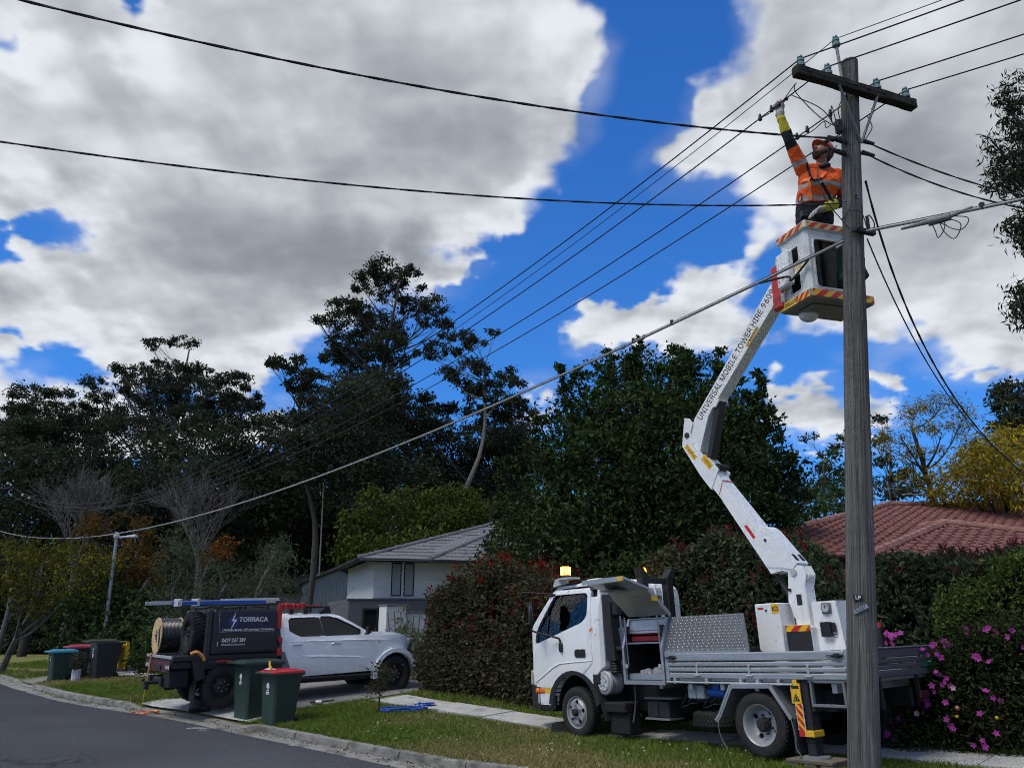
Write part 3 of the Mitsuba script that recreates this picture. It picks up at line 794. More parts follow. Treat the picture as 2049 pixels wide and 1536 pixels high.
def tree(name, label, category, clumps, trunk, r0, rng_seed, leaf=.215, aspect=.42, cols=GUM, per=40, dome=.72, cover=6.0, sub=.40, bark='m_bark', droop=.35, r1=.05, rb=.3, twigs=5, group=None, mat_='m_leaf', lowest=.25, depth=1.0, limbs=True, crown='crown'):
    rng = np.random.default_rng(rng_seed)
    k = thing(name, label, category, group)
    pos, cid, mids = clump_leaves(clumps, rng, leaf, per, dome, cover, sub, depth)
    tone = rng.uniform(.85, 1.18, len(clumps))[cid][:, None]
    m, col = leaf_mesh(pos, leaf, aspect, rng, palette(len(pos), rng, cols) * tone, droop=droop)
    obj(f'{k}__{crown}', m, mat_, color=col, kind='stuff')
    if trunk is not None:
        tr, lm = trunk_and_limbs(trunk, r0, r1, clumps, mids, rng, rb=rb, twigs=twigs, lowest=lowest)
        obj(f'{k}__trunk', tr, bark, smooth=True)
        if limbs:
            obj(f'{k}__limbs', lm, bark, smooth=True, kind='stuff')
    return k


def gz(x, y):
    return float(zg(x, y)) - .3


def upright(x, y, top, x2=None, y2=None, z2=None, bend=.3):
    x2, y2 = (x if x2 is None else x2), (y if y2 is None else y2)
    return [(x, y, gz(x, y)), (x + bend, y, top * .4), ((x + x2) / 2 - bend, (y + y2) / 2, top * .7), (x2, y2, top)]


tree('gum_tree', 'dark gum tree with flat domed crowns, furthest left of the gums', 'tree', TREES['A'], upright(-29.0, 48, 14.5, -30), .45, 1, bark='m_gumdark')
tree('gum_tree', 'small-crowned gum between the far-left gum and the tall flat-topped one', 'tree', TREES['B'], upright(-28.4, 52, 16, -28.6), .4, 2, bark='m_gumdark')
tree('gum_tree', 'tall open gum with flat tufts on long bare stems at its very top', 'tree', TREES['C'], upright(-22.4, 50, 19.5, -22.2), .55, 3, bark='m_gumwhite')
tree('gum_tree', 'spreading gum with umbrella-like crowns right of the flat-topped gum', 'tree', TREES['D'], upright(-17, 46, 14.5, -16.6), .5, 4, bark='m_gumdark')
tree('gum_tree', 'tallest gum tree, its rounded top highest above the skyline', 'tree', TREES['E'], upright(-7.6, 44, 21.5, -7.0, bend=.5), .6, 5, leaf=.225, bark='m_gumdark')
tree('casuarina_tree', 'massive dark dense tree standing below and before the tallest gum', 'tree', TREES['E2'], upright(-8.4, 42, 14, -8.4), .6, 6, dome=.25, cover=4.0, leaf=.27, sub=.5)
tree('gum_tree', 'slim gum with small tufted branches reaching left of the tallest gum', 'tree', TREES['F'], upright(-10.4, 40, 14.5, -11.5), .3, 7, leaf=.22, bark='m_gumdark')
tree('gum_tree', 'thin open gum with wispy bare twigs right of the tallest gum', 'tree', TREES['G'], upright(-2.8, 43, 16, -1.6, bend=-.5), .35, 8, leaf=.22, bark='m_gumwhite')
tree('gum_tree', 'low wide gum with layered crowns beside the big round dark tree', 'tree', TREES['G2'], upright(-1.9, 47, 12.5, .2), .4, 9, dome=.6, leaf=.26)
FILL = dict(dome=.1, cover=6.5, leaf=.34, sub=.6, r0=.25, twigs=2)
tree('bush_tree', 'dense dark tree low at the far left edge below the gums', 'tree', TREES['M1'], upright(-28, 44, 7), rng_seed=11, **FILL)
tree('bush_tree', 'dense dark tree behind the left of the two bare grey trees', 'tree', TREES['M2'], upright(-26, 47, 8), rng_seed=12, **FILL)
tree('bush_tree', 'dense dark tree between the two bare grey trees', 'tree', TREES['M3'], upright(-21, 46, 8), rng_seed=13, **FILL)
tree('bush_tree', 'dense dark tree behind the right of the two bare grey trees', 'tree', TREES['M4'], upright(-16, 43, 8), rng_seed=14, **FILL)
tree('bush_tree', 'dark mixed bush behind the television mast and grey roofed house', 'tree', TREES['M5'], upright(-7, 50, 8), rng_seed=15, **FILL)
tree('lime_green_tree', 'bright olive green leafy tree behind the grey roofed house', 'tree', TREES['olive'], upright(-5.2, 34, 6), .22, 16, leaf=.20, aspect=.55, cols=OLIVE, dome=.2, cover=4.6, sub=.5)
tree('wattle_tree', 'wattle with yellow blossom and leaning forked trunk at the left edge', 'tree', TREES['wattle'], [(-18.6, 29.5, -.5), (-17.4, 28.4, 1.2), (-16.4, 27.6, 2.4), (-16.2, 27.2, 3.3)], .2, 17, leaf=.15, aspect=.3, cols=[(.10, .11, .025), (.075, .085, .022), (.26, .20, .02), (.065, .075, .025)], dome=.2, cover=2.6, sub=.5, r1=.06, lowest=.4, bark='m_bark')
tree('garden_shrub', 'large dark green shrub behind the street light pole', 'shrub', TREES['darkshrub'], upright(-12.2, 26.5, 3), .1, 18, leaf=.17, aspect=.5, cols=DARK, dome=.15, cover=2.6, sub=.5)
tree('autumn_tree', 'rusty orange-brown tree just right of the street light head', 'tree', TREES['orange'], upright(-13.4, 28, 4), .12, 19, leaf=.17, aspect=.4, cols=[(.13, .065, .02), (.09, .06, .02), (.07, .07, .02), (.16, .08, .03)], dome=.15, cover=2.5, sub=.5)
tree('autumn_tree', 'small bright orange bush peeping over the grey-green bottlebrush', 'tree', TREES['orange2'], upright(-11.5, 30, 4), .08, 20, leaf=.15, aspect=.4, cols=[(.20, .085, .02), (.15, .065, .02)], dome=.15, cover=2.5, sub=.5)
FEA = dict(leaf=.16, aspect=.16, cols=[(.095, .115, .065), (.070, .09, .050), (.05, .065, .035), (.12, .135, .085)], dome=0, cover=2.6, sub=.5, droop=-.7, r0=.06)
tree('feathery_shrub', 'tall grey-green feathery shrub above the cable drum', 'shrub', TREES['feather1'], upright(-10.6, 25.5, 3.4), rng_seed=22, **FEA)
tree('feathery_shrub', 'pale feathery shrub right before the shed roof', 'shrub', TREES['feather2'], upright(-7.6, 24.5, 3.2), rng_seed=23, **FEA)
tree('feathery_shrub', 'low grey-green feathery shrub between the two tall ones', 'shrub', TREES['feather3'], upright(-9, 25, 2.8), rng_seed=24, **FEA)
tree('hedge_shrub', 'dark leafy hedge behind the black tray of the utility truck', 'shrub', TREES['hedgeback'], None, 0, 25, leaf=.12, aspect=.45, cols=DARK + [(.075, .085, .045)], dome=0, cover=3, sub=.5)
BIGT = TREES['big'] + TREES['bigback'] + [[6.0, 18.2, 3.75, .6, .65], [5.4, 18.0, 3.0, .75, .5], [4.9, 17.6, 2.5, .8, .5], [6.5, 18.4, 4.6, .5, .6], [6.3, 18.3, 3.1, .5, .5], [-.2, 18.6, 2.9, .7, .5], [.9, 17.8, 2.5, .8, .5]]
rb_ = np.random.default_rng(77)
spikes = [(x + rb_.uniform(-rx, rx) * .8, y + rb_.uniform(-.5, .5), z + rz * rb_.uniform(.75, 1.25), .16, .34) for x, y, z, rx, rz in TREES['big'][:18] for _ in range(3)]
tree('round_tree', 'huge round dark glossy-leaved tree filling the middle behind the bucket truck', 'tree', BIGT + spikes, [(3.2, 19.6, 0), (3.3, 19.6, 2.2), (3.2, 19.7, 5), (3.3, 19.6, 7.2)], .32, 26, leaf=.135, aspect=.44, cols=DARK + [(.024, .040, .014)], dome=.0, cover=3.4, sub=.38, per=34, mat_='m_gloss_leaf', bark='m_darkbark', droop=-.25, twigs=2)
tree('gum_tree', 'drooping gum branches hanging into view at the right edge', 'tree', TREES['R1'], [(9.6, 10.4, 0), (9.5, 10.3, 4), (9.4, 10.2, 6), (9.2, 10.1, 8.5)], .3, 27, leaf=.11, aspect=.2, cols=[(.030, .040, .022), (.045, .052, .028), (.022, .030, .018)], dome=.1, cover=4.6, sub=.42, droop=1.1, twigs=6, per=26)
tree('gum_tree', 'dark gum tree behind the yellow wattle at the right edge', 'tree', TREES['R2'], upright(20.4, 30, 9), .3, 28, leaf=.24)
YEL = [(.40, .29, .025), (.28, .21, .03), (.17, .15, .03), (.10, .11, .03)]
tree('wattle_tree', 'thin yellow-leaved wattle with dark open branches above the red roof', 'tree', TREES['yellow'], [(13.2, 24.5, 0), (13.3, 24.3, 4), (13.0, 24, 6), (12.8, 24, 7.4)], .16, 29, leaf=.15, aspect=.22, cols=YEL, dome=.3, cover=2.6, sub=.55, bark='m_darkbark', twigs=8, rb=.2)
tree('wattle_tree', 'dense golden yellow wattle right of the thin one behind the red roof', 'tree', TREES['yellow2'], upright(15, 23, 6), .16, 30, leaf=.16, aspect=.3, cols=YEL[:3], dome=.2, cover=4.6, sub=.55, bark='m_darkbark')
tree('gum_tree', 'open spindly gum between the round tree and the power pole', 'tree', TREES['S1'], upright(16.4, 40, 9.5), .25, 31, leaf=.24, cover=1.8)
tree('bush_tree', 'dark bushy tree close behind the left edge of the power pole', 'tree', TREES['S2'], upright(15.5, 34, 8), .25, 32, leaf=.24, cols=DARK, dome=.3, cover=2.2)
tree('gum_tree', 'grey-green gum between the power pole and the thin yellow wattle', 'tree', TREES['S3'], upright(18.5, 37, 9.5), .25, 33, leaf=.24, cover=2.2)
tree('garden_shrub', 'dark shrubs behind the left hip of the red roof', 'shrub', TREES['bushfar'], None, 0, 34, leaf=.22, cols=DARK, dome=.1, cover=2.6, sub=.5)


def bare_tree(label, x, y, z0, z1, spread, seed):
    rng = np.random.default_rng(seed)
    k = thing('bare_tree', label, 'tree')
    tr = tube(spline([(x, y, gz(x, y)), (x + .1, y, z0 - 1), (x, y, z0 + .5)], 6), np.linspace(.2, .1, 6), 6)
    ms = []

    def grow(p, d, L, r, lev):
        q = p + d * L
        m = (p + q) / 2 + rng.normal(0, .05 * L, 3)
        ms.append(tube(bez(p, m, q, 4), np.linspace(r, r * .6, 4), 3, caps=False))
        if lev == 0:
            return
        for _ in range(3 if lev > 1 else 4):
            dd = d + rng.normal(0, .38, 3) * [1, 1, .6] + [0, 0, .12]
            grow(p + d * L * rng.uniform(.5, 1), dd / np.linalg.norm(dd), L * rng.uniform(.6, .85), r * .6, lev - 1)

    for i in range(12):
        a = rng.uniform(0, 2 * math.pi)
        dd = np.array([math.cos(a) * spread, math.sin(a) * spread, 1.0])
        grow(np.array([x, y, z0 - .4 + rng.uniform(0, .8)]), dd / np.linalg.norm(dd), (z1 - z0) * .36, .05, 4)
    obj(k + '__trunk', tr, 'm_twig', smooth=True)
    obj(k + '__branches', cat(ms), 'm_twig', kind='stuff')


bare_tree('leafless grey twiggy tree, left of the two bare trees', -22.3, 40, 4.4, 9.6, .42, 41)
bare_tree('leafless grey twiggy tree, right of the two bare trees', -15.2, 38, 4.4, 9.2, .42, 42)


def forest(label, x0, x1, y0, y1, top, n, seed, cols):
    """A far wood that reads as one mass: many leaf clumps between its edge and its depth."""
    rng = np.random.default_rng(seed)
    x = rng.uniform(x0, x1, n)
    y = rng.uniform(y0, y1, n)
    t = top(x) * (0.8 + .35 * meshkit.noise(np.column_stack([x * .35, y * .1, 0 * x]), seed))
    cl = [(x[i], y[i], z, 2.2, 1.7) for i in range(n) for z in np.arange(0.2, t[i], 1.7)]
    pos, cid, _ = clump_leaves(cl, rng, .5, 22, .1, 3.4, .6)
    m, col = leaf_mesh(pos, .5, .45, rng, palette(len(pos), rng, cols) * rng.uniform(.7, 1.3, len(cl))[cid][:, None], droop=.3)
    k = obj(numbered('forest'), m, 'm_leaf', color=col)
    labels[k] = {'label': label, 'category': 'forest', 'kind': 'stuff'}


forest('dense dark bushland filling the gaps behind the gum trees on the left', -54, 4, 54, 62, lambda x: 7.5 + 1.2 * np.sin(x * .25), 100, 61, GUM)
forest('distant dark tree line behind the red roofed house on the right', 6, 48, 48, 56, lambda x: 4.6 + .8 * np.sin(x * .4), 70, 62, DARK)
# ------------------------------------------------------------------ houses
def plane_frame(eave, along, upslope):
    a = np.asarray(along, float) / np.linalg.norm(along)
    u = np.asarray(upslope, float)
    u = u - a * (u @ a)
    u /= np.linalg.norm(u)
    return Frame(eave, np.stack([a, u, np.cross(a, u)], 1))


def tile_profile(kind, w, L):
    """One tile, its foot at the origin: x across, y up the slope, z proud."""
    if kind == 'flat':
        return hull([(.004, -.02, .012), (w - .004, -.02, .012), (.004, -.02, .034), (w - .004, -.02, .034), (.004, L, .0), (w - .004, L, .0), (.004, L, .012), (w - .004, L, .012)])
    xs = np.array([.0, .04, .08, .12, .16, .20, .245, .29]) / .29 * (w - .006)
    zs = np.array([.004, .030, .040, .030, .006, .002, .012, .004])
    V, F = [], []
    for y, up in ((-.03, .030), (-.03, .0), (L, .0)):
        for x, z in zip(xs, zs):
            V.append((x, y, z * (1 if (y < 0 and up > 0) or y > 0 else 0) + (up if y < 0 else 0)))
    n = len(xs)
    top0, bot0, topL = 0, n, 2 * n
    for i in range(n - 1):
        F += [(top0 + i, top0 + i + 1, topL + i + 1), (top0 + i, topL + i + 1, topL + i)]
        F += [(bot0 + i, bot0 + i + 1, top0 + i + 1), (bot0 + i, top0 + i + 1, top0 + i)]
    return trimesh.Trimesh(V, F, process=False)


def tile_plane(fr, poly, w, L, kind, rng):
    """Tiles of a roof plane inside the outline poly (in the plane's own x, y). Yields meshes."""
    g = Polygon(poly).buffer(0.02)
    x0, y0, x1, y1 = g.bounds
    base = tile_profile(kind, w, L)
    from shapely.geometry import Point
    from shapely.prepared import prep
    pg = prep(g)
    for j in range(int((y1 - y0) / L) + 1):
        for i in range(int((x1 - x0) / w) + 2):
            x, y = x0 + i * w + (w / 2 if kind == 'flat' and j % 2 else 0), y0 + j * L
            if pg.contains(Point(x + w / 2, y + L / 2)):
                yield fr(moved(base, x + rng.normal(0, .002), y + rng.normal(0, .003), rng.normal(0, .002)))


def cap_run(p0, p1, r, L, n=6):
    """Ridge or hip caps: overlapping half-round lengths from p0 up to p1."""
    p0, p1 = np.asarray(p0, float), np.asarray(p1, float)
    D = np.linalg.norm(p1 - p0)
    k = max(1, int(D / L))
    d = (p1 - p0) / k
    out = []
    for i in range(k):
        out.append(tube([p0 + d * i, p0 + d * (i + 1.12)], [r * 1.12, r * .92], 8))
    return out


def slab(P, th):
    """A flat polygon given in space, th thick downwards along its normal."""
    P = np.asarray(P, float)
    n = np.cross(P[1] - P[0], P[2] - P[0])
    n /= np.linalg.norm(n)
    if n[2] < 0:
        n = -n
    return hull(np.vstack([P, P - n * th]))


rt = np.random.default_rng(31)
# ---- the two-storey house with the grey roof
h1 = thing('house', 'cream clad house with a grey tiled hip roof and grey lower wall', 'house')
a22 = math.radians(20)
HF = Frame((-4.75, 27.0, 0), rotz(a22))          # x along the visible wall, y into the house
EV = 3.66
obj(h1 + '__wall', box(0, 6.5, 0, 6, 2.38, EV + .02), 'm_cream', HF)
for i, z in enumerate(np.arange(2.40, 3.6, .30)):
    for x0, x1 in ((.012, .50), (1.46, 6.4)):
        obj(h1 + '__cladding_board', box(x0, x1, -.028, -.003, z, z + .292, .006), 'm_cream', HF)
obj(h1 + '__cladding_trim', [box(.50, .60, -.03, -.002, 2.40, 3.6), box(.955, 1.04, -.03, -.002, 2.40, 3.6), box(1.40, 1.46, -.03, -.002, 2.4, 3.6), box(.60, .955, -.03, -.002, 2.40, 2.46), box(1.04, 1.40, -.03, -.002, 2.40, 2.46)], 'm_cream', HF)
mat('m_blind', (.30, .34, .35), .4)
for x0, x1 in ((.60, .955), (1.04, 1.40)):
    w = obj(h1 + '__window', box(x0 + .03, x1 - .03, -.018, -.004, 2.50, 3.53), 'm_blind', HF)
    obj(w + '__frame', [box(x0, x0 + .035, -.05, -.001, 2.46, 3.57), box(x1 - .035, x1, -.05, -.001, 2.46, 3.57), box(x0 + .035, x1 - .035, -.05, -.001, 2.46, 2.50), box(x0 + .035, x1 - .035, -.05, -.001, 3.53, 3.57)], 'm_black', HF)
mat('m_render_grey', (.085, .09, .105), .9)
obj(h1 + '__lower_wall', [box(-.85, 6.5, -.35, 5, -.5, 2.34, .01), box(-.88, 6.55, -.38, 0, 2.335, 2.37)], 'm_render_grey', HF, label='dark grey rendered lower wall')
w = obj(h1 + '__window', [box(-.32, .08, -.385, -.37, 1.22, 2.0), box(.13, .52, -.385, -.37, 1.22, 2.0)], 'm_glassdark', HF, label='black framed lower window')
obj(w + '__frame', [box(-.38, -.32, -.42, -.355, 1.15, 2.06), box(.08, .13, -.42, -.355, 1.22, 2.0), box(.52, .58, -.42, -.355, 1.15, 2.06), box(-.32, .52, -.42, -.355, 2.0, 2.06), box(-.32, .52, -.42, -.355, 1.15, 1.22), box(.13, .52, -.41, -.36, 1.58, 1.62)], 'm_black', HF)
e0, e1, apex, apex2 = (-.62, -.55, EV), (8.0, -.55, EV), (5.6, 3.3, 5.45), (6.2, 3.3, 5.45)
bk0 = (-.62, 7.1, EV)
rf = obj(h1 + '__roof', [slab([HF.pt(*q) for q in (e0, e1, apex2, apex)], .05), slab([HF.pt(*q) for q in (e0, apex, bk0)], .05)], 'm_greytile')
PF = plane_frame(HF.pt(*e0), HF.pt(*e1) - HF.pt(*e0), HF.pt(*apex) - HF.pt(*e0))
loc = lambda q: tuple(((HF.pt(*q) - PF.o) @ PF.R)[:2])
obj(rf + '__roof_tiles', cat(list(tile_plane(PF, [loc(e0), loc(e1), loc(apex2), loc(apex)], .42, .335, 'flat', rt))), 'm_greytile', kind='stuff')
w0, w1, wa, wb = (1.75, -.85, EV - .03), (8.0, -.85, EV - .03), (5.0, 1.9, 4.92), (8.0, 1.9, 4.92)
obj(rf + '__wing', [slab([HF.pt(*q) for q in (w0, w1, wb, wa)], .05), slab([HF.pt(*q) for q in (w0, wa, (2.6, 1.2, 4.45))], .05)], 'm_greytile')
PW = plane_frame(HF.pt(*w0), HF.pt(*w1) - HF.pt(*w0), HF.pt(*wa) - HF.pt(*w0))
locw = lambda q: tuple(((HF.pt(*q) - PW.o) @ PW.R)[:2])
obj(rf + '__wing_tiles', cat(list(tile_plane(PW, [locw(w0), locw(w1), locw(wb), locw(wa)], .42, .335, 'flat', rt))), 'm_greytile', kind='stuff')
for p, q in ((e0, apex), (w0, wa)):
    for m in cap_run(HF.pt(*p) + [0, 0, .03], HF.pt(*q) + [0, 0, .03], .07, .40):
        obj(rf + '__hip_cap', m, 'm_greytile', smooth=40)
obj(h1 + '__gutter', [box(-.66, 1.78, -.68, -.57, EV - .10, EV + .005, .01), box(1.75, 8.0, -.97, -.86, EV - .13, EV - .025, .01), box(-.74, -.635, -.66, 7, EV - .10, EV + .005, .01)], 'm_dark', HF)
obj(h1 + '__eave_lining', box(-.6, 8, -.84, .0, EV - .07, EV - .05), 'm_grey', HF)

gp = thing('gate_pillar', 'white rendered gate pillar with the number 36, by the utility truck bonnet', 'pillar')
GF = Frame((-3.46, 21.9, 0), rotz(math.radians(38)))
mat('m_render_white', (.62, .62, .60), .85)
obj(gp + '__pillar', box(0, .62, 0, .42, .2, 2.06, .01), 'm_render_white', GF)
obj(gp + '__capping', box(-.025, .68, -.03, .45, 2.065, 2.10, .006), 'm_grey', GF)
obj(gp + '__number', text('36', .13, .006, origin=GF.pt(.32, -.003, 1.62), right=GF.R[:, 0], up=(0, 0, 1)), 'm_grey')
gw = thing('garden_wall', 'low white garden wall with a grey capping behind young green bamboo', 'wall')
obj(gw + '__wall', box(.66, 2.6, .1, .3, .2, 1.86, .008), 'm_render_white', GF)
obj(gw + '__capping', box(.645, 2.65, .07, .33, 1.865, 1.90, .006), 'm_grey', GF)

# ---- shed with the corrugated gable
sh = thing('shed', 'pale blue-grey corrugated gable shed with a brown tiled roof', 'shed')
SA = np.array([-9.67, 44.0, 4.36])
sa = math.radians(22)
SF = Frame((-9.67, 44.0, 0), rotz(sa))
mat('m_shedwall', (.25, .285, .31), .6)
gab = [(-1.95, 3.52), (0, 4.33), (3.6, 2.85), (3.6, -.3), (-1.95, -.3)]
obj(sh + '__gable_wall', prism(gab, 0, .1), 'm_shedwall', SF)
for i, x in enumerate(np.arange(-1.85, 3.5, .19)):
    zt = 4.33 - abs(x) * (.415 if x < 0 else .411) - .03
    obj(sh + '__wall_rib', box(x - .035, x + .035, -.03, -.002, -.2, zt, .012), 'm_shedwall', SF)
mat('m_brown', proc(lambda p, n, uv: mix(mi.Color3f(.045, .034, .028), mi.Color3f(.085, .065, .052), fbm(p.x * 3, p.y * 3, p.z * 9, 3))), .85)
r0, r1 = (0, -.15, 4.40), (0, 12.5, 4.40)
rf = obj(sh + '__roof', [slab([SF.pt(0, -.18, 4.42), SF.pt(0, 12, 4.42), SF.pt(-7.5, 12, 3.1), SF.pt(-2.25, -.18, 3.49)], .06), slab([SF.pt(0, -.18, 4.42), SF.pt(0, 12, 4.42), SF.pt(3.8, 12, 2.86), SF.pt(3.8, -.18, 2.86)], .06)], 'm_brown')
obj(rf + '__barge_board', [tube([SF.pt(-2.27, -.2, 3.44), SF.pt(0, -.2, 4.40)], .06, 4), tube([SF.pt(0, -.2, 4.40), SF.pt(3.8, -.2, 2.83)], .06, 4)], 'm_dark')
lh = thing('house', 'long low house with a brown tiled roof behind the feathery shrubs', 'house')
LF = Frame((-17.9, 51, 0), rotz(math.radians(-20)))
obj(lh + '__wall', box(0, 7.2, .4, 5, -.3, 3.3), 'm_cream', LF)
rf = obj(lh + '__roof', [slab([LF.pt(-.6, -.4, 3.25), LF.pt(8, -.4, 3.25), LF.pt(6.6, 3, 5.1), LF.pt(.6, 3, 5.6)], .06)], 'm_brown')
PL = plane_frame(LF.pt(-.6, -.4, 3.25), LF.R[:, 0], LF.pt(.6, 3, 5.6) - LF.pt(-.6, -.4, 3.25))
obj(rf + '__roof_tiles', cat(list(tile_plane(PL, [(0, 0), (8.6, 0), (7.3, 3.7), (1.2, 4.1)], .33, .36, 'flat', rt))), 'm_brown', kind='stuff')
obj(lh + '__flue', [rod(LF.pt(.9, 2.6, 5.2), LF.pt(.9, 2.6, 6.05), .13, n=12), rod(LF.pt(.9, 2.6, 6.08), LF.pt(.9, 2.6, 6.22), .21, .1, 12)], 'm_lightgrey', smooth=40)

ms = thing('antenna_mast', 'tall thin television aerial mast on the shed roof with stays', 'antenna')
B0, B1 = np.array([-10.75, 43.9, 3.95]), np.array([-10.84, 43.9, 9.75])
obj(ms + '__pole', rod(B0, B1, .045, .03, 8), 'm_lightgrey', smooth=40)
obj(ms + '__foot', ico(B0 + [0, 0, .02], (.16, .16, .10), 1), 'm_text_white', smooth=True)
obj(ms + '__boom', [rod(B1 + [-.75, .1, -.05], B1 + [.85, -.1, .03], .025, n=6), rod(B1 + [-.35, 0, -.45], B1 + [.6, 0, -.35], .02, n=6)], 'm_lightgrey')
for q in np.linspace(-.7, .8, 9):
    obj(ms + '__element', rod(B1 + [q, -.35 + .1 * q, -.01], B1 + [q, .35 + .1 * q, -.01], .012, n=5), 'm_lightgrey')
obj(ms + '__lower_element', [rod(B1 + [-.25, 0, -.45], B1 + [-.12, 0, -1.3], .03, n=5), rod(B1 + [.3, -.4, -.38], B1 + [.3, .4, -.38], .012, n=5)], 'm_lightgrey')

# ---- the house with the red roof
h3 = thing('house', 'brick house with a large red terracotta tiled roof right of the bucket truck', 'house')
R1 = np.array([11.71, 24.0, 5.0])
a3 = np.array([.994, .11, 0])
b3 = np.array([.11, -.994, 0])
RF = Frame(R1, np.stack([a3, b3, [0, 0, 1]], 1))
sl3 = .28
Q = lambda a, b, z=0: RF.pt(a, b, z)
me0, me1, mr0, mr1 = Q(-8.9, 7.5, -7.5 * sl3), Q(9, 7.5, -7.5 * sl3), Q(0, 0), Q(9, 0)
rf = obj(h3 + '__roof', [slab([me0, me1, mr1, mr0], .06), slab([me0, mr0, Q(-7.9, -6, -1.85)], .06)], 'm_tile')
wz = -1.15
wap, wl, wr, wbk = Q(-1.75, 4.92, wz), Q(-6.0, 8.6, -2.22), Q(2.0, 8.6, -2.22), Q(-1.75, 4.0, wz)
obj(rf + '__wing', [slab([wl, wr, wap], .06), slab([wl, wap, wbk, Q(-4.9, 7.4, -2.06)], .06), slab([wr, Q(1.2, 7.4, -2.06), wbk, wap], .06)], 'm_tile')
tiles = []
P1_ = plane_frame(me0, a3, mr0 - me0)
l1 = lambda p: tuple(((p - P1_.o) @ P1_.R)[:2])
main = Polygon([l1(me0), l1(me1), l1(mr1), l1(mr0)])
hole = Polygon([l1(Q(-5.0, 7.6, -7.6 * sl3)), l1(Q(1.3, 7.6, -7.6 * sl3)), l1(Q(-1.7, 4.05, -4.05 * sl3))])
tiles += list(tile_plane(P1_, main.difference(hole).exterior.coords if hasattr(main.difference(hole), 'exterior') else main.exterior.coords, .30, .335, 'roll', rt))
P2_ = plane_frame(wl, a3, wap - wl)
l2 = lambda p: tuple(((p - P2_.o) @ P2_.R)[:2])
tiles += list(tile_plane(P2_, [l2(wl), l2(wr), l2(wap)], .30, .335, 'roll', rt))
P3_ = plane_frame(Q(-4.2, 6.6, -1.84), wap - Q(-4.2, 6.6, -1.84), b3)
cen = np.array([m.vertices.mean(0) for m in tiles])
seen = np.abs(np.arctan2(cen[:, 0], cen[:, 1])) < .61
order = np.argsort(np.where(seen, 0, 100) + np.linalg.norm(cen - EYE, axis=1))
for i in order[:300]:
    obj(rf + '__tile', tiles[i], 'm_tile')
obj(rf + '__tile_field', cat([tiles[i] for i in order[300:]]), 'm_tile', kind='stuff')
mat('m_cap', proc(lambda p, n, uv: mix(mi.Color3f(.19, .075, .058), mi.Color3f(.30, .16, .125), fbm(p.x * 3, p.y * 3, p.z * 3, 3))), .8)
for p, q in ((me0, mr0), (mr0, mr1), (wl, wap), (wr, wap), (wap, wbk)):
    for m in cap_run(p + [0, 0, .05], q + [0, 0, .05], .095, .42):
        obj(rf + '__ridge_cap', m, 'm_cap', smooth=40)
mat('m_brick', (.16, .07, .05), .9)
obj(h3 + '__wall', [slab([Q(-7.9, 6.9, -2.05), Q(9, 6.9, -2.05), Q(9, 6.9, -5), Q(-7.9, 6.9, -5)], .2), slab([Q(-5.4, 8.1, -2.25), Q(1.5, 8.1, -2.25), Q(1.5, 8.1, -5), Q(-5.4, 8.1, -5)], .2)], 'm_brick')
an = thing('television_aerial', 'low television aerial with a long crossbar on the red roof ridge', 'antenna')
ab = Q(1.6, .3, -.05)
obj(an + '__post', rod(ab, ab + [0, 0, .42], .035, n=8), 'm_black')
obj(an + '__crossbar', [rod(ab + [-1.25, 0, .40], ab + [1.5, 0, .36], .014, n=6), ], 'm_lightgrey')
for q in np.linspace(-1.1, 1.4, 8):
    obj(an + '__element', rod(ab + [q, -.28, .40], ab + [q, .28, .40], .009, n=5), 'm_lightgrey')
ap = thing('television_aerial', 'small upright aerial beside the power pole on the red roof', 'antenna')
ab = Q(-1.2, 1.2, -.3)
obj(ap + '__post', rod(ab, ab + [0, 0, .75], .016, n=6), 'm_grey')
obj(ap + '__crossbar', [rod(ab + [-.3, 0, .7], ab + [.9, .1, .62], .012, n=5), rod(ab + [.5, .05, .6], ab + [.5, .05, .1], .012, n=5)], 'm_grey')


# ------------------------------------------------------------------ hedges
def shell_points(n, s0, s1, t0, t1, top, rng, depth=.30, edge=.35):
    """Points in the outer layer of a clipped hedge that stands on the verge, bulging and uneven."""
    L, W = s1 - s0, t1 - t0
    H = np.mean([top(s) for s in np.linspace(s0, s1, 9)])
    areas = np.array([L * H, L * H * .4, W * H, W * H, L * W])
    f = rng.choice(5, n, p=areas / areas.sum())
    u, v = rng.random(n), rng.random(n)
    d = rng.exponential(depth * .45, n)
    s = np.where(f == 2, s0 + d, np.where(f == 3, s1 - d, s0 + u * L))
    t = np.where(f == 0, t0 + d, np.where(f == 1, t1 - d, t0 + np.where(f == 4, v, rng.random(n)) * W))
    h = top(s)
    z = np.where(f == 4, h - d, v * h)
    # round the upper edges
    over = np.clip(z - (h - edge), 0, None) / edge
    t = t + np.where(f == 0, over ** 2 * .30, 0)
    s = s + np.where(f == 2, over ** 2 * .25, np.where(f == 3, -over ** 2 * .25, 0))
    t += (meshkit.noise(np.column_stack([s * 1.6, z * 1.6, 0 * s]), 9) - .5) * .45
    z += (meshkit.noise(np.column_stack([s * 2.1, t * 2.1, 0 * s]), 10) - .5) * .3 * (z > h * .6)
    p = xy(s, 0 * s) + t[:, None] * ET
    return np.column_stack([p, np.maximum(z, .02) + zg(p[:, 0], p[:, 1])]), z / h


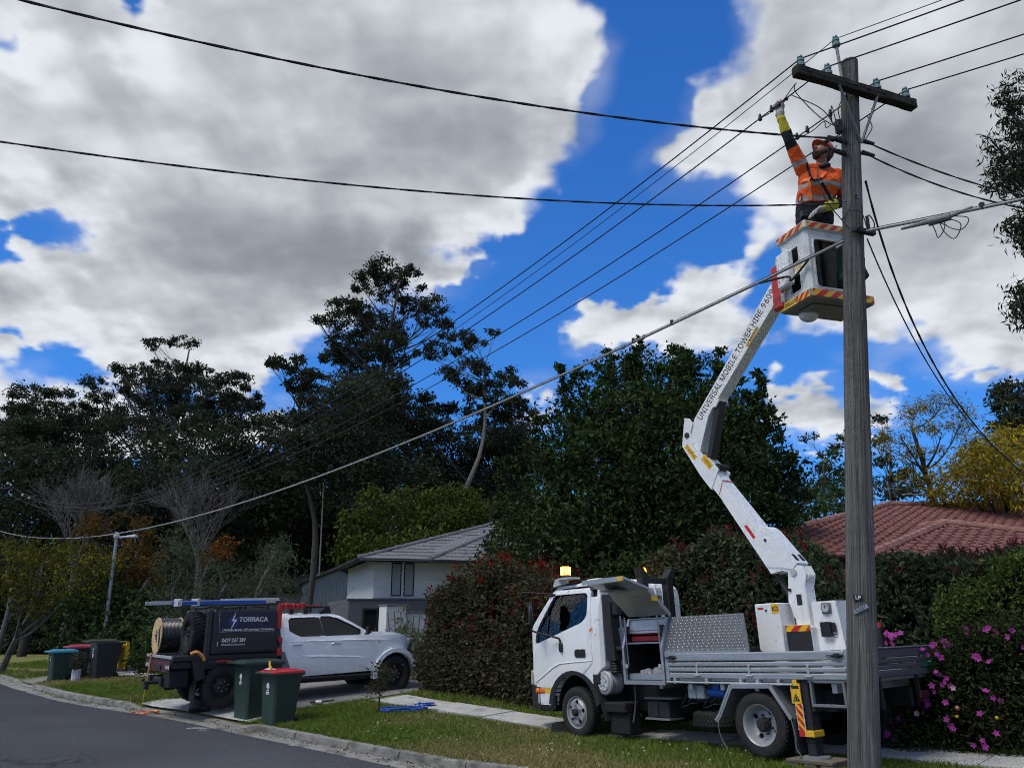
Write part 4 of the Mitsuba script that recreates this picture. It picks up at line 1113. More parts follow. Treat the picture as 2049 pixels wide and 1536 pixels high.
def hedge(label, s0, s1, t0, t1, top, n, seed, leaf, cols, red=None, nred=0, stems=True, mat_='m_gloss_leaf', aspect=.42, name='hedge'):
    rng = np.random.default_rng(seed)
    k = thing(name, label, 'hedge')
    pos, rel = shell_points(n, s0, s1, t0, t1, top, rng)
    out = np.array([-ET[0], -ET[1], .35])
    m, col = leaf_mesh(pos, leaf, aspect, rng, palette(n, rng, cols), axis=out * .9, fold=.18)
    obj(k + '__foliage', m, mat_, color=col, kind='stuff')
    if red:
        # fresh red shoots: upright tufts of young leaves, mostly along the top
        c, rl = shell_points(nred * 4, s0, s1, t0, t1, top, rng, depth=.08)
        pick = np.argsort(-(rl + rng.random(len(rl)) * 1.6))[:nred]
        c = c[pick]
        kk = 16
        tuft = np.repeat(c, kk, 0) + rng.normal(0, 1, (nred * kk, 3)) * [.03, .03, .045]
        up = np.repeat(rng.uniform(.2, 1.2, nred), kk)[:, None] * [0, 0, 1.]
        m, col = leaf_mesh(tuft + up * .10 * rng.random((nred * kk, 1)), leaf * .9, .28, rng, palette(nred * kk, rng, red), axis=np.array([-.3, -.3, 1.2]))
        obj(k + '__red_shoots', m, mat_, color=col, kind='stuff')
    if stems:
        st_ = []
        for i in range(int((s1 - s0) * 4)):
            s, t = rng.uniform(s0 + .2, s1 - .2), rng.uniform(t0 + .35, t1 - .3)
            p = xy(s, t)
            z = float(zg(*p)) - .05
            h = float(top(s))
            st_.append(tube(spline([(p[0], p[1], z), (p[0] + rng.normal(0, .1), p[1] + rng.normal(0, .1), z + h * .5), (p[0] + rng.normal(0, .2), p[1] + rng.normal(0, .2), z + h * .92)], 5), np.linspace(.03, .008, 5), 5))
        obj(k + '__stems', cat(st_), 'm_darkbark', kind='stuff')
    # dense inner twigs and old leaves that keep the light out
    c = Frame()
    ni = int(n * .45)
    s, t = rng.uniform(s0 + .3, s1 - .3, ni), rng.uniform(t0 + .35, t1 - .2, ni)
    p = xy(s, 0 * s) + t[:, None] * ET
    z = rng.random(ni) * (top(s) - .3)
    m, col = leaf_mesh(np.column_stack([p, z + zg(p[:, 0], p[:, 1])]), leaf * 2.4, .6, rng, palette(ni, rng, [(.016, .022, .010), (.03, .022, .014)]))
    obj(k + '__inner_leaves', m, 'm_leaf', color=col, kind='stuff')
    return k


BRONZE = [(.075, .085, .040), (.11, .095, .050), (.09, .066, .040), (.055, .072, .034), (.15, .125, .075)]
RED = [(.20, .020, .018), (.14, .016, .014), (.26, .035, .025)]
hedge('clipped bronze-green hedge with red shoots between the two trucks', -2.5, 1.25, 4.75, 6.3, lambda s: 2.62 - .55 * ((s + .75) / 1.9) ** 2, 30000, 51, .095, BRONZE, RED, 150)
PHOT = [(.070, .10, .050), (.10, .13, .065), (.055, .080, .040), (.105, .105, .058)]
DULLRED = [(.15, .035, .035), (.11, .03, .03), (.19, .05, .04)]
hedge('tall dark green hedge with red tips behind the tray of the bucket truck', -12.5, -4.3, 5.2, 6.8, lambda s: 2.20 + .55 * smoothstep_np(-7.5, -6.4, s) + .08 * np.sin(s * 1.9) + .08 * np.sin(s * 4.3), 60000, 52, .115, PHOT, DULLRED, 150)
LIGHT = [(.15, .21, .045), (.11, .16, .04), (.19, .24, .06), (.08, .12, .034)]
hedge('fine-leaved lighter green shrub at the right edge above the pink flowers', -13.0, -9.0, 4.75, 5.6, lambda s: 2.22 + .12 * np.sin(s * 2.2) - .35 * smoothstep_np(-9.9, -9.0, s), 30000, 53, .07, LIGHT, None, 0, name='garden_hedge', mat_='m_leaf')
az = hedge('azalea bush with magenta flowers at the right edge beside the truck tail', -12.5, -8.5, 4.0, 5.1, lambda s: 1.38 + .15 * np.sin(s * 3.0) - .35 * smoothstep_np(-9.3, -8.4, s), 26000, 54, .065, [(.040, .062, .022), (.055, .078, .028), (.028, .044, .016), (.075, .075, .032)], None, 0, name='azalea_bush')
mat('m_magenta', (.30, .025, .22), .7)
mat('m_pinkwhite', (.60, .34, .42), .7)


def flower(c, r, rng, out):
    V, F = [], []
    z = out / np.linalg.norm(out)
    x = np.cross(z, rng.normal(size=3))
    x /= np.linalg.norm(x)
    y = np.cross(z, x)
    for q in range(5):
        a = q * 2 * np.pi / 5
        d = np.cos(a) * x + np.sin(a) * y
        e = -np.sin(a) * x + np.cos(a) * y
        b = len(V)
        V += [c, c + d * r * .55 + e * r * .38 + z * r * .18, c + d * r * 1.0 + e * r * .15 + z * r * .3, c + d * r * 1.0 - e * r * .15 + z * r * .3, c + d * r * .55 - e * r * .38 + z * r * .18]
        F += [(b, b + 1, b + 2), (b, b + 2, b + 3), (b, b + 3, b + 4)]
    return trimesh.Trimesh(V, F, process=False)


rz = np.random.default_rng(88)
pos, rel = shell_points(2600, -12.0, -8.5, 3.96, 5.1, lambda s: 1.38 + .15 * np.sin(s * 3.0), rz, depth=.02)
front = pos[(((pos[:, :2] - K0) @ ET) < 4.45) & (rel > .12)]
cent = front[rz.choice(len(front), 95, replace=False)]
for c in cent:
    for j in range(rz.choice([1, 1, 1, 2, 3])):
        o = np.array([-ET[0], -ET[1], .25]) + rz.normal(0, .35, 3)
        obj(az + '__flower', flower(c + rz.normal(0, .05, 3) * (j > 0) - np.array([ET[0], ET[1], 0]) * .05, rz.uniform(.030, .043), rz, o), 'm_magenta')
for i in range(9):
    c = front[rz.integers(len(front))]
    obj(az + '__faded_flower', flower(c - np.array([ET[0], ET[1], 0]) * .05, .035, rz, np.array([-ET[0], -ET[1], .3]) + rz.normal(0, .4, 3)), 'm_pinkwhite', label='pale faded pink flower')
yl = front[(front[:, 2] < 1.0)]
for i in range(9):
    c = yl[rz.integers(len(yl))]
    obj(az + '__yellow_blossom', ico(c - np.array([ET[0], ET[1], 0]) * .06, (.018, .018, .018), 1), 'm_yellow', label='small yellow blossom')

bam = thing('bamboo_clump', 'young light green bamboo beside the white garden wall', 'plant')
rbm = np.random.default_rng(60)
cl = [(-2.55 + rbm.normal(0, .45), 19.6 + rbm.normal(0, .4), 1.0 + rbm.uniform(-.5, .75), .3, .35) for _ in range(18)]
pos, cid, mids = clump_leaves(cl, rbm, .11, 16, 0, 1.6, .55)
m, col = leaf_mesh(pos, .12, .20, rbm, palette(len(pos), rbm, [(.11, .13, .04), (.08, .10, .03), (.14, .15, .05)]), droop=.4)
obj(bam + '__leaves', m, 'm_leaf', color=col, kind='stuff')
obj(bam + '__canes', cat([tube(spline([(-2.5 + .1 * i - .4, 19.6, .1), (-2.5 + .12 * i - .45, 19.6, 1.0), (-2.5 + .16 * i - .55, 19.5, 1.9)], 5), .012, 4) for i in range(8)]), 'm_bark', kind='stuff')
cl = [(-4.9 + rbm.normal(0, .5), 23 + rbm.normal(0, .3), 1.0 + rbm.uniform(-.4, .2), .35, .3) for _ in range(12)]
pos, cid, mids = clump_leaves(cl, rbm, .11, 16, 0, 2.2, .55)
k = thing('garden_shrub', 'low yellow-green shrub below the black framed window', 'shrub')
m, col = leaf_mesh(pos, .11, .4, rbm, palette(len(pos), rbm, OLIVE))
obj(k + '__foliage', m, 'm_leaf', color=col, kind='stuff')
obj(k + '__stems', cat([rod((-5.3 + .2 * i, 23, .0), (-5.3 + .2 * i, 23, 1.0), .012, n=4) for i in range(5)]), 'm_darkbark', kind='stuff')
bare = thing('bare_sapling', 'bare thin branched sapling behind the roof of the utility truck', 'tree')
pb = np.array([-6.2, 24.2, .2])
tw = []
for i in range(9):
    a = rbm.uniform(-1.2, 1.2)
    st0 = pb + [0, 0, rbm.uniform(.9, 1.6)]
    tw.append(tube(spline([st0, st0 + [a * .5, rbm.normal(0, .3), .5], st0 + [a * 1.15, rbm.normal(0, .4), 1.15]], 6), np.linspace(.016, .005, 6), 4))
obj(bare + '__trunk', tube(spline([pb, pb + [.02, 0, 1.6], pb + [.0, 0, 4.3]], 8), np.linspace(.035, .008, 8), 6), 'm_twig')
obj(bare + '__branches', cat(tw), 'm_twig', kind='stuff')
# ------------------------------------------------------------------ the timber power pole and its wires
PB, PT = np.array([3.489, 8.50, .05]), np.array([4.296, 8.169, 8.46])
PD = (PT - PB) / np.linalg.norm(PT - PB)
pole_at = lambda z: PB + (PT - PB) * ((z - PB[2]) / (PT[2] - PB[2]))
pole_r = lambda z: .158 - .0068 * z
up_ = thing('power_pole', 'leaning grey timber power pole with a crossarm, in front of the bucket truck', 'power pole')
rp = np.random.default_rng(3)
zs = np.linspace(.05, 8.46, 60)
na = 44
V = []
for z in zs:
    c = pole_at(z)
    for j in range(na):
        a = j * 2 * np.pi / na
        split = .008 * abs(meshkit.noise(np.array([j * .9, z * .35, 1.0])) - .5) + .010 * (meshkit.noise(np.array([math.cos(a) * 1.2, math.sin(a) * 1.2, z * .5])) - .5)
        groove = -.012 if (j in (7, 8) and z < 6) else (-.008 if j == 30 else 0)
        r = pole_r(z) + split + groove
        V.append(c + r * (math.cos(a) * np.array([1, 0, 0]) + math.sin(a) * np.array([0, 1, 0])))
F = []
for i in range(len(zs) - 1):
    for j in range(na):
        j2 = (j + 1) % na
        F += [(i * na + j, i * na + j2, (i + 1) * na + j2), (i * na + j, (i + 1) * na + j2, (i + 1) * na + j)]
V.append(PT + [0, 0, .015])
top = len(V) - 1
F += [((len(zs) - 1) * na + j, (len(zs) - 1) * na + (j + 1) % na, top) for j in range(na)]
obj(up_ + '__post', trimesh.Trimesh(V, F, process=False), 'm_pole', smooth=50)
mat('m_lichen', (.16, .13, .03), 1.0)
CA0, CA1 = np.array([3.371, 7.681, 7.943]), np.array([5.130, 8.359, 7.950])
ca = (CA1 - CA0) / np.linalg.norm(CA1 - CA0)
cp = np.array([ca[1], -ca[0], 0.]) / math.hypot(ca[0], ca[1])       # towards the camera
AF = Frame(CA0, np.stack([ca, -cp, np.cross(ca, -cp)], 1))
LA = np.linalg.norm(CA1 - CA0)
ps = pole_at(7.95)
off = (ps - CA0) @ AF.R
AF.o = AF.o - cp * 0 + (-cp) * (off[1] - (pole_r(7.95) + .062))
arm = box(0, LA, -.055, .055, -.065, .065, .012)
arm = arm.subdivide_to_size(.09)
arm.vertices = arm.vertices + ((meshkit.noise(np.asarray(arm.vertices) * [7, 25, 25], 2) - .5) * .016)[:, None] * np.array([0, 1, 1]) * np.sign(np.asarray(arm.vertices)) * [0, 1, 1]
obj(up_ + '__crossarm', arm, 'm_oldwood', AF, smooth=30, label='dark weathered timber crossarm')
mat('m_porcelain', (.16, .24, .25), .15, clearcoat=.8)
INS = []


def insulator(key, fr):
    prof = [(0.0, 0), (.048, 0), (.052, .03), (.036, .05), (.034, .062), (.046, .072), (.047, .095), (.028, .106), (.022, .118), (.033, .126), (.031, .145), (.018, .155), (0, .157)]
    i = obj(key + '__insulator', lathe(prof, 20, 'z'), 'm_porcelain', fr, smooth=35)
    obj(i + '__pin', rod((0, 0, -.16), (0, 0, .01), .011, n=8), 'm_dark', fr)


for x in (.11, .52, LA * .685, LA - .115):
    fr = AF.sub((x, 0, .085))
    insulator(up_, fr)
    INS.append(fr.pt(0, 0, .112))
topb = pole_at(8.2) + np.array([-.13, -.09, 0])
obj(up_ + '__top_bracket', [tube([topb + [0, 0, -.3], topb + [-.015, 0, .42]], .022, 4), box(-.03, .03, -.03, .03, -.1, -.06).apply_translation(topb)], 'm_grey')
fr = Frame(topb + [-.015, 0, .44])
insulator(up_, fr)
INS.append(fr.pt(0, 0, .112))
q0, q1 = AF.pt(LA * .30, .06, -.07), AF.pt(LA * .68, .06, -.07)
qv = pole_at(7.25) + cp * (pole_r(7.2) + .01)
qv2 = qv + ca * .05
obj(up_ + '__brace', tube([AF.pt(LA * .33, -.04, -.05), qv2], .017, 4), 'm_grey')
obj(up_ + '__brace', tube([AF.pt(LA * .655, -.04, -.05), qv2], .017, 4), 'm_grey')
for x in (.18, LA * .47, LA * .57, LA * .70, LA - .1):
    obj(up_ + '__bolt', [rod(AF.pt(x, -.075, 0), AF.pt(x, -.05, 0), .02, n=8), rod(AF.pt(x, 0, -.095), AF.pt(x, 0, -.06), .014, n=6)], 'm_dark')
# tags nailed on at head height
tz = 1.93
tc = pole_at(tz)
vd = np.array([-tc[0], -tc[1], 0]) / math.hypot(tc[0], tc[1])
tr_ = np.array([-vd[1], vd[0], 0])
TF = Frame(tc + vd * (pole_r(tz) + .004), np.stack([tr_, -vd, [0, 0, 1]], 1))
t_ = obj(up_ + '__tag', box(-.075, .015, -.006, .004, -.03, .03), 'm_black', TF, label='small black plate lettered LP')
obj(t_ + '__letters', text('LP', .034, .003, True, TF.pt(-.055, -.0062, -.016), tr_, (0, 0, 1)), 'm_text_white')
TF2 = Frame(TF.pt(-.015, -.004, -.115), TF.R @ roty(-math.radians(26)))
t_ = obj(up_ + '__tag', box(-.075, .075, -.006, .004, -.02, .02), 'm_steel', TF2, label='tilted metal number strip')
obj(t_ + '__letters', text('51567', .026, .003, True, TF2.pt(-.06, -.0062, -.013), TF2.R[:, 0], TF2.R[:, 2]), 'm_text')

FARP = np.array([-24.3, 36.0, 8.15])


def sag(p, q, s, n=40):
    t = np.linspace(0, 1, n)[:, None]
    P = np.asarray(p) * (1 - t) + np.asarray(q) * t
    P[:, 2] -= 4 * s * (t * (1 - t))[:, 0]
    return P


def wire(name, label, cat_, paths, r, m='m_wire', group=None, n=6):
    k = numbered(name)
    ms_ = [tube(p, r, n) for p in paths]
    obj(k, ms_, m, smooth=60)
    labels[k] = {'label': label, 'category': cat_}
    if group:
        labels[k]['group'] = group
    return k


BACK = np.array([24.0, -20.0, 0])
FAR = [(-23.77, 36, 7.88), (-23.51, 36, 7.34), (-22.33, 35, 7.18), (-22.01, 35, 7.04), (-22.6, 35.6, 7.5)]
WL = ['power line wire on the left end of the crossarm', 'power line wire on the second insulator from the left', 'power line wire on the third insulator from the left', 'power line wire on the right end of the crossarm', 'thinner wire on the topmost insulator above the pole']
SG = [2.7, 2.55, 2.35, 2.25, 2.6]
for i, (p, f) in enumerate(zip(INS, FAR)):
    r = .0085 if i < 4 else .0055
    wire('power_line', WL[i], 'power line', [np.vstack([sag(f, p, SG[i], 60), sag(p, p + BACK + [0, 0, .2], .9, 50)[1:]])], r, group='wires of the overhead line')
# far pole at the left edge
fp = thing('power_pole', 'far timber power pole at the left edge of the photograph', 'power pole')
obj(fp + '__post', rod((-24.35, 36, -1), (-24.3, 36, 8.15), .17, .13, 12), 'm_pole', smooth=50)
ARMF = [np.array([-23.95, 36.3, 7.78]), np.array([-21.8, 34.9, 6.98])]
obj(fp + '__crossarm', tube([(-25.2, 36.9, 7.62), (-23.4, 35.7, 7.62)], .06, 4), 'm_oldwood')
for f in FAR[:4]:
    obj(fp + '__insulator', ico(f, (.055, .055, .07), 1), 'm_lightgrey', smooth=True)

twist = lambda p, r: [p + r * np.column_stack([np.zeros(len(p)), np.cos(np.arange(len(p)) * 1.3), np.sin(np.arange(len(p)) * 1.3)]), p - r * np.column_stack([np.zeros(len(p)), np.cos(np.arange(len(p)) * 1.3), np.sin(np.arange(len(p)) * 1.3)])]


def quad3(p0, p1, p2, t1, n=60):
    """Parabola through p0 at 0, p1 at 1 and p2 at 2, carried on to t1."""
    t = np.linspace(0, t1, n)[:, None]
    p0, p1, p2 = map(np.asarray, (p0, p1, p2))
    return p0 * (t - 1) * (t - 2) / 2 - p1 * t * (t - 2) + p2 * t * (t - 1) / 2


s1 = quad3(pole_at(7.3) + [-.14, -.10, 0], (-.13, 6.85, 6.93), (-4.32, 5.5, 6.97), 3.2, 90)
wire('service_cable', 'upper twisted service cable crossing the sky from the left to the pole', 'cable', twist(s1, .006), .0085, group='service cables')
s2 = quad3(pole_at(6.44) + [-.16, -.10, 0], (-.13, 7.1, 5.93), (-4.6, 6.0, 5.87), 3.0, 90)
wire('service_cable', 'lower service cable crossing the sky from the left to the pole', 'cable', twist(s2, .004), .007)
r1_ = quad3(pole_at(7.3) + [.13, -.06, 0], (5.6, 8.62, 7.10), (6.76, 9.0, 7.03), 8, 60)
wire('service_cable', 'upper of the two twisted cables leaving the pole to the right', 'cable', twist(r1_, .005), .0075)
r2_ = quad3(pole_at(7.13) + [.14, -.06, 0], (5.5, 8.62, 6.93), (6.72, 9.0, 6.84), 8, 60)
wire('service_cable', 'lower of the two twisted cables leaving the pole to the right', 'cable', twist(r2_, .005), .0075)
d1 = quad3(pole_at(6.77) + [.15, -.04, 0], (6.4, 11.0, 5.22), (9.38, 14.0, 4.22), 3.2, 60)
wire('service_cable', 'thick black bundled cable dropping steeply from the pole to the right', 'cable', [p_ for p_ in twist(d1, .008)], .010)
d2 = quad3(pole_at(6.02) + [.16, -.02, 0], (6.6, 11.1, 4.78), (9.40, 14.0, 4.34), 3.2, 60)
wire('service_cable', 'thinner black cable dropping to the right below the thick bundle', 'cable', [d2], .0085)
# communications cable, with its loops and joint
cp0 = pole_at(6.05) + cp * (pole_r(6) + .03)
cm = np.vstack([sag((-23.71, 36, 5.67), cp0, 1.52, 60), sag(cp0, cp0 + np.array([12, -10.2, .25]), .55, 40)[1:]])
ck = wire('communication_cable', 'thick pale grey communication cable sagging across from the left to the pole', 'cable', [cm], .0165, 'm_cable_grey')
obj(ck + '__lashing_wire', tube(cm + [0, 0, .026], .005, 4), 'm_wire')
on = lambda x: cm[np.argmin(np.abs(cm[:, 0] - x))]
ca_, cb_ = on(3.72), on(2.95)
loopc = spline([cb_ + [0, 0, -.01], cb_ + [.28, -.24, -.03], (ca_ + cb_) / 2 + [.08, -.02, -.14], ca_ + [0, 0, -.015]], 20)
obj(ck + '__slack_loop', tube(loopc, .014, 6), 'm_wire', smooth=60)
jc = on(4.62)
jd = np.array([.76, -.65, 0])
obj(ck + '__joint', [rod(jc - jd * .12 + [0, 0, -.03], jc + jd * .10 + [0, 0, -.03], .045, .045, 10), rod(jc + jd * .10 + [0, 0, -.03], jc + jd * .32 + [0, 0, 0], .024, .018, 8), rod(jc - jd * .40 + [0, 0, -.01], jc - jd * .12 + [0, 0, -.02], .016, .03, 8)], 'm_grey', smooth=40)
lp = lambda a, b, r: tube(spline([jc + jd * a, jc + jd * (a + .03) + [0, 0, -r * .6], jc + jd * (a + b) / 1 + [0, 0, -r], jc + jd * (a + b + .08) + [0, 0, -r * .5], jc + jd * (a + b * .4) + [0, 0, -.02]], 22), .006, 5)
obj(ck + '__cable_loop', lp(-.02, .12, .30), 'm_wire', smooth=60)
obj(ck + '__cable_loop', lp(-.10, .05, .24), 'm_wire', smooth=60)
obj(ck + '__cable_loop', lp(.02, .16, .22), 'm_wire', smooth=60)
for x in (1.95, 2.02, 4.95, 5.12):
    q = on(x)
    obj(ck + '__clip', [box(-.02, .02, -.02, .02, -.01, .06).apply_translation(q)], 'm_wire')
# hardware on the pole: clamp, drop loops, fuse
hb = pole_at(6.05)
HB = Frame(hb, np.stack([ca, -cp, [0, 0, 1]], 1))
obj(up_ + '__cable_clamp', [box(-.14, .17, -pole_r(6) - .075, -pole_r(6) - .01, -.025, .035, .008), rod(HB.R.T @ (hb - hb) + [-.10, -pole_r(6) - .12, .01], [-.10, -pole_r(6) + .02, .01], .014, n=8)], 'm_dark', HB)
obj(up_ + '__cable_clamp', [rod([.16, -.10, .06], [.16, -.10, .26], .02, n=6), tube(spline([[.17, -.12, .02], [.24, -.12, .16], [.17, -.12, .27], [.13, -.12, .14], [.17, -.12, .02]], 16), .008, 5)], 'm_wire', HB)
for zc, rr in ((7.29, .055), (7.13, .045)):
    c = pole_at(zc)
    obj(up_ + '__strain_bracket', rod(c + [-.33, -.12, .03], c + [-.10, -.08, -.02], .022, .035, 8), 'm_black', smooth=40)
    obj(up_ + '__strain_bracket', rod(c + [.10, -.08, 0], c + [.26, -.04, -.02], .03, .02, 8), 'm_black', smooth=40)
c = pole_at(7.62)
obj(up_ + '__fuse_holder', [box(-.05, .03, -.04, .04, -.09, .09, .015).apply_translation(c + [-.185, -.08, -.14]), rod(c + [-.2, -.08, -.3], c + [-.34, -.1, -.34], .022, n=8), ico(c + [-.3, -.1, -.33], (.035, .035, .035), 1), ico(c + [-.38, -.1, -.36], (.03, .03, .03), 1)], 'm_black', smooth=40)
PWi = [np.vstack([sag(f, p, SG[i], 400)]) for i, (p, f) in enumerate(zip(INS, FAR))]


def on_wire(i, z_off=0, d=0.5):
    """Point on wire i, d metres out from its insulator."""
    p = PWi[i][::-1]
    L = np.cumsum(np.r_[0, np.linalg.norm(np.diff(p, axis=0), axis=1)])
    return np.array([np.interp(d, L, p[:, k]) for k in range(3)]) + [0, 0, z_off]


clampm = lambda c: [box(-.022, .022, -.02, .02, -.035, .03, .008).apply_translation(c), ico(c + [0, 0, .04], (.018, .018, .03), 1)]
for i, ds in ((1, (.78, .95)), (2, (.62, .95, 1.10, 1.22))):
    for dd in ds:
        obj(up_ + '__tap_clamp', clampm(on_wire(i, 0, dd)), 'm_black', smooth=40)
jf = pole_at(7.42) + [-.17, -.10, 0]
jm = lambda pts, r=.0065: tube(spline(pts, 26), r, 5)
obj(up_ + '__jumper_wire', jm([on_wire(1, 0, .97), on_wire(1, -.03, .70), on_wire(1, .10, .42), on_wire(1, .0, .44), (on_wire(1, 0, .5) + jf) / 2 + [.03, 0, -.05], jf + [-.04, 0, .05], jf]), 'm_wire')
obj(up_ + '__jumper_wire', jm([on_wire(2, 0, 1.2), on_wire(2, -.06, .9), on_wire(2, -.04, .72), on_wire(2, -.15, .70), jf + [-.06, 0, .10], jf]), 'm_wire')
obj(up_ + '__jumper_wire', jm([on_wire(2, 0, .62), on_wire(2, -.12, .62), jf + [-.06, 0, .35], jf + [-.02, 0, -.05]]), 'm_wire')
obj(up_ + '__jumper_wire', jm([pole_at(7.86) + [-.14, -.1, 0], pole_at(7.7) + [-.19, -.1, 0], pole_at(7.5) + [-.15, -.1, 0]]), 'm_wire')
qx = on_wire(3, 0, .62)
obj(up_ + '__jumper_wire', [jm([pole_at(7.30) + [.14, -.1, 0], pole_at(7.45) + [.22, -.1, 0], pole_at(7.56) + [.19, -.1, 0], pole_at(7.62) + [.17, -.1, 0], pole_at(7.66) + [.24, -.1, 0], pole_at(7.72) + [.22, -.1, 0]])], 'm_wire')
obj(up_ + '__jumper_wire', jm([pole_at(6.46) + [-.16, -.1, 0], pole_at(6.40) + [-.10, -.19, 0], pole_at(6.24) + [-.14, -.18, 0], pole_at(6.20) + [-.2, -.16, 0], pole_at(6.30) + [-.1, -.19, 0], pole_at(6.26) + [.02, -.2, 0], pole_at(6.08) + [.08, -.19, 0]]), 'm_wire')
obj(up_ + '__hook', tube(spline([pole_at(6.5) + [-.01, -.15, 0], pole_at(6.52) + [-.04, -.19, 0], pole_at(6.47) + [-.05, -.19, 0], pole_at(6.45) + [.0, -.19, -.01]], 10), .008, 5), 'm_wire')
down1 = spline([jf, pole_at(7.1) + [-.14, -.14, 0], pole_at(6.4) + [-.28, -.3, 0], pole_at(6.08) + [-.08, -.17, 0]], 24)
obj(up_ + '__jumper_wire', tube(spline([on_wire(1, .0, .5), jf + [-.2, -.05, .25], jf + [.0, 0, -.12], pole_at(7.05) + [-.1, -.14, 0]], 24), .0065, 5), 'm_wire')
obj(up_ + '__jumper_wire', tube(spline([pole_at(7.2) + [-.22, -.12, 0], pole_at(6.85) + [-.48, -.2, 0], pole_at(6.45) + [-.42, -.22, 0], pole_at(6.05) + [-.12, -.2, 0]], 24), .0065, 5), 'm_wire')

# ------------------------------------------------------------------ street light on the left
sl_ = thing('street_lamp', 'thin leaning steel street light pole among the shrubs on the left', 'street lamp')
L0, L1 = np.array([-13.11, 26, -.3]), np.array([-13.20, 26, 4.40])
mat('m_galv', (.30, .32, .33), .45, .5)
obj(sl_ + '__pole', tube([L0, L1], [.075, .05], 10), 'm_galv', smooth=60)
obj(sl_ + '__lamp_head', [ico(L1 + [0, 0, .0], (.10, .10, .13), 1), tube([L1 + [.1, 0, -.05], L1 + [.75, -.2, -.02]], [.035, .06], 8), ico(L1 + [.55, -.15, -.05], (.26, .12, .05), 1)], 'm_lightgrey', smooth=60)
obj(sl_ + '__sign_plate', box(-.28, .28, -.015, .015, -.25, .25, .005), 'm_dark', Frame((-13.0, 25.9, 1.15), rotz(.2)))
# ------------------------------------------------------------------ the bucket truck: x forward, y to its left (towards the road), z up; origin under the front wheel
M3 = manifold3d


def man(m):
    m = m.copy()
    m.merge_vertices()
    return M3.Manifold(M3.Mesh(np.asarray(m.vertices, np.float32), np.asarray(m.faces, np.uint32)))


def unman(x):
    q = x.to_mesh()
    return trimesh.Trimesh(np.array(q.vert_properties[:, :3], float), np.array(q.tri_verts), process=False)


def xprism(poly, a0, a1, axis):
    """Manifold prism: polygon in (x,z) along y, (y,z) along x or (x,y) along z."""
    g = Polygon(poly).buffer(0)
    c = np.array(g.exterior.coords)[:-1]
    if not g.exterior.is_ccw:
        c = c[::-1]
    e = M3.Manifold.extrude(M3.CrossSection([c.tolist()]), a1 - a0)
    if axis == 'z':
        return e.translate((0, 0, a0))
    if axis == 'y':
        return e.transform(np.array([[1, 0, 0, 0], [0, 0, -1, a1], [0, 1, 0, 0]], float))
    return e.transform(np.array([[0, 0, 1, a0], [1, 0, 0, 0], [0, 1, 0, 0]], float))


def rounded(poly, r, q=4):
    return list(Polygon(poly).buffer(0).buffer(-r).buffer(r * 2, quad_segs=q).buffer(-r, quad_segs=q).exterior.coords)[:-1]


TA = np.array([.9245, 12.2262, .0678])
TRF = Frame(TA, np.array([[-.60819872, .79262, -.04298675], [-.79335334, -.60876143, 0.], [-.02616868, .03410368, .99907564]]).T)
trk = thing('bucket_truck', 'white bucket truck with raised boom parked on the verge, aluminium tray', 'truck')
tk = lambda part: f'{trk}__{part}'
W = -1.87
side = [(1.02, .42), (1.075, .62), (1.09, .80), (1.085, 1.22), (1.05, 1.42), (.985, 1.54), (.50, 2.06), (.40, 2.145), (.22, 2.20), (-.05, 2.228), (-.35, 2.225), (-.52, 2.19), (-.60, 2.09), (-.62, 1.9), (-.62, .98), (-.50, .86), (-.42, .74), (.50, .42)]
front = [(.0, .3), (.0, 1.35), (-.03, 1.75), (-.075, 2.05), (-.13, 2.16), (-.22, 2.215), (-.4, 2.24), (W + .4, 2.24), (W + .22, 2.215), (W + .13, 2.16), (W + .075, 2.05), (W + .03, 1.75), (W, 1.35), (W, .3)]
plan = rounded([(1.10, -.10), (1.10, W + .10), (1.0, W + .02), (.8, W), (-.66, W), (-.66, 0), (.8, 0), (1.0, -.02)], .06)
plan = [(1.12, -.28), (1.10, -.16), (1.06, -.085), (.99, -.035), (.88, -.008), (.7, 0), (-.50, 0), (-.575, -.02), (-.62, -.07), (-.63, -.15), (-.63, W + .15), (-.62, W + .07), (-.575, W + .02), (-.50, W), (.7, W), (.88, W + .008), (.99, W + .035), (1.06, W + .085), (1.10, W + .16), (1.12, W + .28)]
cab = xprism(side, W - .1, .1, 'y') ^ xprism(front, -1, 1.3, 'x') ^ xprism(plan, .2, 2.4, 'z')
arch = M3.Manifold.cylinder(4, .475, circular_segments=40).rotate((90, 0, 0)).translate((0.02, .5, .385))
cab = cab - arch
win = [(.875, 1.30), (.86, 1.44), (.80, 1.56), (.46, 1.985), (.38, 2.03), (-.30, 2.02), (-.345, 1.98), (-.345, 1.72), (-.30, 1.645), (-.20, 1.585)]
win = [(x, z) for x, z in win]
inner = [(1.02, .95), (1.03, 1.3), (.94, 1.5), (.46, 2.04), (.3, 2.12), (-.4, 2.13), (-.55, 2.05), (-.55, .95)]
cab = cab - xprism(inner, W + .06, -.06, 'y')
winp = rounded(win, .03)
cab = cab - xprism(winp, W - .2, .2, 'y')
wscr = [(-.17, 1.42), (-.13, 2.0), (W + .13, 2.0), (W + .17, 1.42)]
cab = cab - xprism(rounded(wscr, .05), .3, 1.4, 'x')
rearw = [(-.45, 1.5), (-.45, 1.98), (W + .45, 1.98), (W + .45, 1.5)]
cab = cab - xprism(rounded(rearw, .05), -1, -.3, 'x')
cb = obj(tk('cab'), unman(cab), 'm_white', TRF, smooth=28)
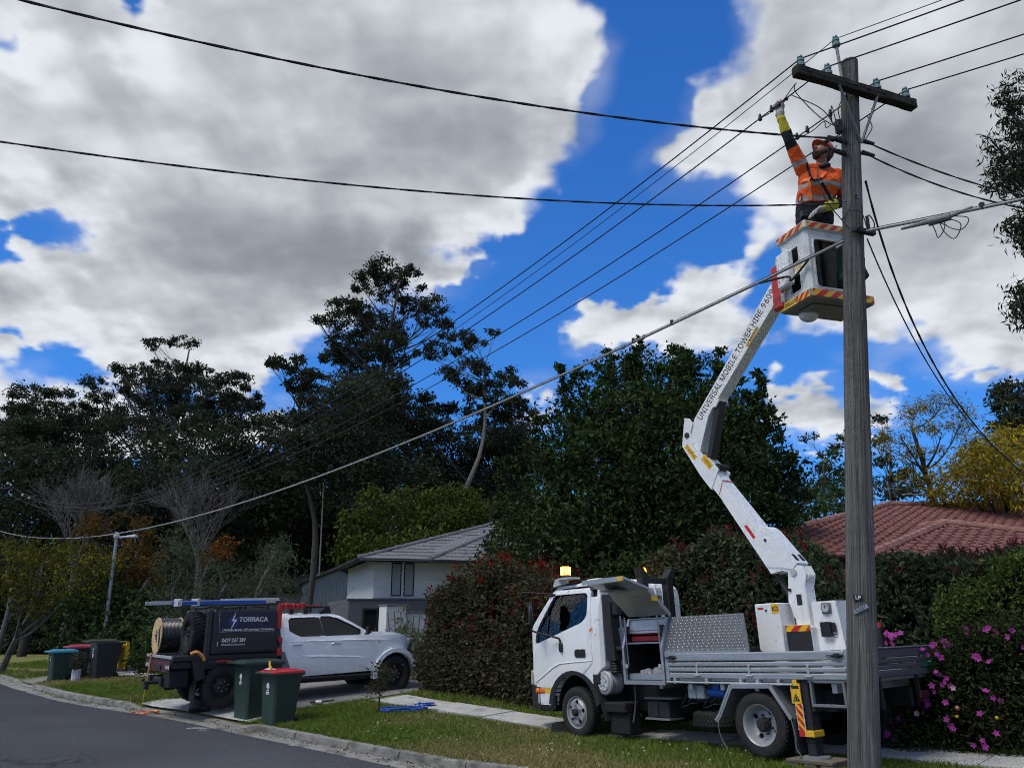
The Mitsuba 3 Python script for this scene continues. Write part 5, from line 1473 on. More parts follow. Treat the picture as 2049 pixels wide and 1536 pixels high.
# the door: a panel just proud of the body, its window hole with a black rubber
doorp = [(.955, .68), (.955, 1.20), (.93, 1.40), (.80, 1.62), (.45, 2.06), (.38, 2.10), (-.36, 2.09), (-.415, 2.03), (-.43, 1.10), (-.42, 1.02), (-.22, .875), (.05, .87), (.26, .81), (.44, .66)]
dp = (xprism(rounded(doorp, .02), -.2, .05, 'y') - xprism(rounded(winp, .02), -.5, .5, 'y'))
fr_off = [(y + .012, z) for y, z in front if y > -.5] + [(-.16, 2.3), (-.16, 2.2), (-.112, 2.03), (-.065, 1.74), (-.04, 1.35), (-.04, .3)]
door_skin = dp ^ xprism([(.011, .3), (.011, 1.35), (-.019, 1.75), (-.062, 2.05), (-.10, 2.13), (-.15, 2.12), (-.115, 2.04), (-.07, 1.75), (-.04, 1.35), (-.04, .3)], -1, 1.3, 'x')
door_skin = door_skin ^ xprism([(.88, .003), (.99, -.024), (1.06, -.07), (1.06, -.3), (-.6, -.3), (-.6, .011), (.7, .011)], .2, 2.4, 'z')
dr_ = obj(cb + '__door', unman(door_skin), 'm_white', TRF, smooth=28)
wy = lambda z: np.interp(z, [1.3, 1.35, 1.75, 2.05], [-.012, -.012, -.042, -.088])


def in_door(poly, d):
    return [(x, wy(z) + d, z) for x, z in poly]


gw = np.array(rounded(win, .012))
gpts = in_door(gw, -.012)
tri = trimesh.creation.triangulate_polygon(Polygon(gw), engine='earcut')
scene['m_pane'] = {'type': 'thindielectric', 'int_ior': 1.5}
scene['m_tint'] = {'type': 'thindielectric', 'int_ior': 1.3, 'specular_transmittance': rgb(.20, .22, .23)}
obj(cb + '__side_window', trimesh.Trimesh(in_door(tri[0], -.020), tri[1], process=False), 'm_tint', TRF)
obj(cb + '__far_window', trimesh.Trimesh([(x, W - wy(z) + .02, z) for x, z in tri[0]], tri[1], process=False), 'm_tint', TRF)
obj(cb + '__window_rubber', tube(in_door(np.vstack([gw]), .000), .013, 5, closed=True), 'm_black', TRF, smooth=60)
obj(cb + '__quarter_bar', tube([(.66, wy(1.35) - .0, 1.39), (.60, wy(1.8), 1.80)], .013, 4), 'm_black', TRF)
obj(cb + '__windscreen', prism([(-.15, 0), (-.11, .68), (W + .11, .68), (W + .15, 0)], 0, .006, 'z'), 'm_tint', Frame(TRF.pt(.985, 0, 1.42), TRF.R @ np.stack([[0, 1, 0], [-.67, 0, .742], [.742, 0, .67]], 1)))
obj(cb + '__visor', box(.40, .62, -.10, -.035, 2.02, 2.045, .008), 'm_dark', TRF)
ha = obj(dr_ + '__handle', [prism(rounded([(-.30, 1.10), (-.09, 1.10), (-.06, 1.13), (-.06, 1.19), (-.10, 1.215), (-.29, 1.215)], .018), .006, .022, 'y')], 'm_black', TRF)
obj(dr_ + '__crease', tube(spline([(.93, .012, .72), (.65, .013, .86), (.40, .014, .98), (.2, .014, 1.02), (-.42, .014, 1.055)], 24), np.interp(np.linspace(0, 1, 24), [0, .2, 1], [.003, .012, .008]), 6), 'm_white', TRF, smooth=60)
st_ = obj(cb + '__sticker', box(-.462, -.395, .0005, .003, 1.44, 1.53), 'm_text_white', TRF, label='small orange and black sticker')
obj(st_ + '__print', [box(-.455, -.425, .003, .005, 1.47, 1.515), box(-.43, -.40, .003, .005, 1.45, 1.49)], 'm_orange', TRF)
# inside
trim = M3.Manifold()
for k_, o_ in ((0, .004), (1, .014)):
    q_ = Polygon(inner).buffer(-o_)
    v_ = xprism(list(q_.exterior.coords)[:-1], W + .06 + o_, -.06 - o_, 'y') ^ xprism([(y + (-o_ - .05 if y > -.9 else o_ + .05), z - o_ - .04) for y, z in front], -1, 1.3, 'x')
    trim = v_ if k_ == 0 else trim - v_
trim = trim - xprism(winp, W - .2, .2, 'y') - xprism(rounded(wscr, .05), .3, 1.4, 'x') - xprism(rounded(rearw, .05), -1, -.3, 'x')
obj(cb + '__interior_trim', unman(trim), 'm_dark', TRF)
obj(cb + '__seat', [box(-.5, -.38, -.75, -.22, 1.0, 1.62, .05), box(-.42, .1, -.75, -.22, .95, 1.12, .05)], 'm_grey', TRF)
obj(cb + '__seat', [box(-.5, -.38, -1.6, -1.0, 1.0, 1.62, .05), box(-.42, .1, -1.6, -1.0, .95, 1.12, .05)], 'm_grey', TRF)
sw = Frame(TRF.pt(.42, -1.3, 1.36), TRF.R @ roty(math.radians(-35)))
obj(cb + '__steering_wheel', [tube([(.19 * math.cos(a), .19 * math.sin(a), 0) for a in np.linspace(0, 2 * math.pi, 28)[:-1]], .016, 6, closed=True), rod((0, 0, 0), (0, 0, -.3), .03, n=8), box(-.19, .19, -.02, .02, -.02, .0)], 'm_dark', sw, smooth=40)
obj(cb + '__dashboard', box(.55, 1.0, W + .08, -.08, 1.0, 1.30, .06), 'm_dark', TRF)
obj(cb + '__door_grip', tube(spline([(.10, -.09, 1.30), (.08, -.09, 1.47), (.0, -.09, 1.53), (-.12, -.09, 1.53), (-.2, -.09, 1.50)], 16), .022, 8), 'm_grey', TRF, smooth=60)
bl = meshkit.noise
clo = ico((.72, -.45, 1.34), (.13, .16, .10), 3)
clo.vertices = clo.vertices + ((bl(np.asarray(clo.vertices) * 9, 1) - .5) * .09)[:, None]
obj(cb + '__blue_cloth', clo, 'm_blue', TRF, smooth=True)
# roof: ribs at the rear, hatch, beacon platform
for y in np.linspace(-.30, W + .28, 9):
    obj(cb + '__roof_rib', tube(spline([(-.10, y, 2.222), (-.35, y, 2.224), (-.52, y, 2.19), (-.60, y, 2.09), (-.618, y, 1.93)], 14), .016, 6), 'm_white', TRF, smooth=60)
obj(cb + '__roof_vent', prism(rounded([(-.20, .0), (-.17, .07), (.17, .07), (.2, .0), (.2, -.06), (-.2, -.06)], .03), -.012, .012, 'z'), 'm_dark', Frame(TRF.pt(-.52, -.115, 2.10), TRF.R @ np.stack([[1, 0, 0], [0, -.5, .866], [0, -.866, -.5]], 1)))
obj(cb + '__bumper', [xprism_ for xprism_ in [unman(xprism([(1.15, -.3), (1.12, -.12), (1.04, -.03), (.95, .0), (.80, .005), (.80, W - .005), (.95, W), (1.04, W + .03), (1.12, W + .12), (1.15, W + .3)], .36, .70, 'z') - xprism([(1.0, -.2), (1.0, W + .2), (.6, W + .1), (.6, -.1)], .3, .8, 'z'))]], 'm_dark', TRF, smooth=30)
obj(cb + '__lower_white_panel', [box(.53, .86, -.06, .004, .43, .66, .01)], 'm_white', TRF)
obj(cb + '__step', [box(.50, .86, -.3, .0, .33, .415, .015), box(.46, .52, -.05, .002, .36, .66, .008)], 'm_black', TRF)
hl = obj(cb + '__headlight', [hull([(1.11, -.1, .70), (1.03, .0, .71), (1.10, -.1, .92), (1.02, .0, .90), (1.06, -.3, .72), (1.06, -.3, .90), (1.115, -.3, .72), (1.112, -.3, .9)])], 'm_headlamp', TRF)
mat('m_headlamp', (.55, .52, .42), .15, clearcoat=.6)
mat('m_amber', (.75, .16, .01), .25, clearcoat=.6)
obj(cb + '__indicator', [ico((.86, .004, .62), (.05, .022, .045), 2), box(.68, .80, -.002, .022, .585, .66, .02)], 'm_amber', TRF, smooth=50)
obj(cb + '__yellow_strip', box(.545, .68, .004, .008, .59, .66), 'm_yellow', TRF)
ap_ = [(0.02 + .475 * math.cos(a), .385 + .475 * math.sin(a)) for a in np.linspace(.05, math.pi - .1, 26)]
apo = [(0.02 + .575 * math.cos(a), .385 + .53 * math.sin(a)) for a in np.linspace(.12, math.pi - .18, 26)]
obj(cb + '__wheel_arch', prism(ap_ + apo[::-1], -.10, .014, 'y'), 'm_dark', TRF, smooth=30)
obj(cb + '__arch_liner', prism(ap_ + [(0.02 + .455 * math.cos(a), .385 + .455 * math.sin(a)) for a in np.linspace(math.pi - .1, .05, 26)], -.6, -.10, 'y'), 'm_chassis', TRF)
obj(cb + '__inner_guard', hull([(-.40, -.5, .80), (-.40, .0, .80), (-.47, .0, .78), (-.66, .0, .26), (-.60, -.02, .24), (-.66, -.5, .26)]), 'm_chassis', TRF)
obj(cb + '__corner_block', box(-.56, -.40, -.1, .005, .73, .88, .02), 'm_dark', TRF)
mr = obj(cb + '__mirror', hull([(.62, .30, 1.55), (.69, .22, 1.56), (.60, .34, 1.60), (.64, .33, 1.92), (.69, .22, 1.93), (.62, .24, 1.96), (.58, .30, 1.9), (.58, .28, 1.58)]), 'm_black', TRF, smooth=40)
obj(mr + '__glass', hull([(.60, .315, 1.62), (.60, .325, 1.88), (.585, .275, 1.62), (.585, .285, 1.88), (.59, .30, 1.75)]), 'm_steel', TRF)
obj(cb + '__mirror_arm', tube(spline([(.24, .01, 1.22), (.24, .04, 1.36), (.30, .08, 1.40), (.60, .26, 1.50), (.63, .28, 1.56)], 20), .016, 7), 'm_black', TRF, smooth=60)
obj(cb + '__mirror_arm', tube(spline([(.36, -.02, 2.04), (.62, .18, 2.08), (.78, .3, 2.09), (.80, .32, 2.05)], 14), .009, 6), 'm_black', TRF, smooth=60)
obj(cb + '__mirror_foot', box(.20, .27, .0, .06, 1.18, 1.32, .02), 'm_black', TRF)
obj(cb + '__aerial', tube(spline([(.45, -.02, 2.02), (.42, -.03, 2.4), (.30, -.06, 2.95)], 12), .004, 5), 'm_black', TRF)
obj(cb + '__yellow_label', box(-.634, -.630, -.37, -.22, 1.58, 1.76), 'm_yellow', TRF)
obj(cb + '__label_print', [box(-.638, -.6345, -.36, -.23, z, z + .012) for z in (1.61, 1.64, 1.67, 1.70, 1.73)], 'm_text', TRF)
# beacons
scene['m_beacon'] = {'type': 'twosided', 'bsdf': {'type': 'principled', 'base_color': rgb(.85, .28, .01), 'roughness': .25}}
for i, (x, y) in enumerate(((.18, -.10), (-.05, W + .28))):
    z = 2.215 if i == 0 else 2.225
    bc = obj(tk('beacon'), rod((x, y, z + .06), (x, y, z + .10), .075, .07, 16), 'm_black', TRF, smooth=40, label='lit amber beacon at the front of the cab roof' if i == 0 else 'lit amber beacon on the far side of the cab roof')
    ob = obj(bc + '__lens', lathe([(0, 0), (.068, 0), (.068, .13), (.05, .145), (0, .148)], 20, 'z'), 'm_beacon', Frame(TRF.pt(x, y, z + .10), TRF.R), smooth=40)
    for row in range(3):
        for a in np.arange(8) * math.pi / 4 + .2:
            key = obj(bc + '__light_cell', box(.066, .074, -.017, .017, -.015, .015), None, Frame(TRF.pt(x, y, z + .128 + row * .042), TRF.R @ rotz(a)))
            scene[key]['emitter'] = {'type': 'area', 'radiance': rgb(*( (9.0, 3.6, .25) if i == 0 else (4.0, .75, .04)))}
            scene[key]['bsdf'] = {'type': 'ref', 'id': 'm_beacon'}
    if i == 0:
        obj(bc + '__mount', [hull([(x + .26, y - .1, z - .05), (x + .20, y - .1, z + .06), (x + .05, y - .1, z + .06), (x + .05, y - .1, z - .01), (x + .26, y + .06, z - .06), (x + .20, y + .06, z + .055), (x + .05, y + .06, z + .055), (x + .05, y + .06, z - .03)]), box(x - .22, x + .1, y - .1, y + .1, z + .035, z + .062)], 'm_lightgrey', TRF)
    else:
        obj(bc + '__mount', box(x - .06, x + .06, y - .06, y + .06, z - .02, z + .065), 'm_black', TRF)


# ---- wheels
def tyre(R, w, rin):
    """Profile about the y axis; the outer wall at y = 0, the tread behind it."""
    return lathe([(rin, -.012), (rin + .02, -.004), (R * .80, .004), (R * .93, -.004), (R * .985, -.018), (R, -.042), (R, -w + .042), (R * .985, -w + .018), (R * .92, -w), (rin, -w + .01), (rin, -.012)], 56)


def treads(R, w, n=44, d=.010):
    ms_ = []
    for i in range(n):
        a = 2 * math.pi * i / n
        for k_, (y0, y1) in enumerate(((-.03, -w * .36), (-w * .40, -w * .62), (-w * .66, -w + .03))):
            b = box(-R * math.pi / n * .62, R * math.pi / n * .62, min(y0, y1), max(y0, y1), -.005, d)
            b.vertices = np.asarray(b.vertices) + [0, 0, R]
            m = np.array([[math.cos(a + k_ * .05), 0, math.sin(a + k_ * .05)], [0, 1, 0], [-math.sin(a + k_ * .05), 0, math.cos(a + k_ * .05)]])
            b.vertices = np.asarray(b.vertices) @ m.T
            ms_.append(b)
    return cat(ms_)


def disc_rim(prof, holes, r_h, hole_r, seg=48):
    s = man(lathe(prof, seg))
    for i in range(holes):
        a = 2 * math.pi * (i + .35) / holes
        s = s - M3.Manifold.cylinder(1, hole_r, circular_segments=20).rotate((90, 0, 0)).translate((r_h * math.cos(a), .5, r_h * math.sin(a)))
    return unman(s)


def nuts(n, r, y, s=.014, h=.025):
    return [lathe([(0, 0), (s, 0), (s, h), (s * .6, h + .006), (0, h + .006)], 6).apply_translation((r * math.cos(a), y, r * math.sin(a))) for a in (2 * math.pi * np.arange(n) / n + .3)]


def front_wheel(x, y, R, mirror=1):
    k = obj(tk('wheel'), tyre(R, .19, .215), 'm_rubber', Frame(TRF.pt(x, y, R), TRF.R @ np.diag([1, mirror, 1])), smooth=40)
    fr = Frame(TRF.pt(x, y, R), TRF.R @ np.diag([1, mirror, 1]))
    obj(k + '__tread', treads(R, .19), 'm_rubber', fr, kind='stuff')
    prof = [(.0, .0), (.10, .0), (.105, -.004), (.155, .0), (.175, -.015), (.19, -.05), (.205, -.055), (.214, -.012), (.222, -.008), (.222, -.02), (.205, -.075), (.18, -.07), (.15, -.018), (.0, -.018)]
    obj(k + '__rim', disc_rim(prof, 5, .142, .030), 'm_rim', fr, smooth=35)
    obj(k + '__drum', lathe([(0, -.06), (.2, -.06), (.2, -.1), (0, -.1)], 24), 'm_chassis', fr)
    obj(k + '__hub', lathe([(0, .06), (.035, .06), (.05, .045), (.052, .0), (0, 0)], 24), 'm_dark', fr, smooth=35)
    obj(k + '__wheel_nuts', nuts(5, .092, .0), 'm_grey', fr, kind='stuff')
    return k


def rear_wheel(x, y, R, mirror=1):
    fr = Frame(TRF.pt(x, y, R), TRF.R @ np.diag([1, mirror, 1]))
    k = obj(tk('wheel'), tyre(R, .19, .215), 'm_rubber', fr, smooth=40)
    obj(k + '__tread', treads(R, .19), 'm_rubber', fr, kind='stuff')
    prof = [(.0, -.125), (.09, -.125), (.14, -.132), (.165, -.12), (.185, -.085), (.20, -.03), (.213, -.008), (.224, -.002), (.226, -.018), (.214, -.03), (.20, -.095), (.18, -.135), (.145, -.15), (.0, -.145)]
    obj(k + '__rim', disc_rim(prof, 4, .150, .030), 'm_rim', fr, smooth=35)
    obj(k + '__drum', lathe([(0, -.155), (.19, -.155), (.19, -.2), (0, -.2)], 24), 'm_chassis', fr)
    obj(k + '__hub', lathe([(0, -.02), (.052, -.022), (.06, -.035), (.062, -.06), (.078, -.062), (.08, -.125), (0, -.125)], 24), 'm_dark', fr, smooth=35)
    obj(k + '__wheel_nuts', nuts(6, .098, -.125) + nuts(8, .068, -.062, .008, .014), 'm_dark', fr, kind='stuff')
    obj(k + '__inner_tyre', tyre(R, .19, .215).apply_translation((0, -.235, 0)), 'm_rubber', fr, smooth=40)
    return k


front_wheel(0.0, -.01, .342)
front_wheel(0.0, W + .01, .342, -1)
rear_wheel(-3.26, .10, .345)
rear_wheel(-3.26, -1.72, .345, -1)
# ---- chassis and what hangs under it
obj(tk('chassis'), [box(-4.4, .7, -.66, -.58, .50, .70), box(-4.4, .7, -1.30, -1.22, .50, .70), box(-3.32, -3.2, -1.5, -.2, .28, .42, .03), box(-.1, .06, -1.6, -.25, .28, .40, .03), box(-1.1, -.3, -1.25, -.63, .45, .95, .03), box(-4.1, -3.6, -1.6, -.15, .50, .72), box(-.9, .4, -1.2, -.6, .30, .55, .05), rod((-1.0, -.94, .40), (-3.2, -.94, .36), .05, n=10)], 'm_chassis', TRF)
obj(tk('gearbox'), [rod((-1.0, -.94, .42), (-1.6, -.94, .42), .14, .10, 12)], 'm_chassis', TRF)
obj(tk('mud_flap'), box(-1.0, -.62, -.34, -.08, .08, .38, .02), 'm_chassis', TRF)
obj(tk('mud_flap'), box(-1.0, -.55, -.32, -.02, .36, .50, .02), 'm_chassis', TRF)
bt = obj(tk('battery_box'), [box(-1.735, -1.35, -.35, -.09, .33, .53, .012), box(-1.56, -1.525, -.089, -.075, .34, .52)], 'm_dark', TRF)
obj(bt + '__tray', [box(-1.76, -1.33, -.36, -.065, .305, .328), box(-1.80, -1.30, -.3, -.1, .56, .58)], 'm_grey', TRF)
obj(tk('filter_box'), [box(-2.33, -2.07, -.4, -.1, .58, .74, .015), box(-2.215, -2.185, -.098, -.08, .585, .735, .005)], 'm_lightgrey', TRF, label='light grey box under the tray')
obj(tk('pump'), [rod((-2.40, -.14, .66), (-2.66, -.14, .66), .055, n=14), box(-2.58, -2.48, -.2, -.1, .7, .76)], 'm_blue', TRF, smooth=40)
hz = np.random.default_rng(5)
for i in range(7):
    x0 = -1.95 - .12 * i
    obj(tk('hose'), tube(spline([(x0, -.16, .78), (x0 - .08, -.13, .62), (x0 + .02, -.12, .48 + .05 * (i % 3)), (x0 - .14, -.2, .55), (x0 - .22, -.3, .75)], 16), .010, 6), 'm_black', TRF, smooth=60)
sp = Frame(TRF.pt(-2.32, -.32, .44), TRF.R @ rotx(math.pi / 2))
k = obj(tk('spare_wheel'), tyre(.335, .19, .2), 'm_rubber', Frame(TRF.pt(-2.32, -.40, .43), TRF.R @ rotx(math.pi / 2)), smooth=40)
obj(k + '__tread', treads(.335, .19), 'm_rubber', Frame(TRF.pt(-2.32, -.40, .43), TRF.R @ rotx(math.pi / 2)), kind='stuff')
obj(k + '__rim', lathe([(0, -.08), (.1, -.08), (.13, -.02), (.2, -.01), (.2, -.04), (0, -.1)], 24), 'm_rim', Frame(TRF.pt(-2.32, -.40, .43), TRF.R @ rotx(math.pi / 2)), smooth=35)
obj(tk('exhaust'), rod((-1.2, -1.1, .38), (-2.2, -1.1, .38), .08, n=12), 'm_chassis', TRF)
obj(tk('hanging_strap'), tube(spline([(-1.14, -.1, .76), (-1.12, -.11, .5), (-1.06, -.1, .25)], 10), .012, 4), 'm_twig', TRF)
# ---- snorkel and air cleaner behind the cab
obj(tk('air_intake'), [hull([(-.645, -.06, 1.97), (-.80, -.06, 1.85), (-.80, -.06, 1.5), (-.645, -.06, 1.45), (-.645, -.24, 1.97), (-.80, -.24, 1.85), (-.80, -.24, 1.5), (-.645, -.24, 1.45)]), hull([(-.645, -.06, 1.50), (-.80, -.06, 1.52), (-.645, -.2, 1.50), (-.80, -.2, 1.52), (-.66, -.06, 1.05), (-.84, -.06, 1.05), (-.66, -.22, 1.05), (-.84, -.22, 1.05)]), box(-.90, -.80, -.22, -.08, 1.66, 1.88, .02), box(-.93, -.82, -.26, -.10, 1.18, 1.24, .01)], 'm_dark', TRF)
obj(tk('air_hose'), [lathe([(.075, 0)] + [(.085 if q % 2 else .070, .018 * q) for q in range(1, 10)] + [(.075, .19), (0, .19)], 20, 'z')], 'm_black', Frame(TRF.pt(-.75, -.15, .88), TRF.R), smooth=35)
FA = Frame(TRF.pt(-.60, -.02, .75), TRF.R)
k = obj(tk('air_cleaner'), [lathe([(0, -.0), (.10, .0), (.15, -.012), (.165, -.03), (.165, -.05), (.155, -.055)] + [(.158 if q % 2 else .148, -.06 - .016 * q) for q in range(12)] + [(.15, -.27), (0, -.27)], 32)], 'm_rim', FA, smooth=35, label='ribbed silver air cleaner drum')
obj(k + '__end_cap', [lathe([(0, .014), (.03, .014), (.04, .002), (.085, .004), (.10, .010), (.11, .002), (.11, -.005), (0, -.005)], 28)] + [box(-.008, .008, 0, .014, -.09, .09)] + [Frame((0, 0, 0), roty(1.05))(box(-.008, .008, 0, .013, -.09, .09)), Frame((0, 0, 0), roty(-1.05))(box(-.008, .008, 0, .013, -.09, .09))], 'm_lightgrey', FA, smooth=35)
# ---- boom rest behind the cab
for x, y in ((-.98, -.60), (-1.0, -1.12)):
    k = obj(tk('boom_rest_post'), [box(x - .06, x + .06, y - .07, y + .07, .9, 2.22, .01)], 'm_black', TRF)
    obj(k + '__cradle', [hull([(x - .07, y - .09, 2.2), (x + .07, y - .09, 2.2), (x - .07, y + .07, 2.2), (x + .07, y + .07, 2.2), (x - .07, y + (.10 if y > -.9 else -.12), 2.34), (x + .07, y + (.10 if y > -.9 else -.12), 2.34), (x - .07, y + (.05 if y > -.9 else -.06), 2.35), (x + .07, y + (.05 if y > -.9 else -.06), 2.35)])], 'm_black', TRF)
obj(tk('boom_rest_bar'), box(-1.03, -.95, -1.05, -.67, 2.12, 2.2, .01), 'm_black', TRF)
# ---- tray: deck, drop sides of separate planks, rope rail
obj(tk('tray_deck'), [box(-4.45, -1.10, -1.72, .03, .80, .885, .008)] + [box(x - .03, x + .03, -1.6, -.02, .70, .80) for x in np.arange(-4.2, -1.2, .5)], 'm_alu', TRF)
TY = .035
obj(tk('side_post'), box(-1.955, -1.90, TY, TY + .055, .80, 1.15, .006), 'm_alu', TRF)
obj(tk('side_post'), box(-4.49, -4.43, TY, TY + .05, .80, 1.15, .006), 'm_alu', TRF)
gates = [(.832, .905), (.911, .968), (.974, 1.030), (1.036, 1.138)]
for z0, z1 in gates:
    obj(tk('side_plank'), hull([(x, y, z) for x in (-4.428, -1.957) for y, z in ((TY, z0), (TY + .04, z0 + .004), (TY + .048, z0 + .014), (TY + .048, z1 - .014), (TY + .04, z1 - .004), (TY, z1))]), 'm_alu', TRF)
for z0, z1 in gates:
    obj(tk('far_side_plank'), hull([(x, y, z) for x in (-4.43, -1.15) for y, z in ((-1.72, z0), (-1.76, z0 + .01), (-1.76, z1 - .01), (-1.72, z1))]), 'm_alu', TRF)
for z0, z1 in gates:
    obj(tk('tail_plank'), hull([(x, y, z) for y in (-1.765, .03) for x, z in ((-4.45, z0), (-4.492, z0 + .005), (-4.50, z0 + .014), (-4.50, z1 - .014), (-4.492, z1 - .005), (-4.45, z1))]), 'm_alu_dark', TRF)
mat('m_alu_dark', (.16, .165, .18), .45, .6)
obj(tk('tail_top_rail'), box(-4.51, -4.44, -1.77, .03, 1.139, 1.15), 'm_alu', TRF)
k = obj(tk('tail_badge'), box(-4.508, -4.5005, -1.70, -1.50, .92, 1.01), 'm_badge', TRF, label='small green badge on the tail gate')
mat('m_badge', (.02, .16, .075), .5)
obj(k + '__print', box(-4.512, -4.5085, -1.66, -1.55, .965, .978), 'm_text_white', TRF)
mat('m_galvbright', (.55, .56, .57), .4, .6)
for x in (-2.42, -3.2, -3.98):
    k = obj(tk('gate_hinge'), [box(x - .014, x + .014, TY + .048, TY + .06, .87, 1.0, .004), box(x - .035, x + .03, TY + .048, TY + .075, .862, .884, .006), rod((x - .045, TY + .066, .873), (x + .04, TY + .066, .873), .011, n=8)], 'm_galvbright', TRF)
for x in (-2.03, -4.36):
    obj(tk('gate_latch'), [rod((x - .06, TY + .065, 1.085), (x + .06, TY + .065, 1.085), .016, n=8), box(x - .03, x + .03, TY + .046, TY + .09, 1.06, 1.11, .008), tube(spline([(x + .06, TY + .07, 1.085), (x + .11, TY + .075, 1.095), (x + .115, TY + .075, 1.075), (x + .06, TY + .07, 1.075)], 10), .005, 5)], 'm_black', TRF)
obj(tk('rope_rail'), rod((-1.90, .085, .787), (-3.76, .085, .787), .0135, n=8), 'm_galvbright', TRF, smooth=50)
for x in (-2.04, -2.55, -3.06, -3.30, -3.58):
    obj(tk('rail_bracket'), box(x - .018, x + .018, .04, .095, .77, .835, .004), 'm_galvbright', TRF)
# toolbox: open compartment, treadplate lid, lifted gull-wing door
TB = .10
sec = [(TB, .75), (TB, 1.22), (-.06, 1.60), (-.85, 1.60), (-.85, .75)]
shell = xprism(sec, -1.885, -1.14, 'x')
shell = shell - xprism([(TB + .1, .80), (TB + .1, 1.30), (TB - .02, 1.215), (-.08, 1.555), (-.82, 1.555), (-.82, .80)], -1.845, -1.18, 'x') - xprism([(TB + .2, .80), (TB + .2, 1.9), (-.075, 1.575), (TB - .03, 1.2), (TB - .1, .8)], -1.845, -1.18, 'x')
obj(tk('toolbox'), unman(shell), 'm_alu', TRF)
obj(tk('toolbox_lining'), [box(-1.844, -1.842, -.8, .07, .81, 1.5), box(-1.184, -1.182, -.8, .06, .81, 1.5), box(-1.84, -1.185, -.81, -.80, .81, 1.55), box(-1.84, -1.185, -.8, .06, .802, .806)], 'm_black', TRF)
obj(tk('toolbox_shelf'), box(-1.84, -1.185, -.6, .03, 1.265, 1.285), 'm_alu', TRF)
for z0, z1 in ((1.295, 1.365), (1.385, 1.45)):
    obj(tk('red_drawer'), box(-1.83, -1.22, -.5, -.02, z0, z1, .012), 'm_red', TRF)
mat('m_bag', (.40, .36, .34), .8)
for x, c in ((-1.42, 'm_bag'), (-1.66, 'm_bag')):
    b = ico((x, -.08, .88), (.11, .08, .075), 3)
    b.vertices = b.vertices + ((bl(np.asarray(b.vertices) * 14, 4) - .5) * .05)[:, None]
    k = obj(tk('packed_bag'), b, c, TRF, smooth=True)
    obj(k + '__print', [box(x - .085, x - .02, -.004, .006, .84, .89, .004), box(x + .03, x + .08, -.006, .004, .84, .87, .004)], 'm_red', TRF)
for x in (-1.215, -1.82):
    obj(tk('gas_strut'), rod((x, .06, .98), (x - .02, .10, 1.62), .011, n=6), 'm_steel', TRF)
    obj(tk('door_catch'), box(x - .02, x + .02, .085, .112, .955, 1.01, .004), 'm_lightgrey', TRF)
hin, ben, tip_ = (-.05, 1.625), (.33, 1.945), (.80, 2.075)
lid = [hin, ben, tip_, (tip_[0] - .006, tip_[1] + .028), (ben[0] - .016, ben[1] + .026), (hin[0] - .014, hin[1] + .02)]
obj(tk('toolbox_lid'), unman(xprism(lid, -1.95, -1.17, 'x')), 'm_alu', TRF)
obj(tk('lid_lip'), [hull([(x, y, z) for x in (-1.955, -1.935) for y, z in lid[:2] + [(lid[0][0] + .01, lid[0][1] - .035), (lid[1][0] + .01, lid[1][1] - .03)]])], 'm_alu', TRF)
obj(tk('lid_lip'), box(-1.95, -1.17, .79, .803, 2.045, 2.106), 'm_alu', TRF)
obj(tk('lid_latch'), [ico((-1.45, .56, 1.99), (.07, .04, .012), 2), box(-1.62, -1.30, .40, .62, 1.955, 1.962)], 'm_grey', TRF)
obj(tk('lid_reflector'), [box(-1.945, -1.85, .8035, .808, 2.05, 2.10), box(-1.959, -1.955, .18, .30, 1.80, 1.86)], 'm_yellow', TRF)
pa, pb = np.array([TB - .03, 1.16]), np.array([-.09, 1.595])
pn = np.array([pb[1] - pa[1], -(pb[0] - pa[0])])
pn = pn / np.linalg.norm(pn)
tb2 = obj(tk('treadplate_lid'), hull([(x, y, z) for (y, z), xe in ((pa, -3.215), (pb, -3.07)) for x in (-1.89, xe) for y, z in ((y, z), (y - pn[0] * .018, z - pn[1] * .018))]), 'm_tread', TRF)
mat('m_tread', (.15, .155, .16), .42, .5)
obj(tb2 + '__lower_lip', box(-3.215, -1.89, TB - .045, TB - .028, 1.12, 1.162), 'm_alu', TRF)
obj(tk('lower_toolbox'), hull([(x, y, z) for x in (-3.19, -1.89) for y, z in ((TB - .05, .886), (TB - .05, 1.13), (-.12, 1.2), (-.5, 1.0), (-.5, .886))]), 'm_chassis', TRF)
p0, p1 = np.array([TB - .03, 1.16]), np.array([-.09, 1.595])
nrm = np.array([p1[1] - p0[1], -(p1[0] - p0[0])])
nrm /= np.linalg.norm(nrm)
loz = []
Lp = np.linalg.norm(p1 - p0)
for j in range(12):
    for i in range(32):
        u, xx = (j + .5) / 12, -1.93 - (i + .5 * (j % 2)) * .0395
        if xx < -3.17 + .12 * u or xx > -1.91:
            continue
        c = p0 + (p1 - p0) * u
        a = math.radians(40 if (i + j) % 2 else -40)
        e = (p1 - p0) / Lp
        ctr = np.array([xx, c[0], c[1]])
        d1_ = np.array([math.cos(a), e[0] * math.sin(a), e[1] * math.sin(a)])
        d2_ = np.array([-math.sin(a), e[0] * math.cos(a), e[1] * math.cos(a)])
        N3 = np.array([0, nrm[0], nrm[1]])
        b = len(loz)
        loz.append(trimesh.Trimesh([ctr + d1_ * .017, ctr + d2_ * .0055, ctr - d1_ * .017, ctr - d2_ * .0055, ctr + N3 * .0035], [(0, 1, 4), (1, 2, 4), (2, 3, 4), (3, 0, 4)], process=False))
obj(tb2 + '__tread_pattern', cat(loz), 'm_alu', TRF, kind='stuff')
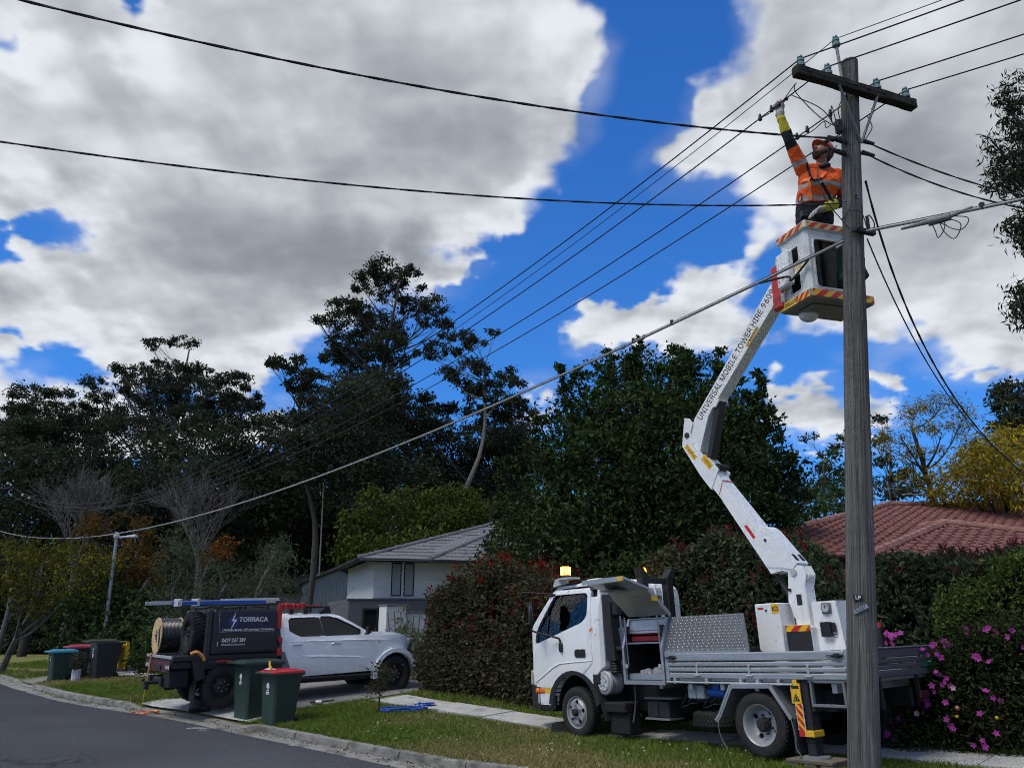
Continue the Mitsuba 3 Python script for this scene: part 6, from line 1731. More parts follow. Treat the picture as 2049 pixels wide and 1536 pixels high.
# mudguard and rear flap
mg = [(-2.66, .36), (-2.72, .42), (-2.93, .755), (-3.47, .765), (-3.70, .43)]
pts = []
for a, b in zip(mg[:-1], mg[1:]):
    d = np.subtract(b, a) / np.linalg.norm(np.subtract(b, a))
    nn = np.array([d[1], -d[0]]) * .022
    pts.append(hull([(x, y, z) for y in (-.30, .115) for x, z in (a, b, np.subtract(a, nn), np.subtract(b, nn))]))
    pts.append(hull([(x, y, z) for y in (.10, .122) for x, z in (a, b, np.add(a, nn * 1.2), np.add(b, nn * 1.2))]))
obj(tk('mudguard'), pts, 'm_alu', TRF)
obj(tk('mud_flap'), [box(-3.74, -3.69, -.3, .10, .08, .43, .006)], 'm_dark', TRF)
obj(tk('flap_edge'), [tube(spline([(-3.70, .115, .43), (-3.73, .118, .25), (-3.72, .118, .14), (-3.76, .11, .07)], 10), .006, 6), tube(spline([(-2.70, .11, .40), (-2.69, .115, .25), (-2.74, .11, .12), (-2.78, .1, .06)], 10), .006, 6)], 'm_grey', TRF, smooth=60)
# outriggers with hazard boards
mat('m_hazred', (.50, .02, .02), .45)


def hazard(o, right, up, w, h, n, rng_off=0.0, tilt=.6):
    """Diagonal red bars on a yellow board: list of red meshes lying proud of it."""
    r, u = np.asarray(right, float), np.asarray(up, float)
    nrm_ = np.cross(r, u)
    out = []
    bar = Polygon([(0, 0), (w, 0), (w, h), (0, h)])
    step = (w + h * tilt) / n if w > h else (h + w * tilt) / n
    for i in range(-1, n + 1):
        if w > h:
            a = (i + rng_off) * step
            q = Polygon([(a, 0), (a + step * .5, 0), (a + step * .5 + h * tilt, h), (a + h * tilt, h)])
        else:
            a = (i + rng_off) * step
            q = Polygon([(0, a + w * tilt), (0, a + step * .5 + w * tilt), (w, a + step * .5), (w, a)])
        q = q.intersection(bar)
        if q.is_empty or q.area < 1e-5:
            continue
        m = trimesh.creation.extrude_polygon(q, .0025, engine='earcut')
        v = np.array(m.vertices)
        m.vertices = np.asarray(o) + v[:, :1] * r + v[:, 1:2] * u + (v[:, 2:] + .0005) * nrm_
        out.append(m)
    return out


# front faces look towards +y: right in the picture is -x
RX, UZ = np.array([-1., 0, 0]), np.array([0, 0, 1.])
jx, jy = -3.84, .075
jk = obj(tk('outrigger'), [box(jx - .12, jx + .06, -.25, jy - .06, .50, .98, .01), box(jx - .075, jx + .045, -.12, jy - .03, .19, .95, .008)], 'm_dark', TRF, label='near outrigger leg with red and yellow hazard board')
obj(jk + '__leg', box(jx - .065, jx + .035, -.1, jy - .04, .06, .25, .006), 'm_dark', TRF)
obj(jk + '__foot', lathe([(0, .04), (.045, .04), (.05, .018), (.15, .012), (.155, -.012), (0, -.012)], 28, 'z'), 'm_grey', Frame(TRF.pt(jx - .015, -.03, .045), TRF.R), smooth=35)
obj(jk + '__warning_plate', [box(jx - .005, jx + .115, jy, jy + .012, .59, .80), box(jx + .03, jx + .08, jy, jy + .012, .80, .835)], 'm_yellow', TRF)
pw = Polygon([(-.045, 0), (.045, 0), (0, .08)])
tri_ = trimesh.creation.extrude_polygon(pw.difference(pw.buffer(-.009)), .003, engine='earcut')
tv = np.array(tri_.vertices)
tri_.vertices = np.stack([jx + .055 - tv[:, 0], np.full(len(tv), jy + .0125) + tv[:, 2], .615 + tv[:, 1]], -1)
obj(jk + '__warning_sign', [tri_, box(jx + .01, jx + .1, jy + .0125, jy + .015, .745, .775), box(jx + .045, jx + .063, jy + .0125, jy + .015, .628, .66), box(jx + .03, jx + .05, jy + .0125, jy + .015, .626, .636)], 'm_text', TRF)
obj(jk + '__hazard_board', box(jx - .005, jx + .075, jy, jy + .010, .32, .588), 'm_yellow', TRF)
obj(jk + '__hazard_stripes', hazard((jx + .075, jy + .0105, .32), RX, UZ, .08, .268, 4, .25, 1.1), 'm_hazred', TRF, kind='stuff')
obj(jk + '__hazard_edges', [box(jx - .009, jx - .004, jy, jy + .0125, .32, .588), box(jx + .0745, jx + .0795, jy, jy + .0125, .32, .588)], 'm_text_white', TRF)
obj(jk + '__bracket', [box(jx - .10, jx + .075, -.12, jy + .01, .255, .318, .004)], 'm_yellow', TRF)
obj(jk + '__bracket_stripe', [box(jx + .01, jx + .078, jy + .009, jy + .013, .256, .317)], 'm_hazred', TRF)
fj = obj(tk('outrigger'), [box(jx - .1, jx + .1, -1.62, -1.45, .3, .95, .01), box(jx - .06, jx + .05, -1.62, -1.5, .04, .32, .008)], 'm_dark', TRF, label='far outrigger leg in the shade behind the pole')
obj(fj + '__hazard_board', box(jx - .25, jx - .09, -1.6, -1.35, .55, .78, .01), 'm_yellow_dull', TRF)
mat('m_yellow_dull', (.30, .18, .03), .7)  # darker, duller yellow than the near board
obj(fj + '__foot', lathe([(0, .04), (.05, .04), (.15, .01), (.15, -.012), (0, -.012)], 24, 'z'), 'm_dark', Frame(TRF.pt(jx, -1.56, .04), TRF.R), smooth=35)
obj(tk('step_frame'), [box(-3.98, -3.955, .02, .07, .585, .82, .004), box(-4.375, -4.345, .02, .07, .585, .82, .004), box(-4.375, -3.955, .02, .07, .56, .59, .004)], 'm_grey', TRF)
mat('m_redpanel', (.06, .012, .014), .5)
obj(tk('rear_lamp_bracket'), [box(-4.48, -4.44, -1.34, -1.30, .55, .84), box(-4.48, -4.44, -.5, -.46, .55, .84)], 'm_dark', TRF)
obj(tk('rear_lamp'), box(-4.50, -4.47, -1.5, -1.28, .58, .66, .01), 'm_redpanel', TRF)
obj(tk('marker_post'), [rod((-4.3, -.95, .9), (-4.3, -.95, 1.36), .04, n=10)], 'm_black', TRF)
obj(tk('marker_lamp'), [rod((-4.3, -.95, 1.361), (-4.3, -.95, 1.42), .045, .04, 12)], 'm_red', TRF)

# ---- turret: cabinets, control panel, column
tq = obj(tk('turret_cabinet'), box(-3.31, -2.95, -1.15, -.52, .886, 1.70, .012), 'm_white', TRF)
obj(tq + '__label', box(-3.085, -2.995, -.519, -.516, 1.63, 1.655), 'm_hazred', TRF)
obj(tq + '__lock', rod((-3.12, -.52, 1.615), (-3.12, -.505, 1.615), .014, n=10), 'm_black', TRF)
nb = obj(tq + '__number_plate', box(-3.305, -3.20, -.519, -.514, 1.575, 1.69), 'm_yellow', TRF)
obj(nb + '__number', text('#1232', .055, .003, True, (-3.208, -.5135, 1.605), RX, UZ, width=.09), 'm_text', TRF)
lq = obj(tk('turret_base'), [box(-3.66, -3.315, -1.1, -.60, .886, 1.40, .008), box(-3.66, -3.315, -1.1, -.80, 1.40, 1.68, .008)], 'm_white', TRF)
obj(lq + '__lower_panel', box(-3.655, -3.32, -.599, -.585, .9, 1.35, .005), 'm_dark', TRF)
obj(lq + '__hazard_board', box(-3.655, -3.32, -.599, -.583, 1.352, 1.425), 'm_yellow', TRF)
obj(lq + '__hazard_stripes', hazard((-3.322, -.5825, 1.355), RX, UZ, .33, .067, 2, .35, 1.0), 'm_hazred', TRF, kind='stuff')
cpn = obj(tk('control_panel'), box(-3.56, -3.315, -.80, -.785, 1.43, 1.672, .004), 'm_lightgrey', TRF)
obj(cpn + '__red_label', box(-3.55, -3.335, -.785, -.782, 1.60, 1.65), 'm_hazred', TRF)
obj(cpn + '__black_label', box(-3.55, -3.41, -.785, -.782, 1.562, 1.592), 'm_black', TRF)
for z in (1.56, 1.50, 1.455):
    obj(cpn + '__knob', [rod((-3.36, -.785, z), (-3.36, -.765, z), .022, .018, 12), box(-3.368, -3.352, -.765, -.752, z - .02, z + .02)], 'm_black', TRF)
rcab = obj(tk('turret_cabinet'), [hull([(x, y, z) for y in (-1.15, -.72) for x, z in ((-3.64, .886), (-4.02, .886), (-3.96, 1.69), (-3.64, 1.69))])], 'm_white', TRF, label='right cabinet with round gauge')
gk = obj(rcab + '__gauge', [box(-3.90, -3.77, -.719, -.70, 1.54, 1.67, .01), lathe([(0, .0), (.056, 0), (.058, .018), (.048, .026), (.045, .018), (0, .018)], 24).apply_translation((-3.835, -.70, 1.607))], 'm_grey', TRF, smooth=35)
obj(gk + '__dial', [lathe([(0, .0), (.044, .0), (.044, .002), (0, .002)], 20).apply_translation((-3.835, -.68, 1.607))], 'm_lightgrey', TRF)
obj(gk + '__needle', [box(-3.84, -3.83, -.678, -.676, 1.60, 1.64), box(-3.865, -3.81, -.678, -.676, 1.618, 1.626)], 'm_text', TRF)
obj(rcab + '__switch_box', [box(-3.88, -3.745, -.719, -.65, 1.28, 1.45, .012), box(-3.93, -3.88, -.71, -.67, 1.33, 1.44, .012)], 'm_black', TRF)
obj(rcab + '__notice', [box(-3.93, -3.80, -.719, -.716, .94, 1.13)], 'm_grey', TRF)
obj(rcab + '__notice', [box(-3.93, -3.86, -.719, -.717, z, z + .008) for z in (1.27, 1.30, 1.33)], 'm_grey', TRF)
CY0, CY1 = -.91, -.70
col_ = obj(tk('boom_column'), [box(-3.60, -3.40, CY0, CY1, .886, 1.93, .012), hull([(x, y, z) for y in (CY1 - .02, CY1) for x, z in ((-3.42, 1.90), (-3.60, 1.90), (-3.64, 2.02), (-3.60, 2.13), (-3.48, 2.15), (-3.39, 2.08), (-3.38, 1.98), (-3.34, 1.72), (-3.40, 1.5))]), hull([(x, y, z) for y in (CY0, CY0 + .02) for x, z in ((-3.42, 1.90), (-3.60, 1.90), (-3.64, 2.02), (-3.60, 2.13), (-3.48, 2.15), (-3.39, 2.08), (-3.38, 1.98), (-3.34, 1.72), (-3.40, 1.5))])], 'm_white', TRF)
for y in np.linspace(CY0 + .06, CY1 - .06, 3):
    obj(col_ + '__head_rib', hull([(x, yy, z) for yy in (y - .008, y + .008) for x, z in ((-3.52, 1.93), (-3.61, 1.93), (-3.65, 2.02), (-3.58, 2.13))]), 'm_white', TRF)
obj(col_ + '__pivot_pin', [rod((-3.47, CY0 - .02, 2.06), (-3.47, CY1 + .02, 2.06), .045, n=16)], 'm_lightgrey', TRF, smooth=40)
obj(col_ + '__rubber_block', box(-3.55, -3.48, CY0 + .05, CY1 - .06, 1.93, 2.1, .01), 'm_black', TRF)
obj(col_ + '__plate', box(-3.53, -3.46, CY1, CY1 + .004, 1.66, 1.79), 'm_dark', TRF)
obj(col_ + '__lug', rod((-3.385, CY1, 1.85), (-3.385, CY1 + .02, 1.85), .02, n=10), 'm_dark', TRF)
obj(tk('lift_cylinder'), [rod((-3.32, -.825, 1.72), (-3.10, -.825, 2.14), .035, n=12), rod((-3.40, -.825, 1.5), (-3.30, -.825, 1.76), .05, n=12)], 'm_black', TRF, smooth=40)

# ---- lower boom
BY0, BY1 = -.94, -.70
lowp = [(-3.14, 2.07), (-2.47, 3.20), (-2.27, 3.46), (-2.20, 3.53), (-2.35, 3.73), (-2.55, 3.39), (-3.09, 2.62), (-3.48, 2.12), (-3.44, 2.06), (-3.30, 2.10)]
lb = obj(tk('lower_boom'), unman(xprism(lowp, BY0, BY1, 'y')), 'm_white', TRF, smooth=20)
obj(lb + '__reinforcement', unman(xprism([(-3.10, 2.16), (-2.93, 2.44), (-3.13, 2.68), (-3.20, 2.63), (-3.54, 2.17), (-3.47, 2.10)], BY0 - .012, BY1 + .012, 'y')), 'm_white', TRF, smooth=20)
fork = [(-2.36, 3.30), (-2.20, 3.53), (-1.92, 4.03), (-2.02, 4.44), (-2.09, 4.42), (-2.15, 4.33), (-2.10, 4.20), (-2.13, 4.0), (-2.28, 3.82), (-2.37, 3.76), (-2.52, 3.56)]
fork2 = [(x, z) for x, z in fork]
obj(lb + '__fork_plate', unman(xprism(fork, BY1 - .02, BY1 + .012, 'y')), 'm_white', TRF)
obj(lb + '__fork_plate', unman(xprism([(-2.36, 3.30), (-2.20, 3.53), (-1.92, 4.03), (-1.96, 4.25), (-2.10, 4.20), (-2.2, 3.9), (-2.42, 3.66), (-2.53, 3.53)], BY0 - .012, BY0 + .02, 'y')), 'm_white', TRF)
obj(lb + '__front_plate', hull([(x, y, z) for y in (BY0 + .02, BY1 - .02) for x, z in ((-2.20, 3.53), (-1.92, 4.03), (-1.935, 4.05), (-2.22, 3.56))]), 'm_white', TRF)
obj(lb + '__elbow_pin', rod((-2.035, BY0 - .03, 4.17), (-2.035, BY1 + .03, 4.17), .04, n=18), 'm_dark', TRF, smooth=40)
obj(lb + '__lower_pin', rod((-2.46, BY0 - .03, 3.62), (-2.46, BY1 - .05, 3.62), .05, n=18), 'm_dark', TRF, smooth=40)
d_ = np.array([-2.2 + 1.92, 0, 3.53 - 4.03])
d_ /= np.linalg.norm(d_)
su = np.array([-d_[2], 0, d_[0]])
for (cx_, cz_), L_, H_ in (((-1.965, 4.0), .27, .075), ((-2.24, 3.77), .22, .10)):
    dd = np.array([-.55, 0, -.835])
    uu = np.array([.835, 0, -.55])
    o = np.array([cx_, BY1 + .0125, cz_])
    V = [o, o + dd * L_, o + dd * L_ - uu * H_, o - uu * H_]
    P = np.array(V)
    k = obj(lb + '__sticker', hull(np.vstack([P, P + [0, .003, 0]])), 'm_yellow', TRF)
    obj(k + '__print', text('LV INSULATED', H_ * .36, .002, True, o - uu * H_ * .68 + dd * .02 + [0, .0035, 0], dd, uu, width=L_ * .85), 'm_text', TRF)
e_ = np.array([-.56, 0, -.83])
rs = obj(lb + '__red_mark', hull([(-2.865, BY1 + .0005, 2.74), (-2.98, BY1 + .0005, 2.56), (-2.94, BY1 + .0005, 2.54), (-2.825, BY1 + .0005, 2.72), (-2.865, BY1 + .003, 2.74), (-2.98, BY1 + .003, 2.56), (-2.94, BY1 + .003, 2.54), (-2.825, BY1 + .003, 2.72)]), 'm_hazred', TRF)
obj(lb + '__red_line', [hull([(x + o, BY1 + y, z) for x, z in ((-2.475, 3.21), (-2.55, 3.375)) for o in (0, -.012) for y in (.0005, .003)]), hull([(-2.555, y, 3.395 + q) for y in (BY0, BY1) for q in (0, .014)] + [(-2.562, y, 3.39 + q) for y in (BY0, BY1) for q in (0, .014)])], 'm_hazred', TRF)
obj(lb + '__bolt', rod((-3.13, BY1 + .012, 2.50), (-3.13, BY1 + .025, 2.50), .018, n=10), 'm_dark', TRF)
for y in (BY0 + .05, BY1 - .06):
    obj(lb + '__rubber_pad', hull([(x, yy, z) for yy in (y - .03, y + .03) for x, z in ((-3.44, 2.27), (-3.50, 2.19), (-3.52, 2.21), (-3.46, 2.29))]), 'm_dark', TRF)

# ---- upper boom with its lettering
UY0, UY1 = -.93, -.715
B0_, B1_ = np.array([-2.19, 4.40]), np.array([-3.85, 6.05])
ub = obj(tk('upper_boom'), unman(xprism([(-2.19, 4.40), (-3.82, 6.02), (-3.92, 6.06), (-3.99, 5.98), (-3.96, 5.84), (-2.56, 4.51), (-2.44, 4.38), (-2.22, 3.90), (-2.12, 4.02), (-2.08, 4.18), (-2.13, 4.30)], UY0, UY1, 'y') - xprism([(-2.56, 4.44), (-2.26, 3.7), (-2.7, 4.0), (-2.9, 4.6)], UY0 + .02, UY1 - .02, 'y')), 'm_white', TRF, smooth=20)
obj(ub + '__cylinder_cover', [hull([(x, y, z) for y in (UY0 + .035, UY1 - .03) for x, z in ((-2.56, 4.50), (-2.66, 4.55), (-2.50, 4.12), (-2.37, 3.76), (-2.30, 3.76), (-2.36, 3.95))])], 'm_black', TRF)
obj(ub + '__collar', [hull([(x, y, z) for y in (UY0 - .006, UY1 + .006) for x, z in ((-2.55, 4.48), (-2.58, 4.47), (-2.66, 4.56), (-2.62, 4.60))])], 'm_white', TRF)
er = np.array([B1_[0] - B0_[0], 0, B1_[1] - B0_[1]])
er /= np.linalg.norm(er)
eu = np.array([er[2], 0, -er[0]])
obj(ub + '__lettering', text('UNIVERSAL MOBILE TOWER HIRE 9609 41', .094, .003, False, np.array([B0_[0], UY1 + .0006, B0_[1]]) + er * .03 - eu * .125, er, eu, width=2.28), 'm_text', TRF, label='black lettering reading UNIVERSAL MOBILE TOWER HIRE 9609 41')
o = np.array([B0_[0], UY1 + .0006, B0_[1]]) + er * 1.30 - eu * .205
P = np.array([o, o + er * .32, o + er * .32 + eu * .062, o + eu * .062])
k = obj(ub + '__sticker', hull(np.vstack([P, P + [0, .003, 0]])), 'm_yellow_faded', TRF)
mat('m_yellow_faded', (.62, .42, .13), .6)
obj(k + '__print', text('LV INSULATED', .036, .002, True, o + er * .02 + eu * .014 + [0, .0035, 0], er, eu, width=.28), 'm_text', TRF)

# ---- bucket
BC = 1.0 / 1.05
BN = EYE + (np.array([3.833, 9.086, 5.674]) - EYE) * BC
th_ = .307
BF = Frame(BN, np.stack([[math.cos(th_), math.sin(th_), 0], [-math.sin(th_), math.cos(th_), 0], [.02, -.008, 1]], 1))
bw, bd, bh = .84, .52, 1.0
outer = hull([(x, y, z) for z, q in ((0, .03), (bh, 0)) for x, y in ((q, q), (bw - q, q), (bw - q, bd - q), (q, bd - q))] + [])
bo = man(box(0, bw, 0, bd, 0, bh, .035))
bi = man(box(.022, bw - .022, .022, bd - .022, .03, bh + .1, .03))
bk = bo - bi
bk = bk - xprism(rounded([(.10, .12), (.10, .77), (.77, .77), (.77, .12)], .05), -.2, .25, 'y')
bk = bk - xprism(rounded([(.16, .53), (.16, .73), (.37, .73), (.37, .53)], .02), -.2, .2, 'x') - xprism(rounded([(.16, .14), (.16, .36), (.37, .36), (.37, .14)], .02), -.2, .2, 'x')
bu = obj(tk('bucket'), unman(bk), 'm_bucket', BF, smooth=30)
mat('m_bucket', proc(lambda p, n, uv: mix(mi.Color3f(.62, .63, .62), mi.Color3f(.34, .35, .35), smoothstep(.45, .8, fbm(p.x * 6, p.y * 6, p.z * 3, 4)) * .6)), .4)
fx = [rounded([(.085, .105), (.085, .785), (.785, .785), (.785, .105)], .06)]
obj(bu + '__door_frame', unman(xprism(fx[0], -.012, .0, 'y') - xprism(rounded([(.103, .123), (.103, .767), (.767, .767), (.767, .123)], .05), -.1, .1, 'y')), 'm_bucket', BF)
for z0, z1 in ((.53, .73), (.14, .36)):
    obj(bu + '__window_frame', unman(xprism(rounded([(.145, z0 - .015), (.145, z1 + .015), (.385, z1 + .015), (.385, z0 - .015)], .025), -.008, .0, 'x') - xprism(rounded([(.162, z0), (.162, z1), (.368, z1), (.368, z0)], .02), -.1, .1, 'x')), 'm_bucket', BF)
rim = man(box(-.03, bw + .03, -.03, bd + .03, bh - .11, bh, .015)) - man(box(.02, bw - .02, .02, bd - .02, bh - .3, bh + .1))
obj(bu + '__rim', unman(rim), 'm_bucket', BF, smooth=30)
obj(bu + '__hazard_band', [box(-.033, -.0302, .0, bd - .0, bh - .095, bh - .02), box(.0, bw, -.033, -.0302, bh - .095, bh - .02)], 'm_yellow_faded', BF)
obj(bu + '__hazard_stripes', hazard((-.0335, bd, bh - .095), (0, -1, 0), UZ, bd, .075, 4, .3, 1.2) + hazard((0, -.0335, bh - .095), (1, 0, 0), UZ, bw, .075, 6, .1, 1.2), 'm_hazred', BF, kind='stuff')
base = man(box(-.05, bw + .06, -.06, bd + .04, -.05, .07, .02))
obj(bu + '__base', unman(base), 'm_base', BF, smooth=30, label='grey base tray under the bucket')
mat('m_base', (.20, .20, .19), .6)
obj(bu + '__hazard_band', [box(-.0535, -.0502, -.03, bd + .02, -.035, .055), box(-.03, bw + .03, -.0635, -.0602, -.035, .055)], 'm_yellow', BF)
obj(bu + '__hazard_stripes', hazard((-.0537, bd * .42, -.035), (0, -1, 0), UZ, bd * .46, .09, 3, .2, 1.0) + hazard((-.03, -.0637, -.035), (1, 0, 0), UZ, bw + .06, .09, 5, .2, 1.2), 'm_hazred', BF, kind='stuff')
obj(bu + '__notice', text('LV INSULATED', .045, .002, True, (-.0537, bd * .97, -.012), (0, -1, 0), UZ, width=.32), 'm_text', BF)
obj(bu + '__notice', text('120 KG SWL', .065, .002, True, (-.0008, .45, .425), (0, -1, 0), UZ, width=.34), 'm_yellow_text', BF)
mat('m_yellow_text', (.62, .36, .03), .6)
obj(bu + '__under_rib', [box(.1, bw - .1, .1, bd - .1, -.09, -.05, .02)], 'm_base', BF)
obj(bu + '__under_boss', [ico((.24, .38, -.10), (.13, .10, .085), 2)], 'm_bucket', BF, smooth=True)
obj(bu + '__boom_mount', [box(-.10, -.0, bd - .26, bd - .02, .25, .72, .02)], 'm_white', BF)
kn0, kn1 = TRF.pt(-3.86, -.82, 5.93), BF.pt(-.06, bd - .10, .50)
obj(tk('knuckle_arm'), hull(np.vstack([kn0 + q for q in np.array([[.1, 0, .1], [-.1, 0, .1], [.1, 0, -.1], [-.1, 0, -.1]])] + [kn1 + q for q in np.array([[.07, 0, .16], [-.07, 0, .16], [.07, 0, -.16], [-.07, 0, -.16]])])), 'm_white')
obj(bu + '__boom_tip_cover', [box(-.10, -.02, bd - .06, bd + .12, -.0, .62, .03)], 'm_redcover', BF, label='red cover at the boom tip beside the bucket')
mat('m_redcover', (.45, .035, .03), .5)
obj(bu + '__white_label', [box(-.09, -.04, bd - .0635, bd - .0605, .08, .20), box(-.09, -.05, bd - .0635, bd - .0605, .24, .30)], 'm_text_white', BF)
# ------------------------------------------------------------------ the white utility truck: x forward, y away from the camera (its left), z up
UP1 = np.array([-5.36484, 15.22857, .566237])
ud = np.array([.78796423, .61562513, .01086603])
ul = np.array([-ud[1], ud[0], 0]) / math.hypot(ud[0], ud[1])
uu_ = np.cross(ud, ul)
UTF = Frame(UP1 - uu_ * .40, np.stack([ud, ul, uu_], 1))
ute = thing('utility_truck', 'white dual cab utility truck with a black canopy tray parked across the footpath', 'ute')
uk = lambda p: f'{ute}__{p}'
mat('m_utewhite', proc(lambda p, n, uv: mix(mi.Color3f(.80, .81, .83), mi.Color3f(.60, .60, .58), smoothstep(1.0, .4, p.z) * fbm(p.x * 5, p.y * 5, p.z * 5, 3) * .5)), .25, clearcoat=.8, clearcoat_gloss=.95)
mat('m_canopy', (.014, .015, .020), .35, clearcoat=.2)
UW = 1.70
profile = [(1.14, .47), (1.085, .95), (1.06, 1.35), (1.05, 1.50), (1.08, 1.61), (1.16, 1.645), (1.35, 1.665), (2.02, 1.672), (2.20, 1.655), (2.38, 1.60), (2.60, 1.49), (2.93, 1.305), (3.02, 1.275), (3.3, 1.268), (3.6, 1.245), (3.82, 1.20), (3.94, 1.13), (4.03, 1.02), (4.10, .93), (4.12, .75), (4.05, .70), (3.6, .55), (3.05, .50), (1.35, .465)]
fprof = [(.05, .4), (.015, .55), (.0, .72), (.004, .95), (.012, 1.08), (.045, 1.20), (.085, 1.30), (.20, 1.58), (.26, 1.645), (.36, 1.672), (.6, 1.685), (UW - .6, 1.685), (UW - .36, 1.672), (UW - .26, 1.645), (UW - .20, 1.58), (UW - .085, 1.30), (UW - .045, 1.20), (UW - .012, 1.08), (UW - .004, .95), (UW, .72), (UW - .015, .55), (UW - .05, .4)]
uplan = [(1.0, .0), (3.2, .0), (3.6, .02), (3.85, .07), (4.0, .16), (4.08, .30), (4.12, .6), (4.12, UW - .6), (4.08, UW - .30), (4.0, UW - .16), (3.85, UW - .07), (3.6, UW - .02), (3.2, UW), (1.0, UW)]
ub_ = xprism(profile, -.1, UW + .1, 'y') ^ xprism(fprof, .5, 4.5, 'x') ^ xprism(uplan, .3, 1.8, 'z')
ub_ = ub_ - M3.Manifold.cylinder(4, .44, circular_segments=44).rotate((90, 0, 0)).translate((3.62, 2.2, .40))
uy = lambda z: np.interp(z, [.72, .95, 1.08, 1.20, 1.30, 1.58, 1.645], [.0, .004, .012, .045, .085, .20, .26])
rw_ = [(1.25, 1.335), (1.245, 1.52), (1.285, 1.57), (1.82, 1.585), (1.90, 1.225), (1.48, 1.225), (1.40, 1.255)]
fw_ = [(1.98, 1.225), (1.925, 1.585), (2.14, 1.578), (2.28, 1.54), (2.52, 1.43), (2.80, 1.30), (2.78, 1.235)]
seams = [[(1.145, 1.60), (1.13, 1.3), (1.145, 1.05), (1.24, .60), (1.30, .555)], [(1.30, .555), (1.95, .57), (2.95, .565)], [(1.915, 1.60), (1.955, 1.2), (2.0, .95), (1.99, .57)], [(2.96, .57), (3.02, .85), (3.02, 1.05), (2.90, 1.26)], [(1.16, 1.612), (1.5, 1.625), (2.1, 1.622), (2.3, 1.57), (2.62, 1.42), (2.88, 1.28)], [(3.02, 1.235), (3.4, 1.215), (3.75, 1.16)]]
for sm in seams:
    P = [np.array([x, float(uy(z)) + (.02 if x > 3.5 else 0), z]) for x, z in spline([(a, b, 0) for a, b in sm], 10)[:, :2]]
    for a, b in zip(P[:-1], P[1:]):
        ub_ = ub_ - man(tube([a, a + (b - a) * 1.05], .006, 6))
cabin = obj(uk('body'), unman(ub_), 'm_utewhite', UTF, smooth=30)
for nm, poly in (('rear_window', rw_), ('front_window', fw_)):
    t = trimesh.creation.triangulate_polygon(Polygon(rounded(poly, .025)), engine='earcut')
    v = [(x, float(uy(z)) - .004, z) for x, z in t[0]]
    obj(cabin + '__' + nm, trimesh.Trimesh(v, t[1], process=False), 'm_glassdark', UTF)
    obj(cabin + '__window_trim', tube([(x, float(uy(z)) - .003, z) for x, z in rounded(poly, .025)], .008, 5, closed=True), 'm_black', UTF, smooth=60)
obj(cabin + '__body_crease', tube(spline([(1.30, .003, .86), (1.9, -.002, .83), (2.5, .0, .80), (2.98, .006, .76)], 20), np.interp(np.linspace(0, 1, 20), [0, .25, .85, 1], [.004, .016, .016, .004]), 8), 'm_utewhite', UTF, smooth=60)
obj(cabin + '__shoulder_crease', tube(spline([(1.15, .010, 1.13), (2.0, .012, 1.125), (3.0, .012, 1.12), (3.5, .02, 1.10)], 20), np.interp(np.linspace(0, 1, 20), [0, .2, .8, 1], [.002, .010, .010, .002]), 8), 'm_utewhite', UTF, smooth=60)
obj(cabin + '__pillar_panel', hull([(x, float(uy(z)) - q, z) for x, z in ((1.83, 1.583), (1.91, 1.583), (1.90, 1.228), (1.97, 1.228)) for q in (-.01, .005)]), 'm_black', UTF)
obj(cabin + '__weather_shield', tube([(1.945, float(uy(1.6)) - .012, 1.595), (2.13, float(uy(1.595)) - .012, 1.592), (2.29, float(uy(1.55)) - .014, 1.552), (2.54, float(uy(1.44)) - .014, 1.442), (2.80, float(uy(1.31)) - .01, 1.312)], .012, 5), 'm_black', UTF)
for x in (1.30, 2.14):
    obj(cabin + '__door_handle', [box(x, x + .17, -.030, -.006, 1.05, 1.072, .006), box(x - .01, x + .02, -.022, .008, 1.048, 1.076, .006), box(x + .15, x + .18, -.022, .008, 1.048, 1.076, .006)], 'm_chrome', UTF)
mat('m_chrome', (.7, .7, .7), .15, 1.0)
for y, sg in ((-.0, -1), (UW, 1)):
    k = obj(cabin + '__mirror', [hull([(2.86, y + sg * .05, 1.23), (2.92, y + sg * .05, 1.25), (2.84, y + sg * .19, 1.24), (2.92, y + sg * .18, 1.25), (2.85, y + sg * .06, 1.38), (2.92, y + sg * .06, 1.36), (2.84, y + sg * .19, 1.39), (2.91, y + sg * .18, 1.37)]), box(2.86, 2.92, min(y, y + sg * .08), max(y, y + sg * .08), 1.22, 1.26)], 'm_black', UTF, smooth=30)
obj(cabin + '__side_light', ico((3.22, .012, 1.06), (.022, .012, .010), 1), 'm_dark', UTF)
fl = [(3.62 + .445 * math.cos(a), .40 + .445 * math.sin(a)) for a in np.linspace(.25, math.pi + .12, 30)]
fo = [(3.62 + .535 * math.cos(a), .40 + .53 * math.sin(a)) for a in np.linspace(.32, math.pi + .12, 30)]
obj(cabin + '__wheel_flare', unman(xprism(fl + fo[::-1], -.045, .12, 'y')), 'm_utewhite', UTF, smooth=30)
obj(cabin + '__wheel_flare', unman(xprism(fl + fo[::-1], UW - .12, UW + .045, 'y')), 'm_utewhite', UTF, smooth=30)
obj(cabin + '__arch_liner', unman(xprism(fl + [(3.62 + .43 * math.cos(a), .40 + .43 * math.sin(a)) for a in np.linspace(math.pi + .12, .25, 30)], .12, .6, 'y')), 'm_chassis', UTF)
obj(cabin + '__headlight', hull([(3.86, .055, 1.13), (3.98, .13, 1.06), (4.06, .22, .96), (4.04, .17, .93), (3.96, .09, 1.0), (3.88, .05, 1.06), (3.95, .25, 1.1), (4.08, .3, .97)]), 'm_headglass', UTF, smooth=30)
mat('m_headglass', (.55, .58, .6), .08, clearcoat=1.0)
